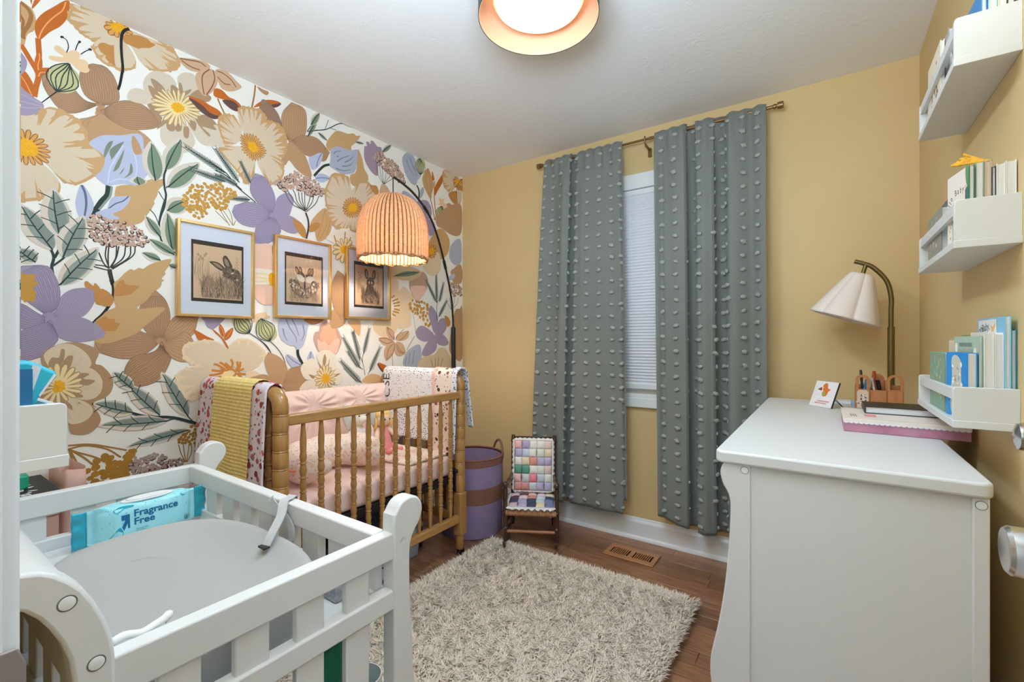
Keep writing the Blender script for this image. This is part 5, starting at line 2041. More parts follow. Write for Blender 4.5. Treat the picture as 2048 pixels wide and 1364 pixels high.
# ------------------------------------------------------------------ curtains with tufts
M_cur = mat('grey_curtain', ph(106, 110, 107), .85, bump=.25, bscale=600, sheen=.15, var=.04, vscale=3)
M_tuft = mat('grey_tuft', ph(142, 145, 141), .95, bump=1.0, bscale=300)
tuft_me = []
for k in range(8):
    r = random.Random(k)
    m = MB()
    for j in range(8):
        sgn = 1 if j % 2 else -1
        a = sgn * rad(r.uniform(15, 105)) if j < 6 else rad(r.uniform(150, 210))
        L = r.uniform(.008, .0175) if j < 6 else r.uniform(.005, .009)
        dx, dz = math.sin(a) * L, math.cos(a) * L * .85
        w = r.uniform(.0012, .0026)
        hgt = r.uniform(.004, .009)
        P = [Vector((0, -.001, 0)), Vector((dx * .5, -hgt, dz * .55 + .003)), Vector((dx, -hgt * .6, dz)), Vector((dx * 1.08, -.0012, dz - r.uniform(.002, .006)))]
        vs, fs = [], []
        for p in P:
            nx = Vector((math.cos(a), 0, -math.sin(a))) * w
            vs += [p - nx + Vector((0, -.0012, 0)), p + nx]
        for i in range(3):
            fs.append((2 * i, 2 * i + 1, 2 * i + 3, 2 * i + 2))
        m.add(vs, fs)
    m.ell((0, -.004, .001), (.0122, .0065, .0105), 11, 7, lambda d: .72 + .55 * abs(noise.noise(d * 2.6 + Vector((k * 3.1, 0, 0)))) + .35 * d.x * d.x)
    o = m.build('tuft', M_tuft, smooth=True)
    tuft_me.append(o.data)
    bpy.data.objects.remove(o)


def curtain(name, label, xt0, xt1, xb0, xb1, zb, folds, seed, ztop=2.352, hem=None):
    t = thing('curtain', label, 'curtain', ((xt0 + xt1) / 2, 2.58, 2.335), 'tufted grey curtains at the window')
    rr = random.Random(seed)

    def fn(u, v):
        """u across, v from the hem up"""
        hgt = v
        xt, xb = xt0 + (xt1 - xt0) * u, xb0 + (xb1 - xb0) * u
        k = hgt ** 1.25
        x = xb + (xt - xb) * k
        d = 0.0
        for c, w, a in folds:
            g = math.exp(-((u - c) / w) ** (4 if a > .05 else 2))
            d += a * g * (1 - .25 * hgt)
            if a > .05:
                t = (u - c) / w
                x += math.copysign(.085 * g * (1 - g) - .011 * math.exp(-((abs(t) - 1.3) / .3) ** 2), t) * (1 if u != c else 0)
        d += .010 * math.sin(u * 19 + 1.3 * seed + 1.2 * hgt) * (1 - .3 * hgt)
        d += .004 * noise.noise(Vector((u * 6, hgt * 5, seed)))
        top = max(0, (hgt - .9) / .1)
        d = d * (1 - .55 * top) + .008 * top * math.sin(u * 58 + seed)
        zb_ = zb(u) if callable(zb) else zb
        z = zb_ + (ztop - zb_) * hgt
        y = 2.558 + d
        if hgt > .978:
            s = (hgt - .978) / .022
            z += .006 * s + .004 * math.sin(u * 58 + seed + 1) * s
            y += .014 * s * s
        return Vector((x, y, z))

    one('panel', lambda m: m.grid(lambda u, v: tuple(fn(u, v)), 190, 100), M_cur, t, smooth=True, solid=.0016)
    off = root_loc(t)
    # tufts in even rows over the cloth's own width
    n = 60
    ln = [0]
    for i in range(n):
        ln.append(ln[-1] + (fn((i + 1) / n, .45) - fn(i / n, .45)).length)
    cols = max(5, int(ln[-1] / .080))
    rows = 31
    for j in range(rows):
        v = .018 + .962 * j / (rows - 1)
        for i in range(cols):
            s = (i + .5) / cols * ln[-1]
            q = 0
            while ln[q + 1] < s:
                q += 1
            u = (q + (s - ln[q]) / (ln[q + 1] - ln[q])) / n
            u = min(.985, max(.015, u + rr.uniform(-.006, .006)))
            p = fn(u, v)
            tx = (fn(min(1, u + .004), v) - fn(max(0, u - .004), v)).normalized()
            nrm = Vector((0, 0, 1)).cross(tx)
            if nrm.y > 0:
                nrm = -nrm
            o = bpy.data.objects.new('tuft', tuft_me[rr.randrange(8)])
            o.location = p + nrm * .0016 - off
            o.rotation_euler = (0, rr.uniform(-.5, .5), math.atan2(tx.y, tx.x))
            s = rr.uniform(.92, 1.18)
            o.scale = (s, s, s)
            COL.objects.link(o)
            o.parent = t
    return t


curtain('l', 'grey tufted curtain hanging beside the rocking chair, its side edge flaring towards the corner', -1.507, -.980, -1.605, -.950, lambda u: .165 + .10 * (u < .03) + (.085 if u > .962 else 0), [(.40, .020, .080), (.30, .05, -.022), (.12, .06, .014), (.52, .05, -.014), (.66, .05, .010), (.82, .06, -.008), (.975, .012, .02)], 3)
curtain('r', 'wider grey tufted curtain hanging next to the dresser with deep dark folds', -.798, -.243, -.772, -.236, lambda u: .215 - .055 * math.sin(PI * min(1, u * .9 + .05)), [(.355, .033, .084), (.62, .042, .084), (.20, .07, -.020), (.47, .06, -.026), (.75, .06, -.018), (.06, .03, .018), (.88, .05, .022)], 8)

# ------------------------------------------------------------------ laundry basket
bk = thing('laundry_basket', 'round purple rope laundry basket with brown bands and loop handles', 'basket', (-1.845, 2.225, 0))
BX, BY = -1.845, 2.225
M_pur = mat('purple_rope', ph(128, 112, 143), .9, var=.06, vscale=30, bump=.5, bscale=260)
M_bro = mat('brown_rope', ph(118, 80, 66), .9, var=.08, vscale=30, bump=.5, bscale=260)


def rings(m, z0, z1, rib, r0=.196):
    n = 220
    rs = []
    steps = max(2, int((z1 - z0) / .009))
    for i in range(steps * 2 + 1):
        z = z0 + (z1 - z0) * i / (steps * 2)
        rr = r0 - .006 * (1 - z / .47) ** 2
        rs.append([(BX + (rr + rib(k, i)) * math.cos(2 * PI * k / n), BY + (rr + rib(k, i)) * math.sin(2 * PI * k / n), z) for k in range(n)])
    m.loft(rs, True, False)


vr = lambda k, i: .0016 * math.cos(k * PI)
one('lower_body', lambda m: (rings(m, .004, .205, lambda k, i: .0014 * math.cos(k * 2 * PI / 2.4444)), m.lathe([(0, .006), (.19, .006)], (BX, BY, 0), (0, 0, 1), 40, False)), M_pur, bk, smooth=True)
one('middle_band', lambda m: rings(m, .205, .300, lambda k, i: .0035 if i % 2 else .0008), M_bro, bk, smooth=True)
one('upper_body', lambda m: rings(m, .300, .425, lambda k, i: .0014 * math.cos(k * 2 * PI / 2.4444)), M_pur, bk, smooth=True)
one('rim_band', lambda m: (rings(m, .425, .468, lambda k, i: .0035 if i % 2 else .0008), m.tube([(BX + .196 * math.cos(2 * PI * k / 60), BY + .196 * math.sin(2 * PI * k / 60), .469) for k in range(61)], .006, 8, False)), M_bro, bk, smooth=True)
one('lining', lambda m: m.lathe([(.187, .46), (.184, .25), (.178, .01)], (BX, BY, 0), (0, 0, 1), 60, False), M_pur, bk, smooth=True)
for a0 in (rad(64), rad(244)):
    one('handle', lambda m: m.tube(cr([(BX + .197 * math.cos(a0 + d), BY + .197 * math.sin(a0 + d), z) for d, z in ((-.62, .45), (-.48, .468), (-.36, .475), (-.22, .505), (-.08, .530), (.08, .533), (.22, .510), (.30, .478), (.36, .45))], False, 5), .0075, 9), M_bro, bk, smooth=True)

# ------------------------------------------------------------------ child's rocking chair (built facing -y, then turned)
rk = thing('rocking_chair', "child's dark wooden rocking chair with a woven rush seat", 'chair', (-1.377, 2.185, 0), None, rad(28.9))


def rk_one(name, fn, m_, **k):
    mb = MB()
    fn(mb)
    return mb.build(name, m_, rk, local=True, **k)


def turned(m, a, b, r, rings_=((.25, 1.25), (.3, .8), (.55, 1.2), (.6, .8), (.8, 1.15)), n=14):
    a, b = Vector(a), Vector(b)
    L = (b - a).length
    pr = [(r * .75, 0), (r, L * .06)]
    for f, s in rings_:
        pr += [(r * .92, L * (f - .02)), (r * s, L * f), (r * .92, L * (f + .02))]
    pr += [(r, L * .94), (r * .8, L)]
    m.lathe(pr, a, b - a, n)


HW = .146
for s in (-1, 1):
    rk_one('front_post', lambda m: (turned(m, (s * HW, 0, .045), (s * HW, 0, .345), .0145), m.ell((s * HW, 0, .362), (.017, .017, .017), 12, 8)), M_dark, smooth=True, auto=60)
    rk_one('back_post', lambda m: turned(m, (s * .125, .225, .05), (s * .13, .31, .585), .0135, ((.28, 1.1), (.5, 1.1), (.85, .8), (.93, 1.2))), M_dark, smooth=True, auto=60)
    rk_one('arm', lambda m: turned(m, (s * HW, .0, .345), (s * .128, .268, .352), .0125, ((.15, 1.2), (.5, 1.15), (.85, 1.1))), M_dark, smooth=True, auto=60)
    rk_one('rocker', lambda m: m.prism([(-.10 + .46 * i / 12, .012 + .05 * ((i / 12) * 2 - .9) ** 2) for i in range(13)] + [(-.10 + .46 * (12 - i) / 12, .040 + .05 * (((12 - i) / 12) * 2 - .9) ** 2) for i in range(13)], 'x', s * HW * .97 - .008, s * HW * .97 + .008), M_dark, bevel=.003)
    rk_one('side_stretcher', lambda m: (turned(m, (s * HW, 0, .135), (s * .127, .235, .135), .008, ((.5, 1.2),)), turned(m, (s * HW, 0, .085), (s * .127, .235, .085), .008, ((.5, 1.2),))), M_dark, smooth=True, auto=60)
rk_one('front_stretcher', lambda m: turned(m, (-HW, 0, .098), (HW, 0, .098), .0095, ((.5, 1.1),)), mat('light_walnut', ph(150, 100, 70), .35), smooth=True, auto=60)
rk_one('back_stretcher', lambda m: (turned(m, (-.125, .235, .11), (.125, .235, .11), .008, ((.5, 1.2),)), turned(m, (-.125, .24, .16), (.125, .24, .16), .008, ((.5, 1.2),))), M_dark, smooth=True, auto=60)
for z, y in ((.30, .268), (.40, .284), (.50, .299), (.56, .307)):
    rk_one('back_slat', lambda m: m.box((-.125, y - .004, z - .016), (.125, y + .004, z + .016)), M_dark, bevel=.003)
M_rush = mat('woven_rush', ph(160, 116, 82), .75, var=.25, vscale=60, stretch=(1, 6, 6))


def rush(m):
    n = 30
    for i in range(n):
        a = i / (n - 1)
        x = -HW + .008 + (2 * HW - .016) * a
        m.tube([(x, -.012, .192), (x, -.018, .204), (x, -.012, .216), (x * .93, .225, .216), (x * .93, .235, .205), (x * .93, .225, .192)], .0052, 6)


rk_one('rush_seat', rush, M_rush, smooth=True, kind='stuff')
PATCH = [ph(*[v * .78 + w_ * .22 for v, w_ in zip(c, (206, 200, 198))]) for c in ((214, 160, 158), (150, 136, 176), (206, 206, 200), (176, 186, 190), (188, 120, 112), (60, 122, 104), (224, 110, 130), (210, 190, 160), (160, 150, 184), (196, 200, 190), (206, 176, 170), (170, 180, 200), (190, 150, 160))]
PATCH2 = [ph(*c) for c in ((66, 72, 92), (166, 156, 184), (176, 128, 110), (176, 188, 196), (112, 118, 150), (196, 170, 170), (222, 206, 176), (96, 66, 76), (200, 180, 190))]


def pillow(nx, ny, w, h, th, cols, seed, frill=.014):
    """quilted patchwork pad in its own plane (a across, b up, c out), each patch puffed between its seams"""
    r = random.Random(seed)
    grid = [[r.choice(cols) for _ in range(nx)] for _ in range(ny)]
    if seed == 1:
        pat = ['0122a', '18297', '24a8a', '25929', '0c6b9', '4339b']
        pat = {0: [0, 1, 2, 2, 10], 1: [8, 11, 2, 9, 7], 2: [2, 7, 4, 8, 8], 3: [5, 5, 2, 9, 10], 4: [0, 3, 6, 11, 9], 5: [4, 4, 3, 8, 8]}
        grid = [[cols[pat[5 - j][i]] for i in range(nx)] for j in range(ny)]
    if seed == 2:
        pat = [[5, 1, 0, 6, 4], [0, 1, 0, 3, 4], [7, 8, 2, 3, 0], [8, 7, 5, 8, 6]]
        grid = [[cols[pat[j][i]] for i in range(nx)] for j in range(ny)]
    q = 7

    def fn(m, P):
        for j in range(ny):
            for i in range(nx):
                m.c = grid[j][i]
                j_ = r.uniform(-.004, .004)
                vs, fs = [], []
                for b in range(q + 1):
                    for a in range(q + 1):
                        A, B = (i + a / q) / nx, (j + b / q) / ny
                        puff = (math.sin(PI * a / q) * math.sin(PI * b / q)) ** .6
                        c = th * (.55 + .45 * (math.sin(PI * A) * math.sin(PI * B)) ** .35) * (.78 + .22 * puff) + .0015 * noise.noise(Vector((A * 22, B * 22, seed)))
                        vs.append(P(-w / 2 + w * A + j_ * math.sin(PI * b / q), h * B, c))
                for b in range(q):
                    for a in range(q):
                        k = b * (q + 1) + a
                        fs.append((k, k + 1, k + q + 2, k + q + 1))
                m.add(vs, fs)
        m.c = ph(216, 214, 212)
        m.add([P(-w / 2, 0, 0), P(w / 2, 0, 0), P(w / 2, h, 0), P(-w / 2, h, 0)], [(3, 2, 1, 0)])
        # gathered white frill round the edge
        edge = [(-w / 2 + w * k / 24, 0, 0, -1) for k in range(24)] + [(w / 2, h * k / 28, 1, 0) for k in range(28)] + [(w / 2 - w * k / 24, h, 0, 1) for k in range(24)] + [(-w / 2, h - h * k / 28, -1, 0) for k in range(28)]
        vs, fs = [], []
        ne = len(edge)
        for k, (a, b, na, nb) in enumerate(edge):
            f = frill * (1 + .25 * math.sin(k * 2.1))
            vs += [P(a, b, th * .55), P(a + na * f, b + nb * f, th * .3 + .006 * math.sin(k * 1.9))]
        for k in range(ne):
            n2 = (k + 1) % ne
            fs.append((2 * k, 2 * k + 1, 2 * n2 + 1, 2 * n2))
        m.add(vs, fs)
    return fn


RM = Matrix.Translation(Vector((-1.377, 2.185, 0))) @ Matrix.Rotation(rad(28.9), 4, 'Z')


def cushion(name, label, org, ea, eb, args):
    t = thing(name, label, 'cushion', tuple(RM @ Vector(org)), 'patchwork cushions on the rocking chair', rad(28.9))
    ea, eb = Vector(ea).normalized(), Vector(eb).normalized()
    ec = ea.cross(eb)
    mb = MB()
    pillow(*args)(mb, lambda a, b, c: tuple(ea * a + eb * b + ec * c))
    mb.build('quilted_cover', M_inkc, t, local=True, ink=True, smooth=True, auto=50, solid=.0015)
    return t


cushion('back_cushion', 'patchwork cushion in pinks, greens and lilacs on the back of the rocking chair', (0, .225, .262), (1, 0, 0), (0, .16, 1), (5, 6, .232, .300, .045, PATCH, 1))
cushion('seat_cushion', 'patchwork cushion in navy, lilac and tan on the seat of the rocking chair', (0, -.008, .2215), (1, 0, 0), (0, 1, 0), (5, 4, .262, .225, .036, PATCH2, 2, .020))

# ------------------------------------------------------------------ floor vent
vt = thing('floor_vent', 'wooden floor register with two rows of slots in front of the window', 'vent', (-.882, 2.437, 0))
M_vent = mat('vent_oak', ph(150, 104, 68), .4, var=.15, vscale=10, stretch=(1.5, 14, 14))
VX0, VX1, VY0, VY1 = -1.020, -.742, 2.361, 2.512


def vframe(m):
    z = .0085
    m.box((VX0, VY0, .0003), (VX1, VY0 + .038, z))
    m.box((VX0, VY1 - .038, .0003), (VX1, VY1, z))
    m.box((VX0, VY0 + .038, .0003), (VX0 + .026, VY1 - .038, z))
    m.box((VX1 - .026, VY0 + .038, .0003), (VX1, VY1 - .038, z))
    m.box((-.894, VY0 + .038, .0003), (-.868, VY1 - .038, z))


one('vent_frame', vframe, M_vent, vt, bevel=.003)
one('vent_duct', lambda m: m.box((VX0 + .02, VY0 + .03, .0004), (VX1 - .02, VY1 - .03, .001)), mat('dark_duct', (.003, .003, .003), .9, spec=0), vt)  # near-black sheet below the slats, its colour stands in for the shade inside
for x0, x1 in ((VX0 + .026, -.894), (-.868, VX1 - .026)):
    for i in range(8):
        xx = x0 + (x1 - x0) * (i + 1) / 9
        one('slat', lambda m: m.box((xx - .0026, VY0 + .036, .001), (xx + .0026, VY1 - .036, .0078)), M_vent, vt)

# ------------------------------------------------------------------ shag rug
RX0, RX1, RY0, RY1 = -1.600, -.455, .64, 2.125
rug = thing('rug', 'cream shaggy rug lying on the oak floor in the middle of the room', 'rug', (-1.05, 1.25, 0))
one('backing', lambda m: m.box((RX0 + .02, RY0 + .02, .0005), (RX1 - .02, RY1 - .02, .009)), mat('rug_backing', ph(222, 208, 190, .86), .95), rug)
def pile(u, v):
    x, y = RX0 + .03 + (RX1 - RX0 - .06) * u, RY0 + .03 + (RY1 - RY0 - .06) * v
    e = min(u, 1 - u, v, 1 - v)
    return (x, y, .010 + min(1, e / .012) * (.014 + .012 * noise.noise(Vector((x * 26, y * 26, 0))) + .005 * noise.noise(Vector((x * 70, y * 70, 3)))))


M_shag = mat('shag_pile', (0.93, 0.82, 0.69), .7, sheen=.15, var=.04, vscale=5, spec=.25)
one('pile_base', lambda m: m.grid(pile, 150, 190), M_shag, rug, smooth=True, kind='stuff')
nt = M_shag.node_tree
tl = nt.nodes.new('ShaderNodeBsdfTranslucent')
tl.inputs[0].default_value = (0.97, 0.86, 0.73, 1)
ms_ = nt.nodes.new('ShaderNodeMixShader')
ms_.inputs[0].default_value = .25
gn_ = nt.nodes.new('ShaderNodeNewGeometry')
va, vn = nt.nodes.new('ShaderNodeVectorMath'), nt.nodes.new('ShaderNodeVectorMath')
va.inputs[1].default_value = (0, 0, 1.1)
vn.operation = 'NORMALIZE'
nt.links.new(gn_.outputs['Normal'], va.inputs[0])
nt.links.new(va.outputs[0], vn.inputs[0])
nt.links.new(vn.outputs[0], nt.nodes['Principled BSDF'].inputs['Normal'])
nt.links.new(nt.nodes['Principled BSDF'].outputs[0], ms_.inputs[1])
nt.links.new(tl.outputs[0], ms_.inputs[2])
nt.links.new(ms_.outputs[0], nt.nodes['Material Output'].inputs['Surface'])
gr = np.random.default_rng(5)
N = 95000
bx = gr.uniform(RX0 + .012, RX1 - .012, N)
by = gr.uniform(RY0 + .012, RY1 - .012, N)
# locks of pile lean together: direction from a coarse random field
gx, gy = 70, 88
fa = gr.uniform(0, 2 * np.pi, (gx, gy))
ix = np.clip(((bx - RX0) / (RX1 - RX0) * gx).astype(int), 0, gx - 1)
iy = np.clip(((by - RY0) / (RY1 - RY0) * gy).astype(int), 0, gy - 1)
ang = fa[ix, iy] + gr.normal(0, .55, N)
edge = np.minimum.reduce([bx - RX0, RX1 - bx, by - RY0, RY1 - by])
cx_, cy_ = (RX0 + RX1) / 2, (RY0 + RY1) / 2
out_a = np.where((bx - RX0 < .05), np.pi, np.where(RX1 - bx < .05, 0, np.where(by - RY0 < .05, -np.pi / 2, np.pi / 2)))
ang = np.where(edge < .045, out_a + gr.normal(0, .7, N), ang)
Lh = gr.uniform(.030, .052, N)
lean = np.where(edge < .045, gr.uniform(.45, .8, N), gr.uniform(.62, .97, N))
wd = gr.uniform(.0012, .0024, N)
hz = Lh * np.sqrt(1 - np.minimum(.97, lean) ** 2) * .75 + .010
hx = Lh * lean
dx, dy = np.cos(ang), np.sin(ang)
sx_, sy_ = -dy * wd, dx * wd
V = np.zeros((N, 5, 3), np.float32)
z0 = .012
V[:, 0] = np.stack([bx - sx_, by - sy_, np.full(N, z0)], 1)
V[:, 1] = np.stack([bx + sx_, by + sy_, np.full(N, z0)], 1)
V[:, 2] = np.stack([bx + dx * hx * .42 + sx_ * 1.15, by + dy * hx * .42 + sy_ * 1.15, z0 + hz * .72], 1)
V[:, 3] = np.stack([bx + dx * hx * .42 - sx_ * 1.15, by + dy * hx * .42 - sy_ * 1.15, z0 + hz * .72], 1)
V[:, 4] = np.stack([bx + dx * hx, by + dy * hx, z0 + hz * gr.uniform(.75, 1.05, N)], 1)
V -= np.array([-1.05, 1.25, 0], np.float32)
me = bpy.data.meshes.new('shag_pile')
me.vertices.add(N * 5)
me.vertices.foreach_set('co', V.ravel())
idx = (np.arange(N) * 5)[:, None]
loops = np.concatenate([idx + np.array([0, 1, 2, 3]), idx + np.array([3, 2, 4])], 1).astype(np.int32)
me.loops.add(N * 7)
me.loops.foreach_set('vertex_index', loops.ravel())
me.polygons.add(N * 2)
starts = np.stack([np.arange(N) * 7, np.arange(N) * 7 + 4], 1).ravel().astype(np.int32)
me.polygons.foreach_set('loop_start', starts)
me.update(calc_edges=True)
me.shade_smooth()
me.materials.append(M_shag)
o = bpy.data.objects.new('shag_pile', me)
COL.objects.link(o)
o.parent = rug
o['kind'] = 'stuff'

# ------------------------------------------------------------------ dresser
ds = thing('dresser', 'white dresser with a curved front leg and thick flat top against the yellow wall', 'dresser', (.02, 1.9, 0))
DY0, DY1, DT = 1.250, 2.545, .905


def rrect(x0, x1, y0, y1, r, n=6):
    out = []
    for cx, cy, a0 in ((x1 - r, y0 + r, -90), (x1 - r, y1 - r, 0), (x0 + r, y1 - r, 90), (x0 + r, y0 + r, 180)):
        out += [(cx + r * math.cos(rad(a0 + 90 * k / n)), cy + r * math.sin(rad(a0 + 90 * k / n))) for k in range(n + 1)]
    return out


one('dresser_top', lambda m: m.prism(rrect(-.232, .268, DY0 - .010, DY1 + .004, .022), 'z', .874, DT), M_white, ds, bevel=.006, seg=3)
legp = [(-.205, .874), (-.213, .872), (-.219, .859), (-.2205, .843), (-.214, .818), (-.2025, .797), (-.1975, .769), (-.199, .706), (-.204, .629), (-.212, .551), (-.224, .471), (-.235, .416), (-.243, .375), (-.245, .336), (-.241, .296), (-.230, .23), (-.219, .16), (-.215, .09), (-.220, .03), (-.226, 0)]
legs = [tuple(p) for p in cr(legp, False, 3)] + [(-.153, 0), (-.153, .874)]
for y in (DY0, DY1 - .025):
    one('front_stile', lambda m: m.prism(legs, 'y', y, y + .025), M_white, ds, bevel=.003)
    one('back_stile', lambda m: m.prism([(.237, 0), (.262, 0), (.262, .874), (.237, .874)], 'y', y, y + .025), M_white, ds, bevel=.003)
    one('end_panel', lambda m: m.box((-.1545, y + .008, .06), (.2385, y + .022, .874)), M_white, ds)
for x, z in ((-.165, .861), (.2495, .859)):
    one('screw_cap', lambda m: m.lathe([(.0082, 0), (.0082, .0012), (.0070, .0016), (.0, .0016)], (x, DY0 + .0002, z), (0, -1, 0), 22), M_trim, ds, smooth=True, auto=30)
    one('cap_gap', lambda m: m.lathe([(.0094, 0), (.0094, .00025), (.0080, .00025)], (x, DY0, z), (0, -1, 0), 24, False), mat('cap_shadow_gap', ph(96, 96, 96), .8), ds)  # flat grey ring, paints the shade around the screw cap
one('carcass', lambda m: (m.box((-.180, DY0 + .02, .08), (.255, DY1 - .02, .874)), m.box((-.195, DY0 + .02, .05), (-.17, DY1 - .02, .11))), M_white, ds)
for i in range(2):
    for j in range(3):
        y0 = DY0 + .035 + i * .618
        dw = one('drawer', lambda m: m.box((-.198, y0, .125 + j * .248), (-.179, y0 + .606, .363 + j * .248)), M_white, ds, bevel=.004)
        for q in (.15, .456):
            one('knob', lambda m: m.lathe([(.007, 0), (.006, .012), (.015, .018), (.016, .024), (.0, .029)], (-.198, y0 + q, .244 + j * .248), (-1, 0, 0), 16), M_white, dw, smooth=True)

# ------------------------------------------------------------------ desk lamp
dl2 = thing('desk_lamp', 'antique brass desk lamp with a scalloped white shade at the far end of the dresser', 'lamp', (.2252, 2.479, DT))
PX, PY = .2252, 2.479
lk = lambda x, z: (x * 1.0227, PY, 1.18 + (z - 1.18) * 1.0227)
one('base', lambda m: m.lathe([(0, 0), (.052, 0), (.054, .004), (.052, .012), (.02, .018), (.014, .024)], (PX, PY, DT + .0004), (0, 0, 1), 40), M_brass, dl2, smooth=True, auto=40)
one('pole', lambda m: m.cyl((PX, PY, DT + .015), (PX, PY, 1.239), .0124, 20), M_brass, dl2, smooth=True, auto=40)
one('arc_arm', lambda m: m.tube(cr([(PX, PY, 1.20), (PX, PY, 1.30), lk(.2205, 1.36), lk(.206, 1.428), lk(.163, 1.487), lk(.128, 1.508), lk(.100, 1.519)], False, 7), .0090, 14), M_brass, dl2, smooth=True)
one('shade_stem', lambda m: m.cyl(lk(.138, 1.500), lk(.124, 1.447), .0080, 14), M_brass, dl2, smooth=True, auto=40)
sha = Vector(lk(.127, 1.462))
shb = Vector(lk(.064, 1.276))
sax = (shb - sha).normalized()
su = Vector((0, 1, 0)).cross(sax).normalized()
sv = sax.cross(su)


def lobed(m):
    n, k = 144, 20
    L = (shb - sha).length
    rs = []
    for i in range(k + 1):
        f = i / k
        r = .041 + (.131 - .041) * f ** .94
        ring = []
        for j in range(n):
            a = 2 * PI * j / n
            lob = abs(math.cos(3 * (a + .25)))
            rr = r * (.86 + .17 * lob ** .55)
            end = L * f + (.006 * (1 - lob) * f * 0)
            ring.append(tuple(sha + sax * end + su * rr * math.cos(a) + sv * rr * math.sin(a)))
        rs.append(ring)
    m.loft(rs, True, False)


one('lamp_shade', lobed, mat('white_linen_shade', ph(214, 203, 197), .85, bump=.1, bscale=400), dl2, smooth=True, solid=.0016)
one('socket', lambda m: m.tube([tuple(sha + sax * .0), tuple(sha + sax * .075)], .016, 16), M_brass, dl2, smooth=True, auto=40)
one('bulb', lambda m: m.ell(tuple(sha + sax * .11), (.028, .028, .034), 18, 12), mat('unlit_bulb', (.85, .85, .82), .3), dl2, smooth=True)

# ------------------------------------------------------------------ pen caddy
M_caddy = mat('caddy_wood', ph(160, 104, 60), .5, var=.10, vscale=14, stretch=(10, 10, 1.4))
pc = thing('pen_caddy', 'brown wooden pen caddy with three arched handles in front of the brass lamp', 'organizer', (.176, 2.37, DT))


def arch(m, x0, x1, y0, y1, z0, z1, hole=None):
    xc, r = (x0 + x1) / 2, (x1 - x0) / 2
    po = [(x1, z0)] + [(xc + r * math.cos(PI * k / 14), z1 - r + r * math.sin(PI * k / 14)) for k in range(15)] + [(x0, z0)]
    if not hole:
        m.prism(po, 'y', y0, y1)
        return
    hz0, hw = hole
    top = z1 - r
    hi = [(xc + hw, hz0)] + [(xc + hw * math.cos(PI * k / 14), top + hw * math.sin(PI * k / 14)) for k in range(15)] + [(xc - hw, hz0)]
    m.prism([(x0, z0), (x1, z0), (x1, hz0), (x0, hz0)], 'y', y0, y1)
    ro = po[1:-1]
    ri = hi[1:-1]
    ro = [(x1, hz0)] + ro + [(x0, hz0)]
    ri = hi
    n = len(ro)
    vs = [(p[0], y0, p[1]) for p in ro] + [(p[0], y0, p[1]) for p in ri] + [(p[0], y1, p[1]) for p in ro] + [(p[0], y1, p[1]) for p in ri]
    fs = []
    for k in range(n - 1):
        fs += [(k, n + k, n + k + 1, k + 1), (2 * n + k, 2 * n + k + 1, 3 * n + k + 1, 3 * n + k), (k, k + 1, 2 * n + k + 1, 2 * n + k), (n + k, 3 * n + k, 3 * n + k + 1, n + k + 1)]
    m.add(vs, fs)


CZ = DT + .0005
for x0, x1, y, h in ((.100, .146, 2.332, 1.043), (.152, .197, 2.392, 1.046), (.200, .252, 2.345, 1.046)):
    one('arched_panel', lambda m: arch(m, x0, x1, y, y + .006, CZ, h, (.985, (x1 - x0) / 2 - .0105) if y < 2.39 else None), M_caddy, pc, bevel=.0008)
one('front_board', lambda m: (m.box((.147, 2.338, CZ), (.199, 2.344, .982)), m.box((.203, 2.339, CZ), (.249, 2.3445, .979))), M_caddy, pc, bevel=.0008)
one('divider', lambda m: (m.box((.100, 2.338, CZ), (.105, 2.395, 1.0)), m.box((.146, 2.345, CZ), (.151, 2.40, .99)), m.box((.196, 2.352, CZ), (.201, 2.40, 1.02)), m.box((.247, 2.352, CZ), (.252, 2.40, 1.0)), m.box((.105, 2.394, CZ), (.146, 2.40, 1.0)), m.box((.201, 2.394, CZ), (.247, 2.40, 1.0)), m.box((.105, 2.339, CZ), (.247, 2.394, CZ + .004))), M_caddy, pc, bevel=.0008)
pr = Print((.1225, 2.3318, .915), (1, 0, 0), (0, 0, 1))
pr.poly(ph(190, 168, 152), [(-.018, -.008), (.019, -.008), (.019, .058), (.012, .066), (-.012, .066), (-.018, .058)])
pr.up()
r = random.Random(2)
for i in range(36):
    x, z = r.gauss(0, .008), r.uniform(.0, .05)
    pr.disc(ph(*r.choice(((60, 56, 54), (226, 214, 200), (110, 100, 94)))), (x, z), r.uniform(.002, .005), r.uniform(.001, .003), r.uniform(0, 3), 6)
    pr.up(.2)
pr.mb.build('printed_label', M_ink, pc, ink=True)
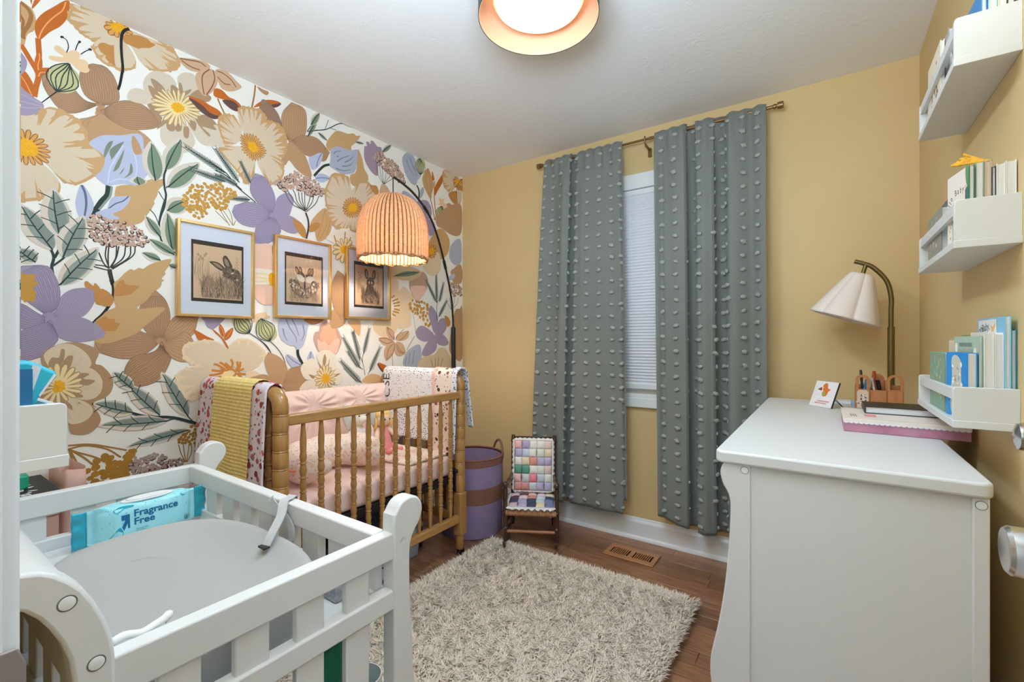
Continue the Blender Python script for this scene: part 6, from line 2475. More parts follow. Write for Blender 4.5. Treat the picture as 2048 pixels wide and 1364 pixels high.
for nm, lab, a, b, rr_, col in (('pen', 'black pen in the caddy slot nearest the plaque', (.128, 2.370, .912), (.119, 2.385, 1.060), .0042, (30, 30, 32)),
                                ('pen', 'blue pen leaning in the caddy slot nearest the plaque', (.115, 2.352, .912), (.138, 2.346, 1.025), .0050, (40, 120, 180)),
                                ('marker', 'red marker standing in the middle of the pen caddy', (.160, 2.365, .912), (.162, 2.372, 1.058), .0055, (186, 70, 44)),
                                ('marker', 'white marker leaning in the middle of the pen caddy', (.172, 2.358, .912), (.153, 2.356, 1.030), .0042, (200, 206, 210)),
                                ('comb', 'black comb leaning in the middle of the pen caddy', (.190, 2.362, .912), (.172, 2.362, 1.022), .0065, (16, 16, 18))):
    t = thing(nm, lab, 'pen' if nm != 'comb' else 'comb', a)
    a_, b_ = Vector(a), Vector(b)
    one('barrel', lambda m: m.tube([a_, a_.lerp(b_, .72)], rr_, 12), mat('ink_%d_%d_%d' % col, ph(*col), .35), t, smooth=True, auto=40)
    one('cap', lambda m: m.tube([a_.lerp(b_, .70), a_.lerp(b_, .98), b_], [rr_ * 1.15, rr_ * 1.12, rr_ * .6], 12), mat('cap_%d_%d_%d' % col, ph(*[int(v * .8) for v in col]), .35), t, smooth=True, auto=40)

# ------------------------------------------------------------------ plaque on a small wire easel
pq = thing('plaque', 'small white square plaque with an orange woodland drawing on a wire stand', 'plaque', (-.02, 2.30, DT))
o0 = Vector((-.060, 2.331, DT + .001))
e1 = Vector((.680, -.733, 0)) * .113
eb_ = Vector((.733, .680, 0)) * .040 + Vector((0, 0, .104))
nn_ = e1.cross(eb_).normalized()


def slab(m, th):
    P = [o0, o0 + e1, o0 + e1 + eb_, o0 + eb_]
    m.loft([[tuple(p - nn_ * th) for p in P], [tuple(p) for p in P]])


one('tile', lambda m: slab(m, .006), mat('plaque_black', (.03, .03, .03), .5), pq)
pr = Print(o0, e1, eb_)
pr.poly(ph(222, 216, 216), [(.0, .0), (.985, .0), (.985, 1), (.0, 1)])
pr.up(2)
pr.blob(ph(190, 104, 46), [(.38, .70), (.36, .84), (.44, .93), (.54, .90), (.60, .74), (.74, .70), (.66, .62), (.62, .46), (.52, .42), (.46, .56)])
pr.up()
pr.blob(ph(150, 140, 70), [(.40, .58), (.50, .64), (.56, .50), (.52, .40), (.42, .46)])
pr.blob(ph(116, 66, 40), [(.18, .66), (.30, .76), (.36, .72), (.34, .62), (.28, .64)])
pr.disc(ph(240, 220, 200), (.37, .74), .035, .04)
pr.up()
r = random.Random(6)
for i in range(12):
    pr.disc(ph(*r.choice(((120, 110, 116), (206, 150, 120), (150, 120, 110)))), (r.uniform(.1, .9), r.uniform(.32, .56)), .012, .012, 0, 6)
for row, x0, x1 in ((.20, .30, .82), (.12, .22, .72)):
    x = x0
    while x < x1:
        w = r.uniform(.02, .045)
        pr.poly(ph(170, 90, 80), [(x, row), (x + w, row), (x + w, row + .045), (x, row + .045)])
        x += w + .012
pr.mb.build('printed_face', M_ink, pq, ink=True)
bk_ = o0 + e1 * .5 + eb_ * .55 - nn_ * .006
one('wire_stand', lambda m: (m.tube([o0 + e1 * .78 + eb_ * .45 - nn_ * .007, o0 + e1 * .80 + Vector((.733, .68, 0)) * .075 + Vector((0, 0, .0015)), o0 + e1 * .92 + Vector((.733, .68, 0)) * .066 + Vector((0, 0, .0015)), o0 + e1 * .97 + eb_ * .40 - nn_ * .007], .0013, 6), m.tube([o0 + e1 * .2 + eb_ * .45 - nn_ * .007, o0 + e1 * .2 + Vector((.733, .68, 0)) * .07 + Vector((0, 0, .0015))], .0013, 6)), M_black, pq)

tag(one('white_tray', lambda m: m.box((.02, 2.455, DT + .0004), (.105, 2.53, DT + .013)), M_trim, bevel=.002), 'flat white box lying behind the plaque on the dresser', 'box')
tag(one('eraser_box', lambda m: m.box((.088, 2.40, DT + .0004), (.107, 2.44, DT + .022)), mat('blue_grey_card', ph(150, 164, 168), .6), bevel=.0015), 'tiny blue-grey carton beside the pen caddy', 'box')

# ------------------------------------------------------------------ pink gift box and black binder
gb = thing('keepsake_box', 'flat keepsake box with pink watercolour sides and scalloped edge overhanging the dresser', 'box', (.185, 1.86, DT))
GX0, GX1, GY0, GY1, GZ0, GZ1 = .045, .325, 1.722, 2.00, DT + .0006, .9435
one('box_body', lambda m: m.box((GX0, GY0, GZ0), (GX1, GY1, GZ1)), mat('pink_watercolour', ph(156, 98, 122), .55, vscale=14, col2=ph(172, 124, 142)), gb, bevel=.0012)
one('box_lid', lambda m: m.box((GX0 - .0012, GY0 - .0012, GZ1 - .0105), (GX1 + .0012, GY1 + .0012, GZ1 + .0006)), mat('cream_card', ph(226, 212, 202), .55, var=.05, vscale=14), gb, bevel=.0012)
pr = Print((GX0, GY0 - .0014, GZ1 - .0105), (1, 0, 0), (0, 0, 1))
nsc = 23
w = (GX1 - GX0) / nsc
for k in range(nsc):
    c = (w * (k + .5), -.0002)
    pr.poly(ph(228, 224, 226), [(c[0] - w / 2, .004)] + [(c[0] + w / 2 * math.cos(PI + PI * q / 8), c[1] + .0032 * math.sin(PI + PI * q / 8) + .0004) for q in range(9)] + [(c[0] + w / 2, .004)])
pr.up(2)
for k in range(nsc):
    c = (w * (k + .5), .0008)
    pr.stroke(ph(128, 92, 120), .0008, [(c[0] + w / 2 * math.cos(PI + PI * q / 8), c[1] + .0030 * math.sin(PI + PI * q / 8)) for q in range(9)], smooth=False)
pr.mb.build('scalloped_edge', M_ink, gb, ink=True)
pr = Print((GX0, GY0, GZ1 + .0006), (1, 0, 0), (0, 1, 0))
pr.poly(ph(196, 130, 130), [(.055, .075), (.085, .075), (.085, .135), (.055, .135)])
pr.poly(ph(236, 222, 214), [(.09, .02), (.27, .02), (.27, .15), (.09, .15)])
for k in range(3):
    pr.stroke(ph(150, 130, 110), .004, [(.022 + .006 * k, .06), (.020 + .006 * k, .12)], smooth=False)
pr.mb.build('lid_print', M_ink, gb, ink=True)
bd_ = thing('binder', 'black album with white pages lying on the pink keepsake box', 'album', (.216, 1.95, .9445))
AX0, AX1, AY0, AY1, AZ0 = .104, .334, 1.876, 2.030, .9446
one('cover', lambda m: (m.box((AX0, AY0, AZ0), (AX1, AY1, AZ0 + .0025)), m.box((AX0, AY0, AZ0 + .0205), (AX1, AY1, AZ0 + .023)), m.box((AX0, AY0, AZ0 + .0025), (AX0 + .003, AY1, AZ0 + .0205))), mat('black_leather', (.012, .012, .013), .4, bump=.2, bscale=400), bd_, bevel=.001)
one('pages', lambda m: m.box((AX0 + .003, AY0 + .004, AZ0 + .0025), (AX1 - .004, AY1 - .004, AZ0 + .0205)), mat('page_white', ph(206, 208, 210), .7, bump=.4, bscale=300, stretch=(.1, .1, 8)), bd_)

# ------------------------------------------------------------------ wall ledges with books
def ledge(x0, x1, y0, y1, z0, zt, label, flip=False, group='white book ledges'):
    """x: wall side x1 (or along x when flip), open box ledge with raised ends and a front bar"""
    t = thing('wall_ledge', label, 'shelf', ((x0 + x1) / 2, (y0 + y1) / 2, z0), group)
    if not flip:
        end = [(x0 + .0005, z0 + .0165), (x1, z0 + .0165), (x1, zt), (x0 + .006, zt), (x0 + .0022, zt - .0018), (x0 + .0005, zt - .006)]
        one('base_board', lambda m: m.box((x0 - .001, y0 - .002, z0), (x1, y1 + .002, z0 + .0168)), M_white, t, bevel=.0012)
        for y in (y0, y1 - .014):
            one('end_board', lambda m: m.prism(end, 'y', y, y + .014), M_white, t, bevel=.0012)
        one('front_bar', lambda m: m.box((x0 + .002, y0 + .014, zt - .030), (x0 + .012, y1 - .014, zt - .004)), M_white, t, bevel=.001)
    else:
        end = [(y0, z0 + .0165), (y1 - .0005, z0 + .0165), (y1 - .0005, zt - .006), (y1 - .0022, zt - .0018), (y1 - .006, zt), (y0, zt)]
        one('base_board', lambda m: m.box((x0 - .002, y0, z0), (x1 + .002, y1 + .001, z0 + .0168)), M_white, t, bevel=.0012)
        for x in (x0, x1 - .014):
            one('end_board', lambda m: m.prism(end, 'x', x, x + .014), M_white, t, bevel=.0012)
        one('front_bar', lambda m: m.box((x0 + .014, y1 - .012, zt - .030), (x1 - .014, y1 - .002, zt - .004)), M_white, t, bevel=.001)
    return t


LX0, LY0, LY1 = .2345, 1.392, 1.858
ledge(LX0, XR, LY0, LY1, 1.790, 1.897, 'white wall ledge of books, topmost of three on the yellow wall')
ledge(LX0, XR, LY0, LY1, 1.386, 1.493, 'white wall ledge of books, middle of three on the yellow wall')
ledge(LX0, XR, LY0 + .012, LY1 + .012, .986, 1.077, 'white wall ledge of books, lowest of three above the dresser')
M_pages = mat('book_pages', ph(200, 198, 194), .8, bump=.5, bscale=140, stretch=(9, .1, .1))
M_pages2 = mat('book_pages_cream', ph(184, 170, 152), .8, bump=.5, bscale=140, stretch=(9, .1, .1))


def book(label, p0, p1, th, z0, z1, col, group, pages=None, art=None, rnd_=0., edge=None):
    """cover face runs from p0 (end nearest the door) to p1 (far end); thickness grows towards the wall"""
    a, b = Vector((*p0, 0)), Vector((*p1, 0))
    L = (b - a).length
    ea = (b - a).normalized()
    ec = Vector((ea.y, -ea.x, 0))
    if ec.x < 0:
        ec = -ec
    t = thing('book', label, 'book', (p0[0], p0[1], z0), group)
    P = lambda s, c, z: tuple(a + ea * s + ec * c + Vector((0, 0, z)))
    ct = min(.0016, th * .2)

    def outline():
        if not rnd_:
            return [(0, z0), (L, z0), (L, z1), (0, z1)]
        R = min(rnd_, L * .49)
        return [(0, z0), (L, z0)] + [(L - R + R * math.cos(PI / 2 * k / 8), z1 - R + R * math.sin(PI / 2 * k / 8)) for k in range(9)] + [(R - R * math.sin(PI / 2 * k / 8), z1 - R + R * math.cos(PI / 2 * k / 8)) for k in range(9)]

    def board_(m, c0, c1, ins=0.):
        ol = outline()
        if ins:
            ol = [(min(L - ins * .3, max(ins, s)), min(z1 - ins, max(z0 + ins * .5, z))) for s, z in ol]
        m.loft([[P(s, c0, z) for s, z in ol], [P(s, c1, z) for s, z in ol]])

    def cov(m):
        board_(m, 0, ct)
        board_(m, th - ct, th)
        if not rnd_:
            m.loft([[P(L - .002, ct, z0), P(L, ct, z0), P(L, th - ct, z0), P(L - .002, th - ct, z0)], [P(L - .002, ct, z1), P(L, ct, z1), P(L, th - ct, z1), P(L - .002, th - ct, z1)]])
    k = 'cover_%d_%d_%d' % col
    c = one('cover', cov, mat(k, ph(*col), .45), t)
    one('page_block', lambda m: board_(m, ct, th - ct, .0022), pages or M_pages, t)
    if art:
        pr = Print(Vector(P(L, 0, z0)) , -ea, Vector((0, 0, 1)))
        art(pr, L, z1 - z0)
        pr.mb.build('cover_print', M_ink, t, ink=True)
    return t


def art_foil(cols, n, seed):
    def f(pr, L, H):
        r = random.Random(seed)
        for i in range(n):
            pr.disc(ph(*r.choice(cols)), (r.uniform(.15, .8) * L, r.uniform(.2, .9) * H), r.uniform(.003, .008), r.uniform(.002, .006), r.uniform(0, 3), 7)
            pr.up(.3)
    return f


Z1 = 1.0035
G1 = 'books on the lowest ledge'
book('sage green book with gold foil leaves at the far end of the lowest ledge', (.244, 1.55), (.243, 1.735), .024, Z1, 1.150, (116, 146, 128), G1, art=art_foil([(220, 196, 130), (206, 180, 110), (130, 190, 180)], 26, 3))
book('dark brown book tucked behind the sage green book', (.2695, 1.553), (.2685, 1.70), .007, Z1, 1.146, (70, 46, 38), G1)


def art_fig(pr, L, H):
    pr.blob(ph(176, 172, 160), [(.30 * L, .02 * H), (.22 * L, .35 * H), (.30 * L, .62 * H), (.28 * L, .9 * H), (.5 * L, .96 * H), (.72 * L, .86 * H), (.74 * L, .6 * H), (.82 * L, .4 * H), (.86 * L, .02 * H)])
    pr.up()
    r = random.Random(4)
    for i in range(40):
        pr.disc(ph(*r.choice(((206, 204, 200), (140, 136, 130), (226, 224, 220), (186, 170, 150)))), (r.uniform(.30, .78) * L, r.uniform(.05, .85) * H), r.uniform(.002, .006), r.uniform(.002, .007), r.uniform(0, 3), 6)
        pr.up(.3)


book('bright blue book with a silver foil figure at the near end of the lowest ledge', (.2615, 1.424), (.2425, 1.520), .0175, Z1, 1.153, (36, 126, 190), G1, art=art_fig)


def art_sage(pr, L, H):
    pr.text(ph(110, 120, 112), 'BUTTERFLY', (.18 * L, .86 * H), .011, 0, 0, .8)
    for k in range(9):
        pr.stroke(ph(150, 110, 100), .0016, [(L * (.22 + .065 * k), .66 * H), (L * (.23 + .065 * k), .76 * H)], smooth=False)
    pr.disc(ph(222, 216, 200), (.10 * L, .78 * H), .007, .012)
    pr.disc(ph(222, 216, 200), (.86 * L, .72 * H), .007, .012)


def art_sage2(pr, L, H):
    r = random.Random(3)
    x = .22 * L
    while x < .72 * L:
        w = r.uniform(.0015, .004)
        pr.poly(ph(112, 122, 114), [(x, .87 * H), (x + w, .87 * H), (x + w, .92 * H), (x, .92 * H)])
        x += w + .0015
    for k in range(9):
        pr.stroke(ph(160, 112, 100), .0016, [(L * (.22 + .065 * k), .76 * H), (L * (.23 + .065 * k), .84 * H)], smooth=False)
    pr.disc(ph(222, 216, 200), (.10 * L, .86 * H), .006, .012)
    pr.disc(ph(222, 216, 200), (.86 * L, .80 * H), .006, .012)


book('grey-green book with white leaf shapes behind the bright blue book', (.2815, 1.430), (.2600, 1.540), .006, Z1, 1.191, (150, 168, 150), G1, art=art_sage2)
book('thick white board book with squared pages on the lowest ledge', (.2885, 1.424), (.2885, 1.54), .0155, Z1, 1.200, (206, 204, 200), G1)
book('thick white board book with rounded corners beside the tall pale blue book', (.3045, 1.424), (.3045, 1.55), .0145, Z1, 1.199, (214, 212, 210), G1, rnd_=.012)


def art_ohbaby(pr, L, H):
    W = ph(226, 222, 220)
    pr.poly(W, [(0.02 * L, 0), (.74 * L, 0), (.74 * L, .985 * H), (.06 * L, .985 * H)])
    pr.up(2)
    D = ph(84, 92, 96)
    pr.text(D, 'Oh,', (.06 * L, .80 * H), .024, .0004, rad(28), 1.25)
    pr.text(D, 'Baby,', (.20 * L, .86 * H), .026, .0004, rad(6), 1.15)
    pr.text(D, 'the', (.16 * L, .715 * H), .018, .0003, rad(24), 1.25)
    pr.text(D, 'Places', (.29 * L, .755 * H), .026, .0004, rad(-8), 1.1)
    pr.blob(ph(222, 180, 110), [(.52 * L, .93 * H), (.60 * L, .91 * H), (.70 * L, .95 * H), (.66 * L, .89 * H), (.58 * L, .84 * H), (.56 * L, .88 * H)])
    pr.blob(W, [(.70 * L, .5 * H), (.74 * L, .74 * H), (.84 * L, .76 * H), (.93 * L, .66 * H), (.98 * L, .4 * H), (.9 * L, .3 * H)])


book('tall pale blue picture book with grey title letters, highest on the lowest ledge', (.3195, 1.420), (.3195, 1.636), .0095, Z1, 1.234, (120, 178, 206), G1, art=art_ohbaby)
book('teal book with a patterned spine standing against the wall on the lowest ledge', (.3300, 1.426), (.3300, 1.60), .0085, Z1, 1.205, (36, 130, 160), G1)
book('olive green book peeking out beside the tall pale blue book', (.3050, 1.60), (.3050, 1.72), .013, Z1, 1.196, (128, 140, 84), G1)
book('pale cream book standing behind the sage green book', (.283, 1.575), (.283, 1.74), .012, Z1, 1.182, (214, 200, 180), G1)
Z2 = 1.4035
G2 = 'books on the middle ledge'
book('grey book with silver letters at the far end of the middle ledge', (.2455, 1.60), (.2455, 1.782), .016, Z2, 1.528, (132, 130, 118), G2, art=art_foil([(190, 188, 180), (206, 204, 196)], 14, 5))
book('slate grey book behind the grey book with silver letters', (.2630, 1.56), (.2630, 1.76), .009, Z2, 1.552, (84, 88, 92), G2)


def art_hello(pr, L, H):
    pr.poly(ph(232, 220, 210), [(0, 0), (.84 * L, 0), (.84 * L, .7 * H), (L, .78 * H), (L, H), (0, H)])
    pr.up(2)
    pr.blob(ph(92, 130, 84), [(.86 * L, .99 * H), (.99 * L, .99 * H), (.99 * L, .72 * H), (.88 * L, .8 * H)])
    A = [(.30 * L, 0)] + [(.52 * L - .22 * L * math.cos(PI * k / 10), .38 * H + .16 * H * math.sin(PI * k / 10)) for k in range(11)] + [(.74 * L, 0)]
    pr.poly(ph(70, 62, 56), [(x - .05 * L, y + .02 * H) for x, y in A])
    pr.up(2)
    pr.poly(ph(196, 168, 116), A)
    D = ph(96, 70, 64)
    for s, x, y, rt in (('H', .05, .43, 70), ('e', .09, .49, 62), ('l', .13, .54, 56), ('l', .17, .575, 50), ('o', .205, .61, 44), ('B', .37, .66, 12), ('a', .49, .67, 6), ('b', .60, .67, 0), ('y', .71, .67, -4), ('!', .82, .66, -8)):
        pr.text(D, s, (x * L, (y + .03) * H), .020, .0003, rad(rt), .75)
    r = random.Random(8)
    for i in range(10):
        pr.disc(ph(196, 160, 90), (r.choice((.12, .84)) * L + r.uniform(-.006, .006), r.uniform(.1, .45) * H), .004, .003, 0, 6)


book('white book with an arched window and brown lettering on the middle ledge', (.2625, 1.414), (.2440, 1.512), .0100, Z2, 1.572, (60, 100, 84), G2, art=art_hello)
book('pale green book with grey pages on the middle ledge', (.2745, 1.420), (.2745, 1.58), .0125, Z2, 1.578, (140, 160, 140), G2)
book('tan book with brown page edges on the middle ledge', (.2880, 1.420), (.2880, 1.57), .0110, Z2, 1.577, (170, 150, 128), G2, pages=M_pages2)
book('navy blue book between pale books on the middle ledge', (.2998, 1.420), (.2998, 1.57), .0062, Z2, 1.562, (40, 44, 66), G2)
book('white book with grey page edges beside the navy book', (.3066, 1.420), (.3066, 1.57), .0140, Z2, 1.568, (206, 204, 200), G2)
book('white book with pale page edges against the wall on the middle ledge', (.3212, 1.420), (.3212, 1.57), .0160, Z2, 1.571, (214, 210, 204), G2)
dfl = thing('dried_flowers', 'bunch of dried mustard yellow flowers lying on top of the middle ledge books', 'dried flowers', (.30, 1.47, 1.580))
r = random.Random(12)


def sprig(m):
    for i in range(60):
        a = r.uniform(-.75, .75)
        L = r.uniform(.045, .075)
        p0 = Vector((.300, 1.440, 1.5815))
        d = Vector((-.045 * math.cos(a) - .004, .075 * math.cos(a) * .9 + .03 * math.sin(a), .030 + .03 * math.sin(a))).normalized()
        p1 = p0 + d * L
        p1.x = min(p1.x, .334)
        m.tube([p0 + d * .012, p0.lerp(p1, .6), p1], [.0012, .0018, .0022], 5)
        m.ell(tuple(p1), (.0034, .0034, .0034), 6, 4)


one('flower_heads', sprig, mat('mustard_flower', ph(206, 150, 40), .85, var=.25, vscale=40), dfl, smooth=True, kind='stuff')
one('stem_tie', lambda m: m.cyl((.301, 1.438, 1.5822), (.296, 1.452, 1.586), .004, 10), mat('raffia', ph(180, 150, 90), .8), dfl, smooth=True)
Z3 = 1.8075
G3 = 'books on the topmost ledge'


def art_brown(pr, L, H):
    r = random.Random(9)
    for x, y, w, h in ((.35, .25, .05, .35), (.55, .30, .06, .32), (.72, .2, .04, .3)):
        pr.poly(ph(150, 104, 60), [(x * L, y * H), ((x + w) * L, y * H), ((x + w) * L, (y + h) * H), (x * L, (y + h) * H)])
    for i in range(14):
        pr.disc(ph(*r.choice(((60, 50, 46), (160, 150, 140)))), (r.uniform(.2, .85) * L, r.uniform(.1, .85) * H), .004, .005, 0, 6)


book('cream book with brown shapes at the far end of the topmost ledge', (.2455, 1.61), (.2455, 1.785), .008, Z3, 1.965, (222, 210, 190), G3, art=art_brown)
book('grey book behind the cream book on the topmost ledge', (.2555, 1.575), (.2555, 1.73), .010, Z3, 1.972, (150, 146, 144), G3)
book('black and white book in the middle of the topmost ledge', (.2675, 1.545), (.2675, 1.69), .009, Z3, 1.975, (60, 58, 60), G3)
book('white arched board book with a rounded top at the near end of the topmost ledge', (.2545, 1.418), (.2500, 1.505), .026, Z3, 1.912, (226, 222, 216), G3, rnd_=.036)
book('blue picture book behind the white arched book', (.2830, 1.422), (.2790, 1.56), .010, Z3, 1.962, (50, 116, 170), G3)
book('pale aqua book with grey pages on the topmost ledge', (.2945, 1.418), (.2945, 1.56), .013, Z3, 1.968, (176, 206, 214), G3)
book('white book with a cream spine on the topmost ledge', (.3085, 1.418), (.3085, 1.56), .013, Z3, 1.965, (214, 206, 180), G3)
book('dark green book against the wall on the topmost ledge', (.3225, 1.418), (.3225, 1.56), .012, Z3, 1.955, (50, 54, 46), G3)

# ------------------------------------------------------------------ changing table
ct = thing('changing_table', 'white slatted changing table with scrolled corner posts near the doorway', 'changing table', (-1.07, .33, 0))
TX0, TX1 = -1.493, -.645            # outer faces of the two ends
TH = .033
M_w2 = mat('white_lacquer', WHITE, .38)
fp = [(.560, 0), (.560, .70), (.558, .846), (.5625, .865), (.577, .882), (.597, .887), (.616, .882), (.627, .868), (.629, .852), (.622, .834), (.607, .816), (.599, .797), (.597, .767), (.598, .71), (.603, .613), (.610, .50), (.612, .3), (.602, .1), (.600, 0)]
fpo = [(.560, 0)] + [tuple(p) for p in cr(fp[1:], False, 3)]
bo = [(.0565, .951), (.075, .9535), (.094, .9525), (.107, .949), (.118, .942), (.129, .931), (.139, .918), (.148, .900), (.156, .879), (.162, .857), (.165, .836), (.166, .80), (.166, 0), (.131, 0), (.131, .80), (.1305, .825), (.128, .847), (.122, .868), (.113, .888), (.105, .902), (.095, .914), (.080, .921), (.0565, .923)]
RAILZ = .83
for x in (TX0, TX1 - TH):
    xo = x + TH if x > -1 else x
    sgn = 1 if x > -1 else -1
    q = one('front_post', lambda m: m.prism(fpo, 'x', x, x + TH), M_w2, ct, bevel=.004)
    one('screw_recess', lambda m: m.lathe([(.0062, 0), (.0062, .0004), (.0050, .0004), (.0046, .0002), (.0, .0002)], (xo, .579, .811), (sgn, 0, 0), 20), mat('recess_grey', ph(178, 180, 180), .5), q, smooth=True, auto=30)
    q = one('back_post', lambda m: m.prism(bo, 'x', x, x + TH), M_w2, ct, bevel=.004)
    for y, z in ((.126, .909), (.1490, .834), (.082, .937)):
        one('screw_cap', lambda m: (m.lathe([(.0068, -.0006), (.0068, .0008), (.0055, .0012), (0, .0012)], (xo, y, z), (sgn, 0, 0), 22)), M_trim, q, smooth=True, auto=30)
        one('cap_gap', lambda m: (m.lathe([(.0082, 0), (.0082, .00025), (.0066, .00025)], (xo, y, z), (sgn, 0, 0), 22, False)), mat('cap_shadow_gap', ph(70, 70, 70), .8), q)  # shade around the cap painted as a flat dark ring
    xa, xb = (x + .004, x + TH - .004)
    one('end_rail', lambda m: m.box((xa, .160, .781), (xb, .566, RAILZ)), M_w2, ct, bevel=.003)
    one('end_rail', lambda m: m.box((xa, .160, .690), (xb, .566, .7255)), M_w2, ct, bevel=.003)
    one('end_rail', lambda m: m.box((xa, .160, .08), (xb, .566, .12)), M_w2, ct, bevel=.003)
    for i in range(4):
        y = .207 + .0862 * i
        one('slat', lambda m: m.box((xa + .006, y, .724), (xb - .006, y + .046, .783)), M_w2, ct, bevel=.002)
        one('slat', lambda m: m.box((xa + .006, y, .118), (xb - .006, y + .046, .692)), M_w2, ct, bevel=.002)
fx0, fx1 = TX0 + TH - .002, TX1 - TH + .002
one('front_rail', lambda m: m.box((fx0, .534, .787), (fx1, .562, RAILZ)), M_w2, ct, bevel=.003)
one('front_rail', lambda m: m.box((fx0, .534, .690), (fx1, .562, .7255)), M_w2, ct, bevel=.003)
for i in range(8):
    x = -1.366 + .0912 * i
    one('slat', lambda m: m.box((x, .539, .724), (min(fx1, x + .058), .557, .789)), M_w2, ct, bevel=.002)
bp_ = [(.0565, .946), (.075, .9485), (.093, .9475), (.106, .944), (.116, .937), (.126, .927), (.135, .915), (.143, .898), (.151, .877), (.157, .856), (.1595, .836), (.160, .79), (.137, .79), (.1365, .825), (.134, .847), (.127, .870), (.117, .892), (.108, .906), (.097, .918), (.081, .926), (.0565, .928)]
one('back_rail', lambda m: m.prism(bp_, 'x', fx0, fx1), M_w2, ct, bevel=.002)
one('back_rail', lambda m: m.box((fx0, .136, .690), (fx1, .160, .7255)), M_w2, ct, bevel=.003)
one('back_rail', lambda m: m.box((fx0, .136, .08), (fx1, .160, .12)), M_w2, ct, bevel=.003)
for i in range(9):
    x = -1.43 + .085 * i
    one('slat', lambda m: m.box((x, .140, .118), (x + .045, .156, .795)), M_w2, ct, bevel=.002)
one('tabletop', lambda m: m.box((fx0, .155, .684), (fx1, .55, .6995)), M_w2, ct, bevel=.002)
one('lower_shelf', lambda m: m.box((fx0, .09, .345), (fx1, .575, .365)), M_w2, ct, bevel=.002)
one('lower_shelf', lambda m: m.box((fx0, .09, .095), (fx1, .575, .115)), M_w2, ct, bevel=.002)

# ------------------------------------------------------------------ changing pad, strap
PCX, PCY, PAX, PAY = -.952, .336, .258, .172
pad = thing('changing_pad', 'smooth pale grey foam changing pad lying in the white changing table', 'changing pad', (PCX, PCY, .70))
M_pad = mat('pad_foam', ph(150, 149, 147), .42)


def padshape(m):
    n = 120
    prof_ = [(0, .038), (.25, .040), (.5, .046), (.7, .058), (.82, .069), (.90, .0765), (.955, .077), (.985, .072), (1.0, .060), (1.0, .035), (.985, .012), (.95, .0015), (.5, .001), (0, .001)]
    pr = cr([(a, b, 0) for a, b in prof_], False, 3)
    rs = []
    for p in pr:
        ring = []
        for k in range(n):
            a = 2 * PI * k / n
            c, s = math.cos(a), math.sin(a)
            e = 2 / 2.7
            x = PAX * math.copysign(abs(c) ** e, c)
            y = PAY * math.copysign(abs(s) ** e, s) * (1 - .05 * math.cos(PI * min(1, abs(x) / PAX)) * (1 if abs(s) > .4 else 0) * 0)
            r_ = max(1e-4, p[0])
            ring.append((PCX + x * r_, PCY + y * r_, .7005 + p[1]))
        rs.append(ring)
    m.loft(list(reversed(rs)), True, False)


one('foam_body', padshape, M_pad, pad, smooth=True)
pr = Print((-1.093, .335, .7005 + .0525), Vector((.60, .80, 0)), Vector((-.80, .60, 0)))
r = random.Random(1)
for k in range(9):
    x = -.045 + .011 * k
    b = -.020 * ((k - 4) / 4) ** 2 + .002
    pr.stroke(ph(160, 160, 160), .0011, [(x, b), (x + r.uniform(-.002, .003), b + .006), (x + r.uniform(0, .005), b + r.uniform(.006, .010))], smooth=False)
pr.mb.build('logo_print', M_ink, pad, ink=True)


def ribbon(m, pts, w, th=.0015, ups=None):
    P = cr(pts, False, 6)
    rs = []
    for i, p in enumerate(P):
        t = (P[min(i + 1, len(P) - 1)] - P[max(0, i - 1)]).normalized()
        u = ups if ups else Vector((1, 0, 0))
        u = (u - t * t.dot(u)).normalized()
        n = t.cross(u)
        rs.append([tuple(p - u * w / 2 - n * th), tuple(p + u * w / 2 - n * th), tuple(p + u * w / 2 + n * th), tuple(p - u * w / 2 + n * th)])
    m.loft(rs)


M_web = mat('grey_webbing', ph(166, 166, 166), .8, bump=.5, bscale=500)
stp = thing('pad_strap', 'grey webbing safety strap looped over the front rail of the changing table', 'strap', (-.95, .52, .80))
one('webbing', lambda m: ribbon(m, [(-.912, .462, .770), (-.918, .478, .790), (-.940, .510, .815), (-.965, .530, .8325), (-.975, .548, .8335), (-.985, .563, .8325), (-.99, .566, .81), (-.992, .567, .775)], .020, .001, Vector((1, .25, 0))), M_web, stp, smooth=True, auto=40)
one('loose_end', lambda m: ribbon(m, [(-.935, .520, .745), (-.930, .528, .775), (-.952, .528, .800), (-.985, .526, .815), (-1.005, .524, .828), (-1.012, .527, .8325)], .017, .001, Vector((.6, .2, .6))), M_web, stp, smooth=True, auto=40)
one('buckle', lambda m: m.box((-.925, .455, .7715), (-.902, .468, .7755)), M_black, stp, bevel=.001)
wst = thing('white_strap', 'white fabric strap lying along the rail beside the scrolled post', 'strap', (-.68, .22, .835))
one('webbing', lambda m: m.tube(cr([(-.6770, .170, .833), (-.6775, .182, .8345), (-.6780, .198, .829), (-.6790, .212, .8315), (-.6795, .220, .8335), (-.6810, .226, .8365), (-.6830, .226, .833), (-.6820, .221, .830)], False, 5), [.0045] * 36, 9), mat('white_cotton', ph(216, 216, 216), .85), wst, smooth=True)
sk = thing('grey_sock', 'rolled grey ribbed cloth beside the wipes pack on the changing table', 'cloth', (-1.25, .505, .70))
one('rolled_cloth', lambda m: m.tube(cr([(-1.305, .490, .713), (-1.27, .500, .722), (-1.225, .508, .724), (-1.18, .512, .716), (-1.15, .508, .708)], False, 5), [.006] + [.012 + .008 * math.sin(PI * k / 19) for k in range(19)] + [.006], 14), mat('grey_rib', ph(160, 160, 160), .9, var=.2, vscale=3, stretch=(120, 3, 3), bump=.6, bscale=200), sk, smooth=True)
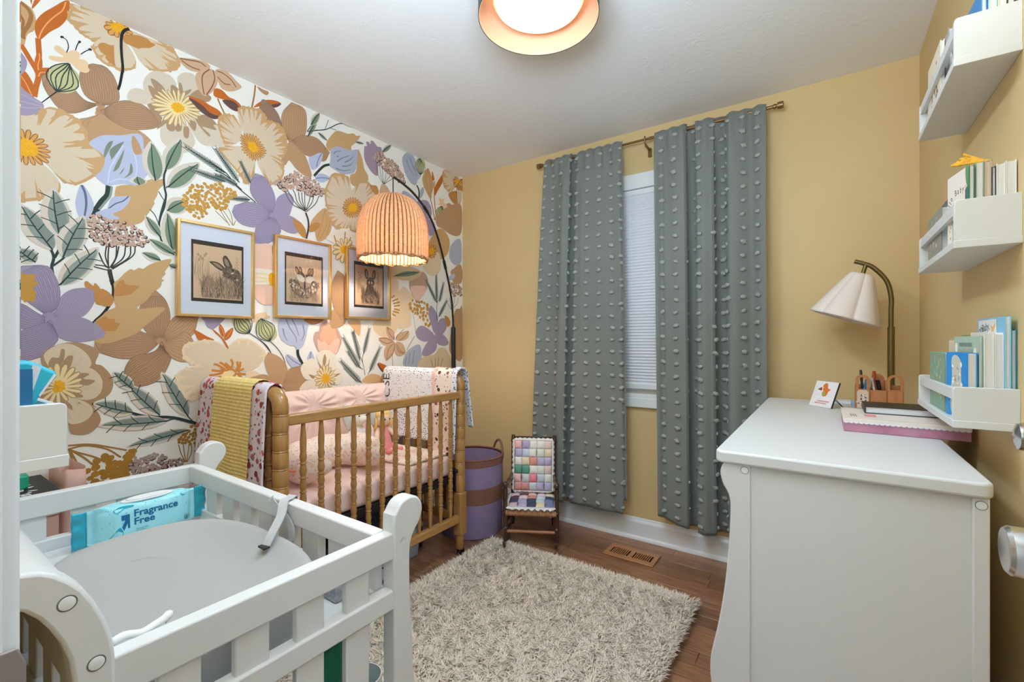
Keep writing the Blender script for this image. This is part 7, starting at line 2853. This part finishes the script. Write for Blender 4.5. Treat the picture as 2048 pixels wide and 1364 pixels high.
gxb = tag(one('grey_box', lambda m: m.box((-.80, .500, .70), (-.735, .528, .7305)), mat('grey_weave', ph(140, 144, 150), .8, var=.35, vscale=120, bump=.6, bscale=300), bevel=.003), 'small grey woven box in the corner of the changing table', 'box')

# ------------------------------------------------------------------ pack of wipes
wip = thing('wipes_pack', 'aqua soft pack of fragrance free wipes leaning in the changing table', 'wipes', (-1.385, .42, .70))
WO = Vector((-1.395, .305, .7475))                       # middle of the pack's end nearest the door
WA = Vector((.05, .998, .02)).normalized()
WB = Vector((.02, .03, 1.0))
WB = (WB - WA * WB.dot(WA)).normalized()
WC = WA.cross(WB)
WL = .212


def whh(s):
    return .0440 * (1 - .10 * max(0, (abs(s - .5) - .38) / .12))


def wht(s):
    e = min(s, 1 - s)
    return .0012 + .0290 * min(1, max(0, (e - .05) / .17)) ** .62


def wsurf(s, b, extra=.0):
    """front surface of the pack at length fraction s and height b"""
    h, t = whh(s), wht(s)
    c = t * max(0, 1 - (abs(b) / h) ** 3.2) ** (1 / 3.2)
    return WO + WA * (WL * s) + WB * b + WC * (c + extra)


def packbody(m):
    n, k = 48, 60
    rs = []
    for i in range(k + 1):
        s = i / k
        h, t = whh(s), wht(s)
        ring = []
        for j in range(n):
            a = 2 * PI * j / n
            e = 2 / 3.2
            b = h * math.copysign(abs(math.sin(a)) ** e, math.sin(a))
            c = t * math.copysign(abs(math.cos(a)) ** e, math.cos(a))
            f = noise.noise(Vector((s * 9, j * .25, 2))) * .0016 * (1 + 2.5 * (abs(s - .5) > .34))
            ring.append(tuple(WO + WA * (WL * s) + WB * (b + f) + WC * (c + f * .6)))
        rs.append(ring)
    m.loft(rs)


AQ, TE, NB = ph(140, 202, 212), ph(30, 142, 164), ph(20, 92, 134)
one('pack_film', packbody, mat('aqua_film', AQ, .28, var=.06, vscale=12, coat=.2), wip, smooth=True)
for s, c in ((0, 1), (1, -1)):
    def crimp(m):
        m.grid(lambda u, v: tuple(WO + WA * (WL * s - c * .026 * v) + WB * ((u - .5) * .080 * (1 + .12 * v)) + WC * (.004 * math.sin(u * 16) * v + .010 * v * (u - .5))), 24, 5)
    one('crimped_end', crimp, mat('teal_film', TE, .3, coat=.2), wip, smooth=True, solid=.0006)


def onpack(vs, fs, col, mb, ex):
    mb.c = col
    mb.add([tuple(wsurf(min(.99, max(.01, a)), b, ex)) for a, b in vs], fs)


wpn = MB()


def wtext(s, a0, b0, size, col, bold=.0, rot=0.):
    vs, fs = text_polys(s, size, bold)
    ca, sa = math.cos(rot), math.sin(rot)
    onpack([(a0 + (x * ca - y * sa) / WL, b0 + x * sa + y * ca) for x, y in vs], fs, col, wpn, .0007)


def wblob(pts, col, ex=.0005):
    P = cr(pts, True, 5)
    tr = tessellate_polygon([[Vector((p[0], p[1], 0)) for p in P]])
    onpack([(p[0], p[1]) for p in P], [tuple(t) for t in tr], col, wpn, ex)


wtext('Fragrance', .370, .012, .0225, NB, .0006)
wtext('Free', .370, -.0075, .0225, NB, .0006)
# arrow mark pointing up and to the side
for P in ([(.255, .018), (.262, .024), (.335, .022), (.338, .016), (.338, -.014), (.332, -.018), (.318, -.018), (.316, -.012), (.316, -.004)],):
    pass
arrow = [(.262, .021), (.336, .021), (.338, -.012), (.318, -.012), (.316, .001), (.285, -.016), (.268, -.006), (.298, .009), (.264, .009)]
wpn.c = NB
tr = tessellate_polygon([[Vector((p[0] * WL, p[1], 0)) for p in arrow]])
onpack(arrow, [tuple(t) for t in tr], NB, wpn, .0007)
wblob([(.20, .034), (.26, .040), (.36, .039), (.38, .036), (.30, .034), (.23, .027)], TE)
wblob([(.83, .038), (.90, .040), (.92, .034), (.86, .031)], TE)
wblob([(.13, -.040), (.20, -.018), (.25, -.006), (.28, -.022), (.26, -.036), (.20, -.041)], TE)
wblob([(.885, .010), (.92, .016), (.945, .010), (.91, .004)], TE)
for k in range(4):
    wtext(' '.join('ii' * (4 - k % 2) for _ in range(3)), .39, -.020 - .004 * k, .004, NB)
# round seal and small lower lettering
ringp = [(.90 + .033 * math.cos(2 * PI * k / 20), -.026 + .0082 * math.sin(2 * PI * k / 20)) for k in range(20)]
ringi = [(.90 + .026 * math.cos(2 * PI * k / 20), -.026 + .0065 * math.sin(2 * PI * k / 20)) for k in range(20)]
onpack(ringp + ringi, [(k, (k + 1) % 20, 20 + (k + 1) % 20, 20 + k) for k in range(20)], NB, wpn, .0007)
wblob([(.888, -.030), (.900, -.021), (.912, -.022), (.902, -.031)], NB, .0007)
r = random.Random(5)
for i in range(34):
    a, b = (r.uniform(.10, .32), r.uniform(-.02, .040)) if i < 22 else (r.uniform(.45, .80), r.uniform(.030, .040))
    q = r.uniform(.002, .005)
    wblob([(a - q, b), (a, b + q * .25), (a + q, b), (a, b - q * .25)], TE)
wpn.build('printed_lettering', M_ink, wip, ink=True)


def lid(m):
    n = 40
    cs = wsurf(.52, .0432)
    lc = WO + WA * (WL * .53) + WB * .0430 + WC * .002
    for z0, z1, g in ((0, .0035, 1.0), (.0035, .0060, .80)):
        rs = []
        for z in (z0, z1):
            rs.append([tuple(lc + WB * z + WA * (.053 * g * math.copysign(abs(math.cos(2 * PI * k / n)) ** .8, math.cos(2 * PI * k / n))) + WC * (.0195 * g * math.sin(2 * PI * k / n))) for k in range(n)])
        m.loft(list(reversed(rs)))


one('lid', lid, M_trim, wip, bevel=.001)

# ------------------------------------------------------------------ ledge above the changing table, cap and book on it
ledge(-1.55, -.885, YN + .0005, .1735, 1.003, 1.0925, 'white wall ledge above the changing table, only its end showing', True, None)
cap = thing('striped_pack', 'turquoise and white striped soft pack leaning on the ledge above the changing table', 'pack', (-.95, .14, 1.0195))
po_ = [(.095, 1.0205), (.143, 1.0205), (.1485, 1.098), (.1695, 1.131), (.166, 1.136), (.150, 1.147), (.139, 1.1525), (.118, 1.1515), (.095, 1.142)]
one('soft_body', lambda m: m.prism([tuple(p) for p in po_], 'x', -1.06, -.912), mat('turquoise_film', ph(30, 160, 186), .4, coat=.2), cap, bevel=.005, seg=3)
pr = Print((-.9118, 0, 0), (0, 1, 0), (0, 0, 1))
pr.poly(ph(222, 226, 236), [(.1430, 1.1475), (.1515, 1.1425), (.1440, 1.1130), (.1405, 1.1060), (.1385, 1.1180)])
pr.poly(ph(222, 226, 236), [(.1645, 1.1335), (.1668, 1.1310), (.1500, 1.1010), (.1490, 1.1040)])
pr.up(2)
pr.stroke(ph(180, 190, 210), .0008, [(.1465, 1.1430), (.1410, 1.1150)], smooth=False)
pr.mb.build('stripe_print', M_ink, cap, ink=True)
book('dark blue book standing on the ledge above the changing table', (-.902, .115), (-.902, .141), .004, 1.0205, 1.1415, (20, 92, 140), None)

# ------------------------------------------------------------------ things standing between changing table and flowered wall
bb = thing('patterned_box', 'flat black box with a white floral print lying on the pink fabric bin', 'box', (-2.06, .24, .69))
one('box_body', lambda m: m.box((-2.22, .10, .6905), (-1.92, .366, .7185)), mat('black_card', (.02, .02, .022), .6), bb, bevel=.003)
one('lid_edge', lambda m: m.box((-2.222, .098, .7185), (-1.918, .368, .7205)), mat('tan_edge', ph(150, 130, 112), .6), bb)
one('box_lid', lambda m: m.box((-2.221, .099, .7205), (-1.9185, .3665, .7215)), mat('black_card', (0, 0, 0)), bb)
pr = Print((-2.07, .24, .7216), (1, 0, 0), (0, 1, 0))
r = random.Random(11)
for i in range(60):
    c = (r.uniform(-.02, .12), r.uniform(-.06, .075))
    pr.disc(ph(210, 210, 210), c, r.uniform(.004, .013), r.uniform(.003, .006), r.uniform(0, 3), 8)
    pr.up(.4)
    if i % 3 == 0:
        pr.disc(ph(40, 40, 42), c, .004, .003, 0, 6)
        pr.up(.4)
pr.mb.build('floral_print', M_ink, bb, ink=True)
pbin = thing('fabric_bin', 'tall dusty pink fabric bin standing behind the changing table by the flowered wall', 'bin', (-2.075, .235, 0))
one('bin_body', lambda m: m.prism(rrect(-2.21, -1.928, .105, .362, .02), 'z', .0005, .676), mat('pink_canvas', ph(176, 144, 132), .85, bump=.2, bscale=200), pbin, bevel=.004)
one('bin_hem', lambda m: m.prism(rrect(-2.213, -1.925, .102, .365, .02), 'z', .650, .690), mat('pink_canvas', (0, 0, 0)), pbin, bevel=.004)
tag(one('green_block', lambda m: m.prism(rrect(-2.13, -2.03, .24, .312, .012), 'z', .7222, .766), mat('green_plastic', ph(24, 140, 110), .4), bevel=.006), 'green plastic tub on top of the black patterned box', 'tub')
pbg = thing('pink_bag', 'crumpled pink paper bag standing against the flowered wall by the changing table', 'bag', (-2.17, .42, 0))


def bag(m):
    rs = []
    for i in range(15):
        z = .002 + .75 * i / 14
        ring = []
        for k in range(40):
            a = 2 * PI * k / 40
            e = .5
            x = -2.165 + .115 * math.copysign(abs(math.cos(a)) ** e, math.cos(a)) * (1 - .1 * (i / 14))
            y = .420 + .043 * math.copysign(abs(math.sin(a)) ** e, math.sin(a)) * (1 - .25 * (i / 14) ** 3)
            n_ = .008 * noise.noise(Vector((x * 16, y * 16, z * 9))) * (.3 + i / 14)
            ring.append((x + n_, y + n_, z + (.014 * noise.noise(Vector((a, 1, 2))) if i == 14 else 0)))
        rs.append(ring)
    m.loft(rs, True, False)


one('paper', bag, mat('pink_paper', ph(186, 152, 142), .7, bump=.2, bscale=40), pbg, smooth=True, auto=50, solid=.001)
gv = thing('green_bottle', 'dark green plastic bottle standing inside the changing table behind its slats', 'bottle', (-.745, .498, .365))
one('bottle_body', lambda m: m.lathe([(0, .3655), (.032, .3655), (.036, .375), (.036, .52), (.0345, .54), (.027, .552), (.025, .560), (.030, .572), (.0335, .590), (.034, .612), (.030, .632), (.012, .640)], (-.745, .498, 0), (0, 0, 1), 28), mat('green_bottle', ph(30, 124, 100), .3), gv, smooth=True)
one('cap', lambda m: m.lathe([(.012, .638), (.012, .655), (.0, .656)], (-.745, .498, 0), (0, 0, 1), 16), M_trim, gv, smooth=True, auto=40)
tag(one('white_cup', lambda m: m.lathe([(0, .3655), (.026, .3655), (.030, .40), (.034, .552), (.0325, .552), (.028, .40), (.024, .370), (0, .370)], (-.716, .545, 0), (0, 0, 1), 28, False), M_trim, smooth=True, auto=40), 'white plastic cup beside the green bottle inside the changing table', 'cup')
